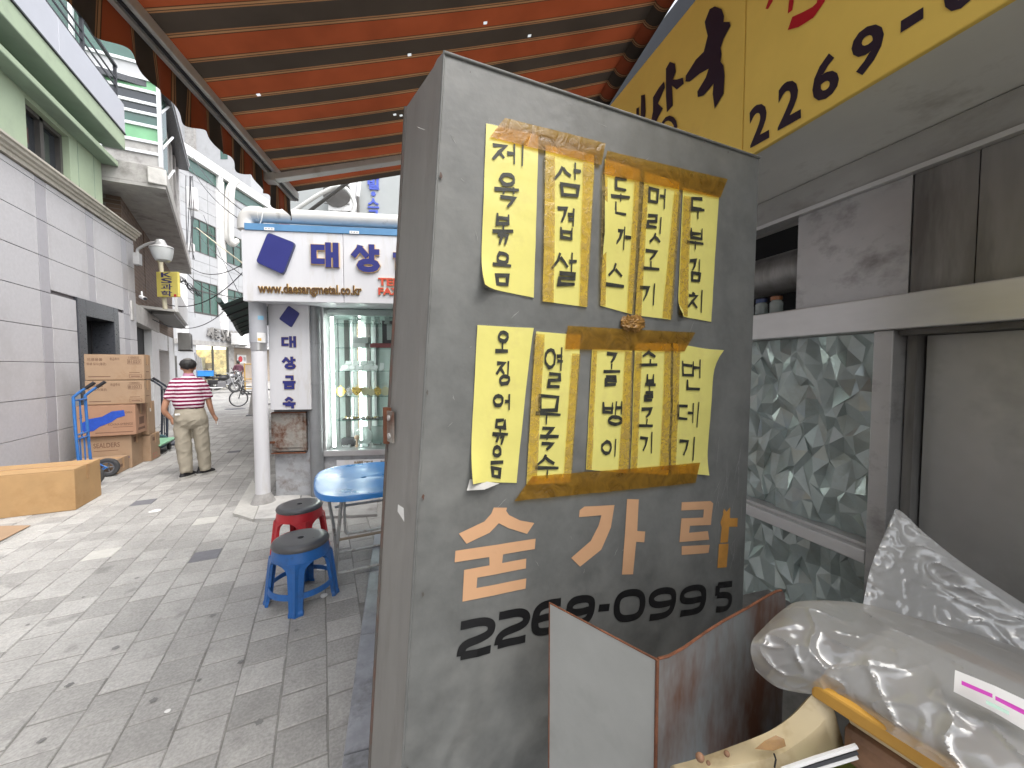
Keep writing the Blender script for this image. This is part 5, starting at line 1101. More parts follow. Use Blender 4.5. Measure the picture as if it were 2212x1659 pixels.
# polo shirt
bm = BM(); loft(bm, [((0, 0, 1.0), .208, .15, 2.4), ((-.005, -.005, 1.06), .226, .165, 2.4), ((-.005, -.01, 1.18), .22, .155, 2.4), ((0, -.015, 1.3), .2, .135, 2.4), ((0, -.012, 1.38), .175, .112, 2.4), ((0, -.005, 1.43), .125, .085), ((0, .0, 1.465), .08, .07)], 24)
limb(bm, [(-.12, -.01, 1.365), (-.19, -.015, 1.335), (-.24, -.025, 1.24), (-.285, -.03, 1.13)], [.075, .08, .075, .074], 16); limb(bm, [(.12, -.01, 1.365), (.185, -.015, 1.335), (.235, -.02, 1.24), (.27, -.02, 1.13)], [.075, .08, .074, .073], 16)
bm = fuse(bm, .011, 4)
for v in bm.verts:
    z = v.co.z; n_ = noise.noise(Vector((v.co.x * 6 + 2, v.co.y * 6, z * 9))); v.co += v.normal * n_ * .009
obj('shirt', bm, 'polo', MAN, local=True, smooth=True)
obj('collar', loft(BM(), [((0, -.002, 1.44), .088, .078), ((0, .004, 1.475), .074, .07), ((0, .008, 1.495), .07, .068), ((0, .008, 1.496), .06, .058)], 24), 'pink_trim', MAN, local=True, smooth=True)
def shoe(f, ang, m):
    bm = BM(); loft(bm, [((0, .0, .022), .046, .13, 2.6), ((0, -.002, .05), .045, .125, 2.5), ((0, -.025, .085), .042, .085), ((0, -.05, .12), .042, .05)], 20); M = Matrix.Translation(f + Vector((0, .045, 0))) @ Matrix.Rotation(ang, 4, 'Z') @ Matrix.Diagonal((1.2, 1.15, 1, 1))
    bmesh.ops.transform(bm, matrix=M, verts=bm.verts); sh = obj('shoe', bm, 'shoe_black', MAN, local=True, smooth=True)
    bm = BM(); loft(bm, [((0, 0, .0), .044, .132, 2.6), ((0, 0, .03), .05, .138, 2.6)], 20); bmesh.ops.transform(bm, matrix=M, verts=bm.verts); obj('sole', bm, 'sole', sh, local=True)
shoe(LF, R(-40), None); shoe(RFt, R(-68), None)
o = obj('cigarette', tube(BM(), [wmat(MAN) @ Vector((.38, .02, .78)), wmat(MAN) @ Vector((.39, -.03, .735))], .004, 6), 'paper_scrap'); tag(o, 'thin cigarette held in the hand of the person in the striped polo', 'cigarette')
# far figure
mat('dark_top', (.10, .035, .055), .8); mat('dark_cloth', (.02, .02, .024), .85)
g = GF(515, 24); t = thing('person', 'distant person in a dark maroon top and black skirt by the shutter', 'person', g, R(10))
bm = BM(); ell(bm, (0, 0, 1.5), (.075, .09, .11)); tube(bm, [(0, 0, 1.3), (0, 0, 1.45)], .05, 10); loft(bm, [((0, 0, .85), .15, .1), ((0, 0, 1.1), .14, .1), ((0, 0, 1.28), .17, .1), ((0, 0, 1.36), .08, .06)], 14)
for s in (-1, 1): limb(bm, [(s * .17, 0, 1.28), (s * .24, .02, 1.05), (s * .2, .12, .85)], [.05, .04, .03]); hand(bm, (s * .2, .12, .85), (0, .5, -.8), (-s, 0, 0), s, .5); limb(bm, [(s * .08, 0, .85), (s * .08, 0, .45), (s * .09, -.01, .06)], [.075, .05, .035]); ell(bm, (s * .09, .04, .035), (.04, .11, .035))
obj('body', fuse(bm, .011, 2), 'skin', t, local=True, smooth=True)
bm = BM(); loft(bm, [((0, 0, .9), .17, .12), ((0, 0, 1.15), .165, .12), ((0, 0, 1.3), .2, .12), ((0, 0, 1.38), .09, .07)], 16)
for s in (-1, 1): limb(bm, [(s * .15, 0, 1.3), (s * .25, .02, 1.05), (s * .22, .09, .92)], [.07, .06, .055])
obj('blouse', fuse(bm, .014, 3), 'dark_top', t, local=True, smooth=True)
obj('skirt', loft(BM(), [((0, 0, .12), .21, .18), ((0, 0, .5), .2, .17), ((0, 0, .85), .17, .13), ((0, 0, .95), .16, .12)], 16), 'dark_cloth', t, local=True, smooth=True)
bm = BM(); ell(bm, (0, -.015, 1.52), (.09, .1, .12)); obj('hair', bm, 'hair', t, local=True, smooth=True)

# ================================================================== bicycles, motorbikes, cart far down the alley
mat('bike_silver', (.45, .45, .46), .35, metal=.7); mat('bike_black', (.03, .03, .033), .4, metal=.3)
def ring(bm, c, r_, rr_, n=28): tube(bm, [Vector(c) + Vector((r_ * math.cos(2 * math.pi * k / n), 0, r_ * math.sin(2 * math.pi * k / n))) for k in range(n)], rr_, 6, closed=True)
def bicycle(label, loc, rz, m, lean=0.0):
    t = thing('bicycle', label, 'bicycle', loc, rz); t.rotation_euler = (lean, 0, rz)
    for x in (-.52, .52):
        w_ = obj('wheel', (lambda b: (ring(b, (x, 0, .335), .31, .02), b)[1])(BM()), 'rubber', t, local=True, smooth=True); obj('rim', (lambda b: (ring(b, (x, 0, .335), .285, .009), b)[1])(BM()), 'bike_silver', w_, local=True)
        for k in range(10): a = math.pi * k / 5; obj('spoke', tube(BM(), [(x, 0, .335), (x + .285 * math.cos(a), 0, .335 + .285 * math.sin(a))], .0035, 4), 'bike_silver', w_, local=True)
    for p, q, r_ in (((-.52, 0, .335), (-.12, 0, .3), .011), ((-.52, 0, .335), (-.2, 0, .75), .011), ((-.12, 0, .3), (-.22, 0, .88), .017), ((-.12, 0, .3), (.4, 0, .72), .019), ((-.2, 0, .74), (.38, 0, .82), .017), ((.52, 0, .335), (.36, 0, .95), .015)): obj('frame_tube', tube(BM(), [p, q], r_, 8), m, t, local=True)
    obj('handlebar', tube(BM(), smooth_path([(.26, -.28, 1.02), (.34, -.2, 1.03), (.38, 0, .97), (.34, .2, 1.03), (.26, .28, 1.02)], 4), .013, 8), 'bike_silver', t, local=True)
    obj('saddle', loft(BM(), [((-.23, 0, .88), .13, .06), ((-.23, 0, .93), .14, .075), ((-.22, 0, .945), .1, .05)], 14), 'ink', t, local=True, smooth=True)
    obj('crank', tube(BM(), [(-.2, .06, .2), (-.12, .05, .3), (-.12, -.05, .3), (-.04, -.06, .4)], .012, 6), 'bike_silver', t, local=True)
    return t
def motorbike(label, loc, rz, m):
    t = thing('motorbike', label, 'motorbike', loc, rz, 'motorbikes parked down the alley')
    for x in (-.6, .62): wheel(t, (x, 0, .29), .29, .1, 'y', 'rubber', 'bike_silver', 5)
    obj('tank', (lambda b: (ell(b, (.15, 0, .78), (.24, .13, .13)), b)[1])(BM()), m, t, local=True, smooth=True)
    obj('seat', box(BM(), (-.3, 0, .8), (.6, .24, .1)), 'ink', t, local=True, bevel=.03)
    obj('engine', box(BM(), (.05, 0, .45), (.4, .22, .32)), 'hub_grey', t, local=True, bevel=.03)
    obj('side_cover', box(BM(), (-.3, 0, .6), (.4, .26, .24)), m, t, local=True, bevel=.04)
    for s in (-1, 1):
        obj('fork', tube(BM(), [(.62, s * .08, .29), (.4, s * .09, .95)], .022, 8), 'bike_silver', t, local=True); obj('swing_arm', tube(BM(), [(-.6, s * .08, .29), (0, s * .08, .38)], .02, 8), 'bike_black', t, local=True)
        obj('mirror', (lambda b: (tube(b, [(.36, s * .25, 1.05), (.34, s * .32, 1.2)], .008, 6), ell(b, (.34, s * .34, 1.22), (.015, .05, .035)), b)[2])(BM()), 'bike_black', t, local=True)
    obj('handlebar', tube(BM(), smooth_path([(.22, -.36, 1.02), (.36, -.22, 1.05), (.38, .0, .98), (.36, .22, 1.05), (.22, .36, 1.02)], 4), .014, 8), 'bike_silver', t, local=True)
    obj('headlight', lathe(BM(), [(0, -.05), (.08, -.03), (.095, .05), (.0, .07)], (.47, 0, .9), 16, Matrix.Rotation(R(90), 3, 'Y')), 'bike_silver', t, local=True, smooth=True)
    obj('exhaust', tube(BM(), [(.1, -.15, .3), (-.3, -.17, .28), (-.75, -.18, .36)], [.025, .04, .045], 10), 'bike_silver', t, local=True, smooth=True)
    obj('rack', box(BM(), (-.68, 0, .87), (.5, .34, .03)), 'bike_black', t, local=True)
    return t
g = GF(474, 20.0); mb = motorbike('black motorbike carrying a blue crate, parked past the striped person', g, R(20), 'bike_black')
mat('crate_blue', (.03, .22, .60), .45)
cr = thing('crate', 'bright blue plastic crate on the rack of the motorbike', 'crate', mb.matrix_basis @ Vector((-.62, 0, .89)), R(20)); cr.location = g + Matrix.Rotation(R(20), 3, 'Z') @ Vector((-.6, 0, .89))
obj('base', box(BM(), (0, 0, .012), (.62, .44, .02)), 'crate_blue', cr, local=True)
for s in (-1, 1): obj('side', box(BM(), (0, s * .22, .14), (.64, .016, .25)), 'crate_blue', cr, local=True); obj('end', box(BM(), (s * .312, 0, .14), (.016, .42, .25)), 'crate_blue', cr, local=True)
obj('rim', box(BM(), (0, 0, .275), (.68, .48, .03)), 'crate_blue', cr, local=True, bevel=.008)
g2 = GF(493, 22.0); motorbike('grey motorbike with a rounded tank parked behind the crate motorbike', g2, R(35), 'hub_grey')
bicycle('silver bicycle parked between the motorbikes and the far person', GF(506, 23), R(60), 'bike_silver', R(4))
bicycle('dark bicycle half hidden by the white pipe column', GF(546, 15.5), R(205), 'bike_black', R(-5))
g = GF(538, 19.5); t = thing('hand_cart', 'hand cart with tall yellow brown handles beside the far person', 'hand cart', g, R(-20)); mat('cart_yellow', (.42, .26, .06), .6)
for s in (-1, 1): obj('handle', tube(BM(), [(s * .22, .02, .18), (s * .22, 0, 1.6)], .03, 8), 'cart_yellow', t, local=True); wheel(t, (s * .3, -.05, .17), .17, .06, 'x', 'rubber', 'hub_grey', 4)
for z in (.3, .8, 1.55): obj('rail', tube(BM(), [(-.22, .01, z), (.22, .01, z)], .025, 8), 'cart_yellow', t, local=True)
obj('toe_plate', box(BM(), (0, .2, .05), (.5, .4, .03)), 'bike_black', t, local=True); obj('axle', tube(BM(), [(-.3, -.05, .17), (.3, -.05, .17)], .02, 8), 'bike_black', t, local=True)
g = G(546, 897); t = thing('stone_post', 'leaning grey stone post beside the white pipe column', 'post', g)
obj('shaft', hexa(BM(), [g + RX * -.11 + AX * -.08, g + RX * .12 + AX * -.08, g + RX * .12 + AX * .1, g + RX * -.11 + AX * .1] + [g + q + Vector((0, 0, .95)) for q in (RX * .0 + AX * .0, RX * .14, RX * .14 + AX * .14, AX * .14)]), 'concrete', t, bevel=.015); obj('foot', box(BM(), g + Vector((0, 0, .015)), (.34, .3, .04)), 'duct_grey', t)
t = thing('leaning_pipes', 'grey metal pipes leaning on the white building past the striped person', 'pipes', GF(432, 20.5))
for k in range(4): obj('pipe', tube(BM(), [GF(430 + 4 * k, 20.5), at(421 + 4 * k, 762 + 4 * k, 21.4)], .03, 8), 'hub_grey', t)
o = obj('manhole_cover', (lambda b: (lathe(b, [(.33, -.01), (.33, .006), (.3, .008), (0, .008)], GF(505, 14.5), 24), b)[1])(BM()), 'paver_dark'); tag(o, 'dark round manhole cover in the alley beyond the striped person', 'manhole cover')
# ================================================================== the eatery: wall, sign, soffit (face runs past the camera on the right)
US = az(YAW - 16.5); NR = az(YAW + 73.5)                 # along the front (away), into the shop
SF_O = at(1640, 340, 1.25); SFR = Frame(SF_O, -US, -NR); RW = Frame(SF_O + NR * .38, -US, -NR)
def rz_(px, py, off=0): return RW.hit(px, py, off)
mat('steel', (.42, .415, .41), .4, metal=.6, var=.10, scale=3, dirt=(.22, .212, .205), dscale=4.5, damt=.42, stretch=(1, 1, 1.4))
mat('steel_dull', (.25, .243, .235), .45, metal=.5, var=.2, scale=3, dirt=(.13, .122, .115), dscale=2.0, damt=.5, stretch=(3, 3, .5))
mat('steel_light', (.58, .575, .57), .38, metal=.5, var=.07, scale=4, stretch=(1, 1, 3))
mat('banner_yellow', (.84, .60, .13), .55, var=.05, scale=4, dirt=(.68, .46, .12), dscale=2, damt=.2); mat('banner_ink', (.022, .014, .03), .5, var=.2); mat('banner_red', (.45, .01, .02), .5)
mat('soffit_grey', (.68, .675, .64), .5, var=.06, scale=3, dirt=(.42, .40, .36), dscale=3, damt=.25)
mat('beam_grey', (.34, .335, .32), .5, var=.1, scale=3, dirt=(.22, .21, .19), dscale=2.5, damt=.4, stretch=(1, 1, 2)); mat('door_grey', (.42, .42, .415), .42, metal=.35, var=.14, scale=2.5, dirt=(.30, .298, .292), dscale=2.2, damt=.42)
zS = SFR.hit(1627, 331)[1]; zTop = SFR.hit(1500, 0)[1]
E_ = thing('eatery_front', 'stainless steel eatery front with patterned glass behind the sign panel', 'building', RW.P(0, 0))
aF, aN = -2.4, 3.2
z_soff = zS
obj('mass_wall', hprism(BM(), [RW.P(aF, 0, -.45), RW.P(aN, 0, -.45), RW.P(aN, 0, -5), RW.P(aF, 0, -5)], -.05, 3.75), 'concrete', E_)
obj('upper_wall', fbox(BM(), RW, aF, aN, zTop + .02, 3.75, -.44, -.1), 'black_metal', E_)  # black colour stands in for shade in the gap behind the roller
obj('soffit', fbox(BM(), RW, aF, -.35, zS + .005, zS + .03, -.1, .375), 'soffit_grey', E_); obj('soffit', fbox(BM(), RW, -.345, aN, zS + .006, zS + .03, -.1, .375), 'soffit_grey', E_)
zr0 = rz_(1644, 490)[1]
obj('head_rail', fbox(BM(), RW, aF, aN, zr0, zS + .004, -.06, .0), 'beam_grey', E_, bevel=.006)
obj('head_rail_lip', fbox(BM(), RW, aF, aN, zr0 - .016, zr0 - .001, -.05, .016), 'steel_light', E_)
zm1, zm0 = rz_(1634, 680, .05)[1], rz_(1632, 734, .05)[1]
obj('middle_rail', fbox(BM(), RW, aF, aN, zm0, zm1, -.06, .05), 'steel_light', E_, bevel=.004)
xs = [rz_(x, 650)[0] for x in (1716, 1959, 2099, 2212)] + [aN]
for k in range(4): obj('steel_panel', fbox(BM(), RW, xs[k] + .002, xs[k + 1] - .002, zm1 + .001, zr0 - .017, -.05, -.006 - .003 * (k % 2)), 'steel' if k == 0 else 'steel_dull', E_)  # panels past the first use darker steel, putting light fall-off into the colour
obj('duct_behind', tube(BM(), [RW.P(aF, zm1 + .2, -.16), RW.P(xs[0] + .3, zm1 + .2, -.16)], .09, 16), 'steel_dull', E_, smooth=True)
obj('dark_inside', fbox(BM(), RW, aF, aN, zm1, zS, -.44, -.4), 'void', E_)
ap0, ap1, ap2 = rz_(1880, 900, .04)[0], rz_(1922, 900, .04)[0], rz_(1965, 900)[0]
zl1, zl0 = rz_(1614, 1090, .04)[1], rz_(1614, 1112, .04)[1]
obj('post', fbox(BM(), RW, ap0, ap1, -.05, zm0 - .001, -.05, .04), 'steel', E_, bevel=.003)
obj('door_edge', fbox(BM(), RW, ap1 + .004, ap2, -.05, zm0 - .002, -.12, -.02), 'steel_dull', E_)
obj('door_panel', fbox(BM(), RW, ap2 + .006, aN, -.05, zm0 - .02, -.12, -.055), 'door_grey', E_)
obj('door_header', fbox(BM(), RW, ap1 + .004, aN, zm0 - .018, zm0 - .001, -.1, .02), 'dark_frame', E_)
obj('lower_rail', fbox(BM(), RW, aF, ap0 - .001, zl0, zl1, -.05, .04), 'steel_light', E_, bevel=.003)
obj('rail_ledge', fbox(BM(), RW, aF, ap0 - .002, zl1 + .0005, zl1 + .012, -.049, .01), 'steel_light', E_)
obj('kick_plate', fbox(BM(), RW, aF, ap0 - .001, -.05, .45, -.05, .03), 'steel_dull', E_)
mat('pattern_glass', (.36, .42, .405), .16, var=.12, scale=5, dirt=(.29, .31, .27), dscale=4, damt=.3, spec=.8, metal=.2)
def shard_pane(a0, a1, b0, b1, seed):
    """cast glass: irregular tilted facets"""
    r = random.Random(seed); bm = BM(); nx, ny = int((a1 - a0) / .036), int((b1 - b0) / .05); V = []
    for i in range(nx + 1):
        col = []
        for j in range(ny + 1):
            e = i in (0, nx) or j in (0, ny); col.append(Vector((a0 + (a1 - a0) * i / nx + (0 if e else r.uniform(-.017, .017)), b0 + (b1 - b0) * j / ny + (0 if e else r.uniform(-.024, .024)))))
        V.append(col)
    VV = [[bm.verts.new(RW.P(p.x, p.y, -.03 + r.choice((-1, -.6, .2, .8, 1)) * .0125)) for p in col] for col in V]
    for i in range(nx):
        for j in range(ny):
            q = [V[i][j], V[i + 1][j], V[i + 1][j + 1], V[i][j + 1]]; tris = ((0, 1, 2), (0, 2, 3)) if r.random() < .5 else ((0, 1, 3), (1, 2, 3))
            for t_ in tris: bm.faces.new([VV[i + (k in (1, 2))][j + (k in (2, 3))] for k in t_])
    fbox(bm, RW, a0, a1, b0, b1, -.05, -.043); return bm
obj('patterned_pane', shard_pane(-1.6, ap0 - .002, zl1 + .013, zm0 - .002, 3), 'pattern_glass', E_)
obj('patterned_pane', shard_pane(-1.6, ap0 - .002, .452, zl0 - .002, 4), 'pattern_glass', E_)
for z in (.0,): pass
# odds and ends on the ledge in the gap
for i, (c_, w_) in enumerate((((.3, .12, .05), .05), ((.05, .08, .2), .04), ((.35, .28, .1), .05))):
    a_ = xs[0] - .1 - i * .07; o = thing('jar', ['red lidded jar on the ledge in the dark gap', 'blue lidded jar between the other jars in the dark gap', 'yellow lidded jar deepest in the dark gap'][i], 'jar', RW.P(a_, zm1, -.03), group='jars in the dark gap')
    cm = mat('jar_%d' % i, c_, .4); obj('glass', lathe(BM(), [(.02, 0), (.025, .005), (.025, .05), (.018, .06)], RW.P(a_, zm1 + .001, -.03), 14), 'crystal', o, smooth=True); obj('lid', lathe(BM(), [(.022, .06), (.022, .075), (0, .076)], RW.P(a_, zm1 + .001, -.03), 14), cm, o)
# yellow light box sign
Y = thing('yellow_sign_box', 'yellow light box sign with black brush letters and a telephone number', 'sign', SFR.P(0, zS))
aSeam = SFR.hit(1605, 200)[0]
obj('face_panel', fbox(BM(), SFR, aF, aSeam - .002, zS, zTop, -.02, -.004), 'banner_yellow', Y, bevel=.004)
obj('face_panel', fbox(BM(), SFR, aSeam + .002, aN, zS, zTop, -.02, -.002), 'banner_yellow', Y, bevel=.004)
obj('casing', fbox(BM(), SFR, aF, aN, zS + .031, zTop - .003, -.25, -.021), 'soffit_grey', Y)
def cq(x, y): return (1261.8 + .4296 * x, .4296 * y)
def spoly(pts, off, m_, th=.0): 
    bm = BM(); f = bm.faces.new([bm.verts.new(SFR.P(*SFR.hit(*cq(*p)), off)) for p in pts]); obj('lettering', bm, m_, Y)
spoly([(630, 45), (655, 32), (690, 45), (702, 80), (700, 110), (730, 110), (735, 130), (700, 195), (685, 240), (690, 270), (685, 310), (700, 330), (705, 380), (700, 470), (655, 547), (645, 470), (650, 420), (600, 480), (570, 488), (568, 460), (610, 390), (625, 345), (580, 370), (530, 410), (508, 410), (510, 380), (560, 300), (600, 260), (620, 180), (610, 140), (605, 110)], -.001, 'banner_ink')
spoly([(410, 345), (430, 310), (455, 320), (460, 360), (445, 400), (465, 400), (495, 390), (500, 420), (465, 450), (440, 430), (445, 530), (415, 565), (410, 480)], -.001, 'banner_ink')
spoly([(345, 490), (375, 440), (400, 410), (405, 440), (370, 520), (395, 545), (370, 590), (350, 640), (330, 640), (345, 560)], -.001, 'banner_ink')
spoly([(285, 480), (305, 475), (308, 560), (290, 700), (275, 700), (283, 590)], -.001, 'banner_ink'); spoly([(262, 545), (275, 540), (272, 700), (255, 700)], -.001, 'banner_ink')
bm = BM(); ribbon(bm, [SFR.hit(*cq(425 + 34 * math.cos(k * .5236), 640 + 46 * math.sin(k * .5236))) for k in range(12)], .018, SFR, -.001, 0, True); obj('lettering', bm, 'banner_ink', Y)
bm = BM(); ribbon(bm, [SFR.hit(*cq(*p)) for p in ((918, 45), (935, 10), (955, -50), (960, -120))], [.012, .02, .018, .012], SFR, 0, 0); obj('lettering', bm, 'banner_red', Y)
bm = BM(); ribbon(bm, [SFR.hit(*cq(*p)) for p in ((1035, 118), (1090, 98), (1150, 62), (1190, 10), (1195, -60), (1150, -120), (1080, -90), (1045, -20), (1035, 60))], [.03, .034, .03, .022, .02, .02, .018, .016, .014], SFR, 0, 0); obj('lettering', bm, 'banner_red', Y)
def write_quad(ch, fr, q, off, bold=0.02):
    bm = text_bm(ch, 1.0, bold); X = [v.co.x for v in bm.verts]; Yv = [v.co.y for v in bm.verts]; x0, x1, y0, y1 = min(X), max(X), min(Yv), max(Yv); q = [Vector(p) for p in q]
    for v in bm.verts:
        s, t_ = (v.co.x - x0) / (x1 - x0), (v.co.y - y0) / (y1 - y0); p = (q[0] * (1 - s) + q[1] * s) * (1 - t_) + (q[3] * (1 - s) + q[2] * s) * t_; v.co = fr.P(p.x, p.y, off)
    return bm
for ch, q in (('2', ((835, 745), (930, 692), (925, 497), (828, 548))), ('2', ((972, 658), (1090, 592), (1085, 378), (975, 432))), ('6', ((1145, 532), (1282, 462), (1278, 245), (1150, 305))), ('9', ((1340, 412), (1507, 315), (1507, 90), (1345, 172))), ('-', ((1590, 165), (1705, 92), (1705, 35), (1592, 105))), ('0', ((1805, 95), (1990, -15), (1990, -235), (1805, -125)))):
    obj('lettering', write_quad(ch, SFR, [SFR.hit(*cq(*p)) for p in q], -.0005, .03), 'banner_ink', Y)

# ================================================================== striped awning
zB = 2.93; b1 = G(635, 415, zB); b0 = G(280, 0, zB); ua = (b0 - b1).normalized(); va = Vector((-ua.y, ua.x, 0))   # ua towards the camera side, va into the shop
if va.dot(NR) < 0: va = -va
AWR, AWL, PER = .63, 2.31, .24
bands = [(0, (.05, .038, .029)), (.375, (.26, .13, .06)), (.40, (.05, .03, .02)), (.415, (.30, .16, .075)), (.455, (.08, .03, .015)), (.475, (.26, .058, .021)), (.895, (.07, .03, .015)), (.915, (.30, .16, .075)), (.955, (.05, .03, .02)), (.97, (.26, .13, .06))]
band_mat('awning_stripe', 'X', bands, PER, .85, phase=.06, translucent=.2)
AW = thing('striped_awning', 'orange and dark brown striped fabric awning with scalloped valance', 'awning', b1); AW.rotation_euler = (0, 0, math.atan2(ua.y, ua.x))
sgn = 1 if (Matrix.Rotation(AW.rotation_euler.z, 3, 'Z') @ Vector((0, 1, 0))).dot(va) > 0 else -1
LEN = 2.9
def awz(x, y): return AWR * y / AWL - .03 * math.sin(math.pi * y / AWL) + .006 * math.sin(x * 5 + y * 2)
bm = BM(); nx, ny = 170, 130; V = [[bm.verts.new((LEN * i / nx, sgn * AWL * j / ny, awz(LEN * i / nx, AWL * j / ny))) for j in range(ny + 1)] for i in range(nx + 1)]; F_ = {}
for i in range(nx):
    for j in range(ny): F_[i, j] = bm.faces.new((V[i][j], V[i + 1][j], V[i + 1][j + 1], V[i][j + 1]))
Minv = (Matrix.Translation(b1) @ Matrix.Rotation(AW.rotation_euler.z, 4, 'Z')).inverted(); kill = set()
def aw_hit(px, py):
    d = Minv.to_3x3() @ ray(px, py); o_ = Minv @ CAM; t_ = 1.0
    for _ in range(30): p = o_ + d * t_; e = awz(p.x, abs(p.y)) - p.z; t_ += e / (d.z - AWR / AWL * d.y * sgn) * .8
    return o_ + d * t_
for px, py in ((1143, 76), (560, 203), (855, 247), (868, 251), (888, 118), (1051, 48)):
    p = aw_hit(px, py); i, j = int(p.x / LEN * nx), int(abs(p.y) / AWL * ny)
    if (i, j) in F_: kill.add(F_[i, j])
bmesh.ops.delete(bm, geom=list(kill), context='FACES')
obj('fabric', bm, 'awning_stripe', AW, local=True, smooth=True)
bm = BM(); n = 220; rows = 7; V = []
for i in range(n + 1):
    x = LEN * i / n - .02; drop = .215 + .02 * math.cos(2 * math.pi * x / PER) + .008 * math.sin(x * 7); V.append([bm.verts.new((x, sgn * (-.035 + .014 * k / rows * math.sin(x * 13 + 1) + .012 * (k / rows) * math.sin(x * 41)), .02 - drop * k / rows)) for k in range(rows + 1)])
for i in range(n):
    for k in range(rows): bm.faces.new((V[i][k], V[i + 1][k], V[i + 1][k + 1], V[i][k + 1]))
obj('valance', bm, 'awning_stripe', AW, local=True, smooth=True)
mat('awning_metal', (.55, .54, .52), .45, metal=.1, var=.06, dirt=(.38, .36, .33), dscale=5, damt=.2)
obj('front_bar', box(BM(), (LEN / 2, 0, -.03), (LEN, .07, .05)), 'awning_metal', AW, local=True, bevel=.006)
obj('front_bar_groove', box(BM(), (LEN / 2, sgn * .012, -.0575), (LEN, .012, .01)), 'ink', AW, local=True); obj('front_bar_lip', box(BM(), (LEN / 2, sgn * -.012, -.06), (LEN, .02, .014)), 'awning_metal', AW, local=True)
obj('bar_end_cap', box(BM(), (-.006, 0, -.034), (.01, .062, .06)), 'steel_light', AW, local=True)
p = aw_hit(568, 350); xa = max(.1, p.x); 
for x_ in (xa, 2.7): obj('arm', hexa(BM(), [(x_ + sx * .03, sgn * y_, awz(x_, y_) - dz) for y_, in ((.0,),) for sx, dz in ()] or [(x_ - .03, sgn * .02, -.105), (x_ + .03, sgn * .02, -.105), (x_ + .03, sgn * 2.2, .42), (x_ - .03, sgn * 2.2, .42), (x_ - .03, sgn * .02, -.065), (x_ + .03, sgn * .02, -.065), (x_ + .03, sgn * 2.2, .46), (x_ - .03, sgn * 2.2, .46)]), 'awning_metal', AW, local=True, bevel=.004); obj('arm_bracket', box(BM(), (x_, sgn * .0, -.085), (.075, .07, .06)), 'awning_metal', AW, local=True, bevel=.006)
bm = BM(); tube(bm, [(k * .05 - .02, sgn * AWL, AWR + .01) for k in range(int(LEN / .05))], .06, 16); obj('roller', bm, 'awning_stripe', AW, local=True, smooth=True)

# ================================================================== the grey sign panel
mat('panel_paint', (.148, .152, .147), .46, var=.2, scale=9, dirt=(.212, .214, .204), dscale=2.4, damt=.45, bump=.12, bscale=30, spec=.45)
mat('panel_side', (.235, .228, .215), .55, var=.12, scale=4, dirt=(.18, .17, .155), dscale=3, damt=.35, bump=.05, stretch=(2, 2, .5))  # lighter than the front: street light on this side put into the colour
pA, pB = at(960, 110, .80), at(1640, 338, 1.20); pr = Vector((pB.x - pA.x, pB.y - pA.y, 0)).normalized(); pn = Vector((pr.y, -pr.x, 0))
if pn.dot(-AX) < 0: pn = -pn
mat('edge_rust', (.10, .09, .08), .7, var=.2, scale=6, dirt=(.13, .05, .03), dscale=5, damt=.5)
PF = Frame(pA, pr, pn); Pn = thing('sign_panel', 'tall dark grey metal sign panel pasted with yellow handwritten menu strips', 'sign panel', PF.P(.4, 0))
tl, tr_ = Vector(PF.hit(960, 110)), Vector(PF.hit(1640, 338)); bl_, br_ = Vector(PF.hit(870, 1650)), Vector(PF.hit(1605, 1280))
bl_ = tl + (bl_ - tl) * ((tl.y - .1) / (tl.y - bl_.y)); br_ = tr_ + (br_ - tr_) * ((tr_.y - .1) / (tr_.y - br_.y))
def pquad(s, t_): return (tl * (1 - s) + tr_ * s) * (1 - t_) + (bl_ * (1 - s) + br_ * s) * t_
def dent(a, b, s, t_):
    edge = min(1, 12 * min(s, 1 - s)) * min(1, 16 * t_); low = max(0, min(1, (t_ - .55) / .35))
    q = Vector((a * 2.2, b * 2.2, 0)); d_ = .010 * noise.noise(q + Vector((5, 0, 0)))
    w2 = noise.noise(Vector((a * 5.0 + b * 1.5, b * 7.5 - a * 3, 3.1))); d_ += low * .017 * w2 + low * .014 * abs(noise.noise(Vector((a * 11 + b * 6, b * 9 - a * 8, 9)))) 
    c1 = (1 - abs(noise.noise(Vector((a * 3.1 + b * 2.3 + 7, b * 2.4 - a * 2.2, 2.2))))) ** 9; c2_ = (1 - abs(noise.noise(Vector((a * 6 - b * 1.5, b * 7 + a * 2.5, 6.4))))) ** 8
    d_ += low * (.010 * c1 + .006 * c2_) + .0015 * c1
    return edge * d_
bm = BM(); nu, nv = 110, 170; V = []
for i in range(nu + 1):
    col = []
    for j in range(nv + 1):
        s, t_ = i / nu, j / nv; p = pquad(s, t_); col.append(bm.verts.new(PF.P(p.x, p.y, dent(p.x, p.y, s, t_) - .0)))
    V.append(col)
for i in range(nu):
    for j in range(nv): bm.faces.new((V[i][j], V[i][j + 1], V[i + 1][j + 1], V[i + 1][j]))
obj('front_sheet', bm, 'panel_paint', Pn, smooth=True)
kt, kb = at(877, 232, .97), at(800, 1640, .97); kb = kt + (kb - kt) * ((kt.z - .1) / (kt.z - kb.z))
fT, fB, rT, rB = PF.P(*tl, -.001), PF.P(*bl_, -.001), PF.P(*tr_, -.001), PF.P(*br_, -.001)
bT, bB = PF.P(tr_.x - .004, tr_.y - .03, -.07), PF.P(br_.x - .004, br_.y, -.07)
m1 = fT.lerp(kt, .03); m2 = fB.lerp(kb, .03)
bm = BM(); ns = 30; V = []
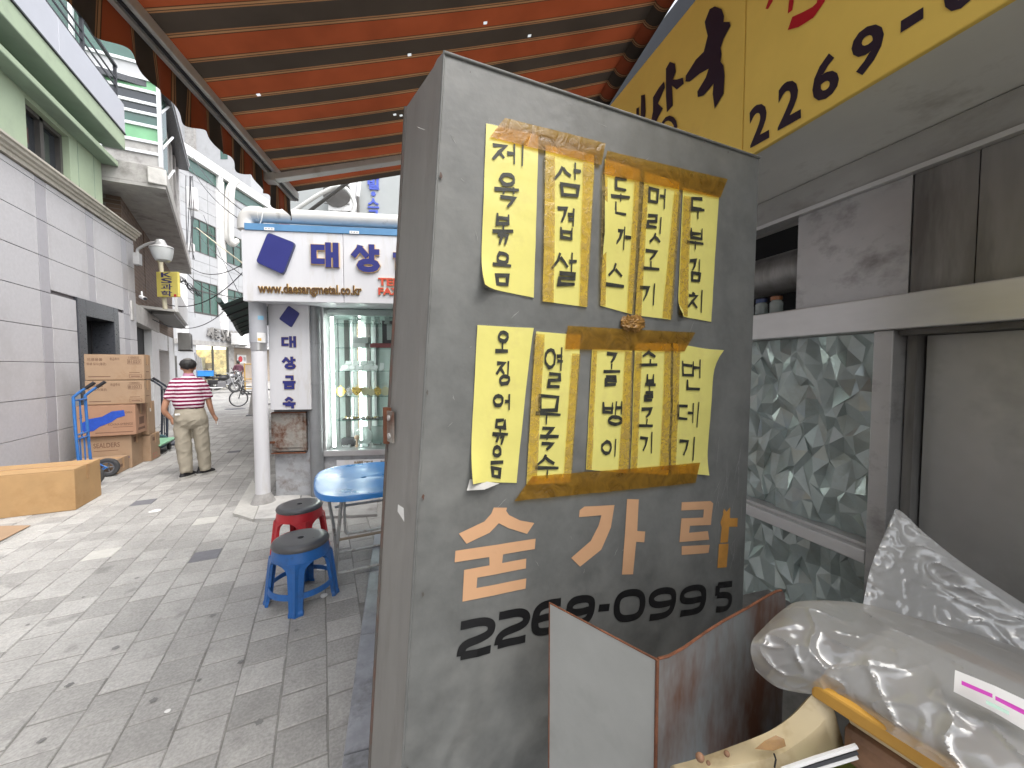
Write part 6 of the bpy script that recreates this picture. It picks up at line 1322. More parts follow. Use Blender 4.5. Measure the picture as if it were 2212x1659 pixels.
for j in range(ns + 1):
    t_ = j / ns; a_, c_ = fT.lerp(fB, t_), kt.lerp(kb, t_); row = []
    nrm = Vector(((c_ - a_).y, -(c_ - a_).x, 0)).normalized(); nrm = nrm if nrm.dot(CAM - a_) > 0 else -nrm
    for i in range(9): u = i / 8; row.append(bm.verts.new(a_.lerp(c_, u) + nrm * (.004 * math.sin(math.pi * min(1, u * 4)) * (u < .25) + .003 * noise.noise(Vector((u * 3, t_ * 9, 1))) * (0 < i < 8))))
    V.append(row)
for j in range(ns):
    for i in range(8): bm.faces.new((V[j][i], V[j][i + 1], V[j + 1][i + 1], V[j + 1][i]))
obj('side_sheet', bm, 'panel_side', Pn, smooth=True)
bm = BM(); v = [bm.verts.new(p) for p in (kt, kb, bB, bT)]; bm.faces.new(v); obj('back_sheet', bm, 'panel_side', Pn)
bm = BM(); v = [bm.verts.new(p) for p in (rT, rB, bB, bT)]; bm.faces.new(v); obj('hinge_side', bm, 'panel_paint', Pn)
bm = BM(); v = [bm.verts.new(p) for p in (fT, rT, bT, kt)]; bm.faces.new((v[0], v[1], v[2])); bm.faces.new((v[0], v[2], v[3])); obj('top_cap', bm, 'panel_paint', Pn)
obj('top_hem', tube(BM(), [PF.P(*pquad(k / 20, 0.002), .001) for k in range(21)], .004, 8), 'panel_paint', Pn, smooth=True)
obj('corner_hem', tube(BM(), [fT.lerp(fB, k / 20) for k in range(21)], .003, 8), 'panel_paint', Pn, smooth=True)
obj('rusty_edge', tube(BM(), [kt.lerp(kb, k / 20) + Vector((0, 0, -.0)) for k in range(21)], .005, 8), 'edge_rust', Pn, smooth=True)
for t0 in (.375, .965):
    c = kt.lerp(kb, t0); hg = obj('hinge', tube(BM(), [c + Vector((0, 0, -.045)), c + Vector((0, 0, .045))], .0135, 12), 'rust', Pn, smooth=True)
    nrm = (fT - kt).normalized(); lf = [c + nrm * .008 + Vector((0, 0, -.038)), c + nrm * .05 + Vector((0, 0, -.038)), c + nrm * .05 + Vector((0, 0, .038)), c + nrm * .008 + Vector((0, 0, .038))]
    sd = Vector((-nrm.y, nrm.x, 0)); sd = sd if sd.dot(CAM - c) > 0 else -sd
    bm = BM(); hexa(bm, [p + sd * .003 for p in lf] + [p + sd * .008 for p in lf]); obj('hinge_leaf', bm, 'rusty_box', hg)
    for q in (-.022, .022): obj('screw', tube(BM(), [c + nrm * .03 + sd * .008 + Vector((0, 0, q)), c + nrm * .03 + sd * .012 + Vector((0, 0, q))], .007, 8), 'steel_light', hg)
c = at(866, 1107, .845); bm = BM(); v = [bm.verts.new(c + RX * x + Vector((0, 0, z)) + AX * y) for x, z, y in ((-.008, .016, .006), (.008, .012, -.006), (.009, -.018, -.007), (.001, -.01, -.001), (-.009, .0, .006))]; bm.faces.new(v); obj('paper_remnant', bm, 'paper_scrap', Pn)
# ------------- painted lettering on the panel
mat('letter_peach', (.62, .36, .20), .6, var=.06, scale=8); mat('letter_orange', (.58, .28, .06), .6, var=.15, scale=20); mat('vinyl_black', (.012, .012, .013), .35, var=.2)
def c2(x, y): return (822.9 + .372 * x, 1042.3 + .372 * y)
def surf(px, py, lift=.0012):
    a, b = PF.hit(px, py); s = t_ = .5
    for _ in range(8):
        l_, r_ = tl.lerp(bl_, t_), tr_.lerp(br_, t_); s = (a - l_.x) / (r_.x - l_.x); tp, bt = tl.lerp(tr_, s), bl_.lerp(br_, s); t_ = (b - tp.y) / (bt.y - tp.y)
    return PF.P(a, b, dent(a, b, s, t_) + lift)
class PanelSkin:                        # lets strokes follow the dented sheet
    def P(s, a, b, off=0.0):
        t_ = .5; sx = .5
        for _ in range(4):
            l_, r_ = tl.lerp(bl_, t_), tr_.lerp(br_, t_); sx = (a - l_.x) / (r_.x - l_.x); tp, bt = tl.lerp(tr_, sx), bl_.lerp(br_, sx); t_ = (b - tp.y) / (bt.y - tp.y)
        return PF.P(a, b, dent(a, b, sx, t_) + off)
PS = PanelSkin()
def fine_fill(polys, m_, off=.0015, name='lettering'):
    bm = BM()
    for k, pl in enumerate(polys): bm.faces.new([bm.verts.new(PF.P(*PF.hit(*c2(*p)), 0)) for p in pl])
    bm.normal_update(); bmesh.ops.triangulate(bm, faces=bm.faces)
    for _ in range(3): bmesh.ops.subdivide_edges(bm, edges=[e for e in bm.edges if e.calc_length() > .02], cuts=1, use_grid_fill=False); bmesh.ops.triangulate(bm, faces=bm.faces)
    for v in bm.verts:
        q = v.co - PF.o; v.co = PS.P(q.dot(PF.r), v.co.z, off)
    return obj(name, bm, m_, Pn)
fine_fill([[(655, 145), (733, 147), (728, 165), (745, 190), (810, 222), (893, 237), (850, 300), (740, 265), (683, 235), (630, 290), (495, 352), (450, 293), (600, 225), (640, 180)]], 'letter_peach')
fine_fill([[(430, 392), (900, 328), (895, 388), (708, 416), (702, 466), (845, 443), (842, 500), (557, 548), (552, 608), (845, 558), (840, 617), (470, 686), (480, 503), (628, 478), (627, 430), (425, 458)]], 'letter_peach')
fine_fill([[(1155, 162), (1182, 140), (1355, 130), (1335, 260), (1280, 390), (1158, 490), (1107, 440), (1220, 340), (1265, 250), (1280, 190), (1152, 202)]], 'letter_peach')
fine_fill([[(1428, 95), (1495, 97), (1485, 280), (1530, 282), (1525, 345), (1478, 342), (1460, 530), (1395, 532), (1415, 300)]], 'letter_peach')
fine_fill([[(1743, 113), (1910, 106), (1925, 120), (1912, 245), (1790, 250), (1785, 290), (1895, 280), (1902, 330), (1728, 344), (1740, 206), (1868, 202), (1872, 155), (1740, 160)]], 'letter_peach')
fine_fill([[(1983, 172), (1988, 150), (2003, 168), (2024, 142), (2022, 205), (2068, 205), (2066, 255), (2018, 255), (2010, 345), (1966, 348), (1975, 260), (1968, 230), (1985, 180)]], 'letter_orange')
fine_fill([[(1742, 367), (1905, 360), (1898, 405), (1880, 408), (1740, 418)]], 'letter_peach'); fine_fill([[(1958, 356), (2014, 352), (2004, 490), (1950, 495)]], 'letter_orange')
DG = {'2': [(.0, .92), (.7, .95), (.95, .86), (1, .72), (.95, .58), (.75, .5), (.28, .42), (.08, .32), (.05, .08), (.05, .08), (.05, .08), (1, .08)], '6': [(1, .94), (.4, .94), (.12, .84), (.03, .6), (.03, .3), (.12, .12), (.4, .05), (.75, .07), (.95, .2), (.97, .38), (.85, .5), (.5, .54), (.1, .5)],
      '0': [(.5, .95), (.82, .9), (.97, .7), (.97, .3), (.82, .1), (.5, .05), (.18, .1), (.03, .3), (.03, .7), (.18, .9)], '5': [(1, .94), (.1, .94), (.1, .94), (.1, .94), (.08, .57), (.08, .57), (.08, .57), (.6, .58), (.9, .5), (.97, .32), (.9, .14), (.6, .06), (0, .08)], '-': [(0, .5), (1, .5)]}
DG['9'] = [(1 - x, 1 - y) for x, y in DG['6']]
for ch, q in (('2', ((450, 1022), (635, 980), (645, 780), (460, 806))), ('2', ((668, 962), (838, 920), (850, 735), (685, 755))), ('6', ((885, 893), (1030, 862), (1045, 680), (895, 708))), ('9', ((1082, 840), (1215, 812), (1235, 655), (1090, 675))), ('-', ((1262, 748), (1322, 740), (1325, 702), (1264, 708))), ('0', ((1358, 808), (1512, 785), (1526, 618), (1366, 635))), ('9', ((1555, 790), (1690, 772), (1703, 603), (1560, 622))), ('9', ((1738, 772), (1868, 755), (1878, 588), (1738, 606))), ('5', ((1938, 745), (2022, 735), (2034, 575), (1938, 583)))):
    Q = [Vector(PF.hit(*c2(*p))) for p in q]; pts = []
    raw = DG[ch]
    for _ in range(2 if ch != '-' else 0):
        n_ = len(raw); nw = [] if ch == '0' else [raw[0]]
        for k in range(n_ if ch == '0' else n_ - 1):
            a_, b_ = raw[k], raw[(k + 1) % n_]; nw += [(a_[0] * .75 + b_[0] * .25, a_[1] * .75 + b_[1] * .25), (a_[0] * .25 + b_[0] * .75, a_[1] * .25 + b_[1] * .75)]
        raw = nw if ch == '0' else nw + [raw[-1]]
    for k in range(len(raw) - (0 if ch == '0' else 1)):
        a_, b_ = raw[k], raw[(k + 1) % len(raw)]
        for j in range(3): pts.append((a_[0] + (b_[0] - a_[0]) * j / 3, a_[1] + (b_[1] - a_[1]) * j / 3))
    if ch != '0': pts.append(raw[-1])
    P2 = [(Q[0] * (1 - x) + Q[1] * x) * (1 - y) + (Q[3] * (1 - x) + Q[2] * x) * y for x, y in pts]
    bm = BM(); ribbon(bm, P2, .0195, PS, .0015, 0, ch == '0'); obj('lettering', bm, 'vinyl_black', Pn)

mat('scratch_pale', (.30, .30, .29), .6, var=.3, scale=90); sr = random.Random(5)
for k in range(60):
    if k < 24: x, y, dx, dy = sr.uniform(1535, 1600), sr.uniform(1000, 1250), sr.uniform(-10, 26), sr.uniform(-90, -30)
    else: x, y, dx, dy = sr.uniform(900, 1560), sr.uniform(230, 1250), sr.uniform(-25, 25), sr.uniform(-30, 30)
    pts = [PF.hit(x + dx * t_ / 5 + sr.uniform(-1, 1), y + dy * t_ / 5) for t_ in range(6)]
    bm = BM(); ribbon(bm, pts, [.0003, .0009, .0012, .001, .0006, .0002], PS, .0009, 0); obj('scratch', bm, 'scratch_pale', Pn)

for k in range(11):                      # chipped, rusting spots along the folded edges
    t_ = sr.random(); u = sr.uniform(-.004, .016); c = pquad(max(.001, u / 1.0), t_) if k < 6 else pquad(sr.random(), sr.uniform(.002, .012)); r0 = sr.uniform(.0012, .0045); ph = sr.random() * 6
    bm = BM(); bm.faces.new([bm.verts.new(PS.P(c.x + .004 + r0 * .7 * (1 + .4 * math.sin(j * 1.9 + ph)) * math.cos(j * .6283), c.y - .004 + r0 * 1.6 * (1 + .4 * math.cos(j * 2.7 + ph)) * math.sin(j * .6283), .0048)) for j in range(10)]); obj('rust_chip', bm, 'edge_rust', Pn)
# ================================================================== menu strips and tape on the panel
mat('menu_yellow', (.76, .70, .21), .4, var=.06, scale=5, dirt=(.68, .60, .20), dscale=6, damt=.3, bump=.25, bscale=14, spec=.45); mat('marker', (.03, .032, .026), .5, var=.5, scale=60)
mat('laminate', (.30, .30, .28), .25, alpha=.35)
film_mat('tape_brown', (.42, .235, .03), .52, .35, (.92, .62, .14), 22, .06); film_mat('tape_side', (.52, .40, .16), .70, .35, (.95, .82, .48), 40, .06)
def k1(x, y): return (932.6 + .3307 * x, 219.4 + .3307 * y)
def k2(x, y): return (932.6 + .3307 * x, 658.3 + .3307 * y)
hr = random.Random(11)
def strip(cm, text, corners, chars, where, curl=None):
    t = thing('menu_strip', 'yellow paper strip handwritten %s, %s' % (text, where), 'menu strip', PF.P(*PF.hit(*cm(*corners[3])), .003), group='yellow menu strips on the panel')
    C = [Vector(PF.hit(*cm(*c))) for c in corners]               # TL TR BR BL
    def sheet(grow, off, curled):
        cc = sum(C, Vector((0, 0))) / 4; K = [p + (p - cc).normalized() * grow for p in C]; bm = BM(); nu, nv = 8, 20; V = []
        for i in range(nu + 1):
            col = []
            for j in range(nv + 1):
                s, q = i / nu, j / nv; p = (K[0] * (1 - s) + K[1] * s) * (1 - q) + (K[3] * (1 - s) + K[2] * s) * q; lift = off + .0026 * abs(noise.noise(Vector((p.x * 12, p.y * 9, len(text) + C[0].x * 9))))
                if curled:
                    for (cs, cq, amp, rad) in curl or (): d_ = math.hypot((s - cs) * .6, q - cq); lift += amp * max(0, 1 - d_ / rad) ** 2; 
                col.append(bm.verts.new(PS.P(p.x, p.y, lift)))
            V.append(col)
        for i in range(nu):
            for j in range(nv): bm.faces.new((V[i][j], V[i][j + 1], V[i + 1][j + 1], V[i + 1][j]))
        return bm
    obj('film', sheet(.0035, .0012, True), 'laminate', t, smooth=True)
    obj('paper', sheet(0, .0026, True), 'menu_yellow', t, smooth=True)
    for ch, (x0, x1, y0, y1) in zip(text, chars):
        mid = (corners[0][0] + corners[1][0]) / 2; sk = (corners[3][0] - corners[0][0]) / (corners[3][1] - corners[0][1]) * (y1 - y0); ty = (corners[1][1] - corners[0][1]) / (corners[1][0] - corners[0][0]) * (x1 - x0) * .5
        mx_, my_ = (x1 - x0) * .04, (y1 - y0) * .05; x0, x1, y0, y1 = x0 + mx_, x1 - mx_, y0 + my_, y1 - my_
        q = [(x0 + sk * .5, y1 - ty * .0), (x1 + sk * .5, y1 + ty * .6), (x1 - sk * .3, y0 + ty * .6), (x0 - sk * .3, y0)]
        bm = BM(); write_syllable(bm, ch, PS, [PF.hit(*cm(*p)) for p in q], .0068, .0056, hand=.06, r=hr); obj('lettering', bm, 'marker', t)
up = 'in the upper row'
strip(k1, '제육볶음', ((352, 150), (690, 228), (655, 1285), (312, 1215)), ((385, 590, 255, 420), (402, 575, 480, 700), (382, 525, 735, 950), (390, 520, 970, 1195)), 'first in the upper row', [(0, 1, .03, .22)])
strip(k1, '삼겹살', ((735, 292), (1050, 356), (1002, 1345), (713, 1308)), ((785, 970, 400, 615), (800, 920, 690, 905), (770, 945, 960, 1215)), 'second in the upper row')
strip(k1, '돈가스', ((1120, 385), (1352, 452), (1306, 1390), (1095, 1335)), ((1150, 1285, 480, 765), (1150, 1300, 810, 975), (1130, 1260, 1050, 1235)), 'middle of the upper row', [(0, .5, .008, .5)])
strip(k1, '머릿고기', ((1382, 462), (1618, 530), (1556, 1425), (1326, 1395)), ((1410, 1525, 550, 700), (1390, 1505, 730, 930), (1370, 1485, 965, 1105), (1350, 1465, 1175, 1330)), 'fourth in the upper row')
strip(k1, '두부김치', ((1640, 562), (1880, 620), (1816, 1440), (1602, 1400)), ((1680, 1785, 610, 780), (1665, 1780, 820, 975), (1675, 1760, 1020, 1185), (1665, 1775, 1220, 1390)), 'last in the upper row', [(0, 1, .02, .15)])
strip(k2, '오징어볶음', ((292, 135), (650, 155), (556, 1165), (246, 1152)), ((410, 500, 170, 310), (410, 510, 355, 535), (400, 515, 575, 690), (385, 495, 725, 915), (380, 470, 925, 1120)), 'first in the lower row', [(0, 1, .025, .3), (1, 0, .006, .2)])
strip(k2, '열무국수', ((672, 176), (965, 200), (906, 1160), (620, 1178)), ((730, 850, 255, 535), (665, 845, 580, 790), (690, 825, 790, 945), (665, 830, 965, 1130)), 'second in the lower row')
strip(k2, '골뱅이', ((1042, 285), (1303, 300), (1278, 1100), (1006, 1075)), ((1110, 1225, 310, 525), (1110, 1250, 625, 785), (1095, 1210, 870, 1000)), 'middle of the lower row')
strip(k2, '소불고기', ((1322, 250), (1556, 255), (1538, 1112), (1292, 1092)), ((1350, 1475, 285, 400), (1375, 1450, 450, 640), (1340, 1440, 665, 795), (1345, 1445, 825, 980)), 'fourth in the lower row')
strip(k2, '번데기', ((1572, 250), (1835, 300), (1790, 1108), (1552, 1100)), ((1620, 1750, 340, 560), (1590, 1735, 620, 785), (1605, 1725, 850, 1020)), 'last in the lower row', [(1, 0, .03, .2), (1, 1, .01, .2)])
def tape(label, cm, corners, m_='tape_brown', off=.0074, wr=.0012, seed=0):
    C = [Vector(PF.hit(*cm(*c))) for c in corners]; bm = BM(); nu = 34 if m_ == 'tape_brown' else 5; nv = 5 if m_ == 'tape_brown' else 24; V = []
    for i in range(nu + 1):
        col = []
        for j in range(nv + 1):
            s, q = i / nu, j / nv; p = (C[0] * (1 - s) + C[1] * s) * (1 - q) + (C[3] * (1 - s) + C[2] * s) * q
            ex = .0015 * noise.noise(Vector((s * 40, q * 3, seed))) if i in (0, nu) else 0
            col.append(bm.verts.new(PS.P(p.x + ex, p.y + .0008 * noise.noise(Vector((s * 25, q, seed + 3))), off + wr * noise.noise(Vector((p.x * 30, p.y * 30, seed))))))
        V.append(col)
    for i in range(nu):
        for j in range(nv): bm.faces.new((V[i][j], V[i][j + 1], V[i + 1][j + 1], V[i + 1][j]))
    o = obj('tape_strip', bm, m_, smooth=True); tag(o, label, 'tape', 'brown tape on the menu strips'); return o
tape('brown packing tape across the top of the first two upper menu strips', k1, ((470, 120), (1120, 285), (1088, 430), (370, 245)), seed=1)
tape('long brown packing tape across the top of the last three upper strips', k1, ((1130, 335), (1925, 510), (1880, 630), (1098, 488)), seed=2)
tape('wrinkled brown packing tape across the top of the lower menu strips', k2, ((872, 140), (1706, 183), (1636, 305), (858, 290)), seed=3, wr=.0025)
tape('long slanting brown packing tape along the bottom of the lower strips', k2, ((655, 1118), (1742, 1028), (1712, 1158), (535, 1280)), seed=4, wr=.0022)
for lb, cm, c_ in (('thin tape down the near edge of the second upper strip', k1, ((722, 360), (792, 372), (782, 1318), (705, 1310))), ('thin tape down the far edge of the second upper strip', k1, ((972, 410), (1046, 425), (1002, 1345), (950, 1338))), ('tape down the near edge of the middle upper strip', k1, ((1095, 490), (1130, 500), (1125, 1340), (1085, 1330))), ('tape down the far edge of the middle upper strip', k1, ((1310, 530), (1356, 540), (1308, 1392), (1268, 1380))),
                   ('tape down the near edge of the fourth upper strip', k1, ((1352, 545), (1402, 555), (1362, 1400), (1318, 1392))), ('wide tape down the far edge of the fourth upper strip', k1, ((1575, 590), (1622, 598), (1560, 1425), (1500, 1412))), ('tape down the near edge of the last upper strip', k1, ((1640, 615), (1690, 625), (1660, 1405), (1602, 1398))), ('tape down the near edge of the second lower strip', k2, ((660, 190), (725, 195), (685, 1150), (620, 1165))),
                   ('tape down the far edge of the second lower strip', k2, ((905, 320), (960, 322), (912, 1095), (862, 1100))), ('crackled tape down the far edge of the middle lower strip', k2, ((1255, 305), (1306, 308), (1280, 1095), (1210, 1090))), ('crackled tape down the near edge of the fourth lower strip', k2, ((1318, 310), (1362, 310), (1330, 1090), (1292, 1090))), ('wide tape between the fourth and last lower strips', k2, ((1512, 300), (1612, 300), (1580, 1075), (1478, 1080))), ('tape down the near edge of the middle lower strip', k2, ((1040, 300), (1070, 302), (1038, 1075), (1005, 1075)))):
    tape(lb, cm, c_, 'tape_side', .0066, .0006, seed=len(lb))
bm = BM(); bmesh.ops.create_icosphere(bm, subdivisions=4, radius=1.0); cc = PF.hit(*k2(1305, 122)); 
for v in bm.verts: n_ = noise.turbulence(v.co * 3.2, 3, True); v.co = PS.P(cc[0] + v.co.x * (.036 + .012 * n_), cc[1] + v.co.y * (.016 + .012 * n_), .007 + max(-.4, v.co.z) * (.006 + .007 * n_))
mat('tape_wad', (.25, .13, .03), .4, var=.35, scale=30); o = obj('tape_wad', bm, 'tape_wad'); tag(o, 'crumpled wad of brown tape between the two rows of menu strips', 'tape')
bm = BM(); C = [k2(*p) for p in ((245, 1135), (440, 1165), (330, 1195), (215, 1200))]; bmf = [bm.verts.new(PS.P(*PF.hit(*c), .006 + .01 * (i in (2, 3)))) for i, c in enumerate(C)]; bm.faces.new(bmf); o = obj('paper_curl', bm, 'concrete_pale'); tag(o, 'torn curling paper edge under the first lower menu strip', 'paper')

# ================================================================== foreground clutter beside the panel
def rust_mat(name, base):
    m = mat(name, base, .55, metal=.25, var=.12, scale=5, dirt=(.13, .055, .03), dscale=2.6, damt=.68, bump=.08, stretch=(2.2, 2.2, .8)); return m
rust_mat('sheet_rusty', (.26, .275, .285)); mat('sheet_clean', (.40, .41, .40), .5, metal=.25, var=.08, scale=7, dirt=(.33, .34, .33), dscale=4, damt=.3)
p0, p1, p2 = at(1187, 1303, .766), at(1420, 1425, .62), at(1690, 1278, .805)
V_ = thing('bent_metal_sheet', 'bent galvanised metal sheet with rusty edges standing before the sign panel', 'metal sheet', p1 - Vector((0, 0, .4)))
LF_ = Frame(p0, p1 - p0, Vector((-(p1 - p0).y, (p1 - p0).x, 0))); LF_ = LF_ if LF_.n.dot(-AX) > 0 else Frame(p0, p1 - p0, -LF_.n); lw = Vector((p1.x - p0.x, p1.y - p0.y, 0)).length
RF_ = Frame(p1, p2 - p1, Vector((-(p2 - p1).y, (p2 - p1).x, 0))); RF_ = RF_ if RF_.n.dot(-AX) > 0 else Frame(p1, p2 - p1, -RF_.n); rw = Vector((p2.x - p1.x, p2.y - p1.y, 0)).length
zt = p1.z
obj('left_leaf', fprism(BM(), LF_, [(0, .72), (lw, .72), (lw, zt), (0, p0.z)], -.003, 0), 'sheet_clean', V_, bevel=.001)
hh = lambda x, y: RF_.hit(x, y)
ro = [(0.002, .72), (0.002, zt)] + [hh(x, y) for x, y in ((1440, 1421), (1475, 1402), (1520, 1370), (1560, 1345), (1610, 1318), (1650, 1294), (1675, 1281), (1686, 1279), (1692, 1286), (1694, 1300))] + [(hh(1692, 1400)[0], .72)]
obj('right_leaf', fprism(BM(), RF_, ro, -.003, 0), 'sheet_rusty', V_)
obj('fold', tube(BM(), [Vector((p1.x, p1.y, .72)), Vector((p1.x, p1.y, zt))], .003, 8), 'rust', V_, smooth=True)
obj('rusty_rim', tube(BM(), [LF_.P(0, .72, -.001), LF_.P(0, p0.z, -.001), LF_.P(lw, zt, -.001)], .0022, 6), 'rust', V_)
obj('rusty_rim', tube(BM(), [RF_.P(a, b, -.001) for a, b in ro[1:10]], .0024, 6), 'rust', V_)
# worktop
W_ = thing('steel_worktop', 'dull steel worktop carrying the bent sheet and the cream tub', 'worktop', RW.P(.3, 0, .5))
obj('top', fbox(BM(), RW, -.12, 1.6, .68, .718, .14, 1.02), 'steel_dull', W_, bevel=.006)
for a, o_ in ((-.08, .2), (-.08, .95), (1.5, .2), (1.5, .95)): obj('leg', fbox(BM(), RW, a, a + .04, -.02, .679, o_, o_ + .04), 'steel', W_)
E1, E2 = at(1769, 1482, .555), at(2053, 1659, .441); E1.z = E2.z = 1.12
ed = Vector((E2.x - E1.x, E2.y - E1.y, 0)).normalized(); eb = Vector((-ed.y, ed.x, 0)); eb = eb if eb.dot(AX) > 0 else -eb
# cream plastic tub
mat('tub_cream', (.60, .50, .32), .4, var=.08, scale=6, dirt=(.36, .24, .10), dscale=7, damt=.3); mat('ochre', (.58, .31, .05), .5, var=.15, scale=10); mat('brown_wood', (.22, .12, .07), .7, var=.35, scale=18, bump=.3, bscale=30)
TB_ = thing('plastic_tub', 'cracked cream plastic tub under the ochre board', 'tub', at(1640, 1640, .6) - Vector((0, 0, .3)))
up_ = [(1455, 1652, .57), (1500, 1640, .575), (1580, 1612, .58), (1660, 1580, .575), (1712, 1545, .57), (1750, 1505, .565), (1770, 1488, .562)]
mid_ = [(1458, 1672, .552), (1508, 1668, .552), (1592, 1652, .55), (1682, 1630, .548), (1745, 1590, .546), (1784, 1552, .548), (1800, 1528, .552)]
lo_ = [(1470, 1760, .545), (1530, 1750, .545), (1620, 1730, .545), (1712, 1700, .545), (1772, 1668, .545), (1806, 1640, .548), (1824, 1612, .552)]
bk_ = [(x - 8, y + 4, d + .03) for x, y, d in up_]
bm = BM(); rows = []
for rw_ in (bk_, up_, mid_, lo_): rows.append([bm.verts.new(p) for p in smooth_path([at(*q) for q in rw_], 5)])
for i in range(3):
    for k in range(len(rows[0]) - 1): bm.faces.new((rows[i][k], rows[i][k + 1], rows[i + 1][k + 1], rows[i + 1][k]))
o = obj('rim', bm, 'tub_cream', TB_, smooth=True); sd_ = o.modifiers.new('s', 'SOLIDIFY'); sd_.thickness = .004; sd_.offset = -1
bm = BM(); bm.faces.new([bm.verts.new(at(*q)) for q in ((1630, 1618, .545), (1652, 1600, .548), (1676, 1588, .55), (1694, 1596, .546), (1698, 1612, .542), (1670, 1622, .541))]); obj('tape_patch', bm, 'tape_wad', TB_)
obj('crack', tube(BM(), [at(1672, 1628, .541), at(1676, 1640, .54), at(1673, 1658, .539)], .0012, 5), 'ink', TB_)
for x, y, r_ in ((1512, 1636, .006), (1570, 1628, .004), (1530, 1648, .003)): bm = BM(); ell(bm, at(x, y, .55), (r_, r_, r_)); obj('stain', bm, 'brown_wood', TB_, smooth=True)
RL = thing('rail_strip', 'white and black plastic rail strips lying under the cream tub', 'rail', at(1760, 1660, .52) - Vector((0, 0, .02)))
for dy, m_ in ((0, 'white_paint'), (12, 'ink'), (22, 'white_paint')): obj('strip', tube(BM(), [at(1690, 1664 + dy, .515), at(1760, 1640 + dy, .515), at(1850, 1612 + dy, .515)], .0035, 6), m_, RL)
# ochre board
def slab(name, a0, a1, b0, b1, z0, z1, m_, par, bev=.004): return obj(name, hprism(BM(), [E1 + ed * a0 + eb * b0, E1 + ed * a1 + eb * b0, E1 + ed * a1 + eb * b1, E1 + ed * a0 + eb * b1], z0, z1), m_, par, bevel=bev)
OB = thing('ochre_board', 'thick ochre plastic board lying under the clear plastic bag', 'board', E1)
slab('board', -.01, .62, .0, .2, 1.098, 1.12, 'ochre', OB); slab('lower_layer', .03, .62, .012, .2, 1.085, 1.097, 'tub_cream', OB)
mat('foam_grey', (.40, .40, .395), .7, var=.15, scale=12); PKI = thing('foam_pad', 'pale grey foam pad showing through the plastic bag', 'foam', E1 + Vector((0, 0, .025))); slab('pad', .0, .62, .015, .235, 1.1215, 1.137, 'foam_grey', PKI, .006)
WB = thing('wooden_block', 'stained brown wooden block under the ochre board', 'wood block', E1 + ed * .1)
slab('block', .025, .4, .006, .38, 1.03, 1.084, 'brown_wood', WB, .012); slab('lower_block', .035, .35, .004, .36, .988, 1.028, 'brown_wood', WB, .012)
mat('red_bag', (.45, .03, .04), .35, var=.2); mat('green_pack', (.42, .55, .12), .35, var=.2)
PK = thing('red_packet', 'red and green printed packet below the wooden block', 'packet', E1 + ed * .2); slab('red_half', .13, .3, -.01, .3, .94, .985, 'red_bag', PK, .012); slab('green_half', -.01, .128, -.02, .3, .95, .975, 'green_pack', PK, .012)
CR = thing('support_crate', 'dark plastic crate holding the packets under the board', 'crate', E1 + ed * .25 + eb * .2)
for a0, a1, b0, b1 in ((0, .6, .02, .04), (0, .6, .38, .4), (0, .02, .041, .379), (.58, .6, .041, .379)): slab('side', a0, a1, b0, b1, .719, .935, 'truck_dark', CR)
slab('base', .021, .579, .041, .379, .72, .735, 'truck_dark', CR)
# clear plastic bag: crumpled skins
film_mat('bag_film', (.62, .62, .615), .48, .12, (.94, .94, .94), 0, .10)
def skin(rows, seed, amp=.005, k=20):
    R_ = [smooth_path([at(*q) for q in rw_], k) for rw_ in rows]; cols = len(R_[0]); G_ = []
    for c in range(cols): G_.append(smooth_path([r_[c] for r_ in R_], k))
    bm = BM(); V = [[bm.verts.new(p + (CAM - p).normalized() * amp * (.7 * noise.noise(p * 16 + Vector((seed, 0, 0))) + 1.3 * (1 - abs(noise.noise(Vector((p.x * 14 + p.z * 10, p.y * 16 - p.x * 10, p.z * 26)) + Vector((0, seed, 0))))) ** 7 + .8 * (1 - abs(noise.noise(Vector((p.x * 30 - p.z * 26, p.y * 26 + p.x * 14, p.z * 44 + seed))))) ** 6 + .25 * noise.noise(p * 70))) for p in col] for col in G_]
    for i in range(len(V) - 1):
        for j in range(len(V[0]) - 1): bm.faces.new((V[i][j], V[i + 1][j], V[i + 1][j + 1], V[i][j + 1]))
    return bm
BG = thing('plastic_bag', 'crumpled clear plastic bag with an upright corner lying on the ochre board', 'plastic bag', E1 + Vector((0, 0, .02)))
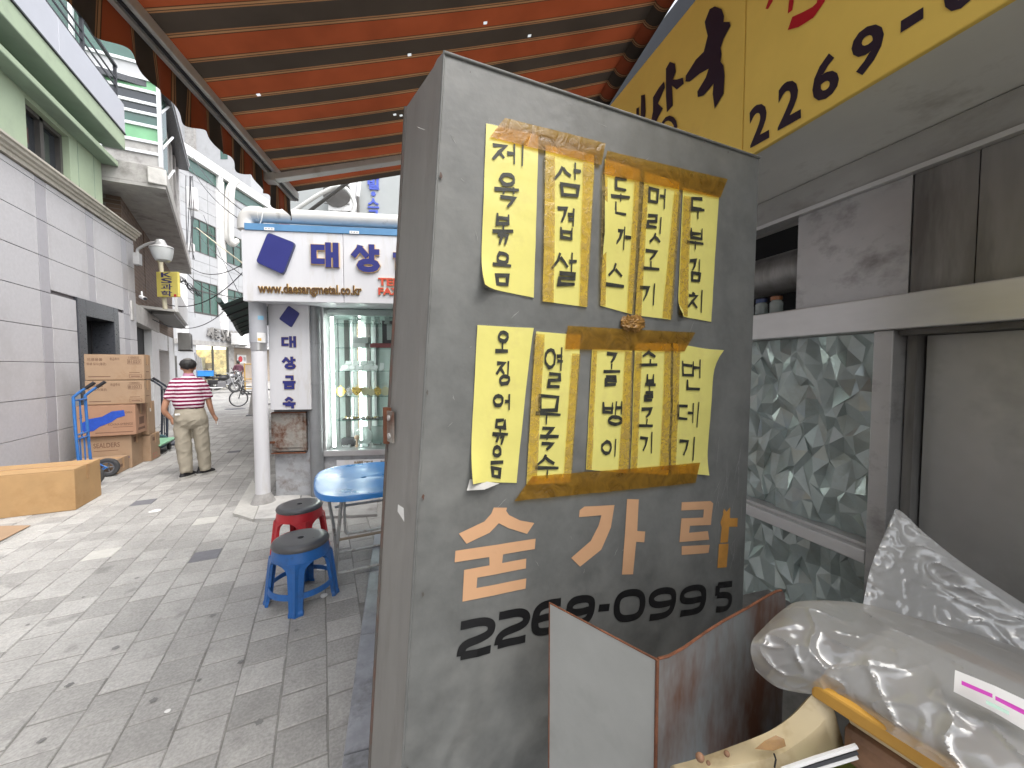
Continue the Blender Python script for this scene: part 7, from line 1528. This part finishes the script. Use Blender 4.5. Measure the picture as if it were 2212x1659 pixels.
roll = [[(1632, 1448, .61), (1680, 1485, .585), (1755, 1500, .565), (1800, 1500, .55), (1900, 1570, .50), (2060, 1670, .43), (2230, 1760, .39)], [(1622, 1412, .60), (1690, 1440, .58), (1770, 1445, .555), (1850, 1470, .53), (1960, 1540, .48), (2100, 1620, .43), (2260, 1700, .39)], [(1625, 1385, .61), (1700, 1375, .59), (1790, 1380, .57), (1890, 1410, .54), (2010, 1465, .50), (2130, 1530, .46), (2270, 1600, .42)],
        [(1640, 1365, .63), (1715, 1325, .62), (1810, 1335, .61), (1910, 1350, .6), (2030, 1385, .57), (2140, 1430, .54), (2280, 1500, .5)], [(1688, 1320, .66), (1722, 1300, .67), (1800, 1298, .68), (1880, 1308, .69), (2000, 1345, .68), (2120, 1380, .66), (2290, 1440, .62)], [(1700, 1335, .70), (1735, 1318, .72), (1800, 1312, .74), (1880, 1320, .76), (2000, 1340, .77), (2120, 1370, .76), (2290, 1420, .72)]]
obj('roll', skin(roll, 2, .006), 'bag_film', BG, smooth=True)
flap = [[(1862, 1318, .74), (1900, 1335, .73), (1960, 1350, .73), (2050, 1365, .72), (2150, 1390, .7), (2290, 1435, .66)], [(1880, 1230, .77), (1905, 1235, .765), (1960, 1250, .76), (2040, 1285, .75), (2140, 1320, .72), (2290, 1390, .68)], [(1906, 1165, .79), (1920, 1165, .785), (1950, 1170, .78), (1995, 1190, .77), (2090, 1250, .74), (2290, 1360, .69)], [(1933, 1101, .80), (1938, 1100, .80), (1952, 1110, .80), (2000, 1155, .78), (2095, 1228, .75), (2290, 1355, .70)]]
obj('upright_corner', skin(flap, 5, .0035), 'bag_film', BG, smooth=True)
flap2 = [[(x + 4, y + 2, d + .03) for x, y, d in rw_] for rw_ in flap]; obj('upright_back', skin(flap2, 9, .003), 'bag_film', BG, smooth=True)
LB = obj('price_label', (lambda b: (b.faces.new([b.verts.new(p) for p in (at(2063, 1447, .468), at(2150, 1482, .445), at(2240, 1524, .425), at(2240, 1594, .412), at(2150, 1540, .436), at(2060, 1494, .46))]), b)[1])(BM()), 'paper_scrap', BG)
mat('magenta', (.55, .04, .42), .5); mat('mint', (.4, .6, .5), .5)
for q, m_ in ((((2077, 1470, .459), (2144, 1499, .441), (2144, 1508, .439), (2077, 1479, .457)), 'magenta'), (((2150, 1503, .439), (2236, 1545, .417), (2236, 1557, .415), (2150, 1512, .437)), 'magenta'), (((2130, 1512, .440), (2180, 1537, .428), (2180, 1545, .426), (2130, 1520, .438)), 'mint')):
    bm = BM(); bm.faces.new([bm.verts.new(at(x, y, d - .004)) for x, y, d in q]); obj('label_print', bm, m_, LB)
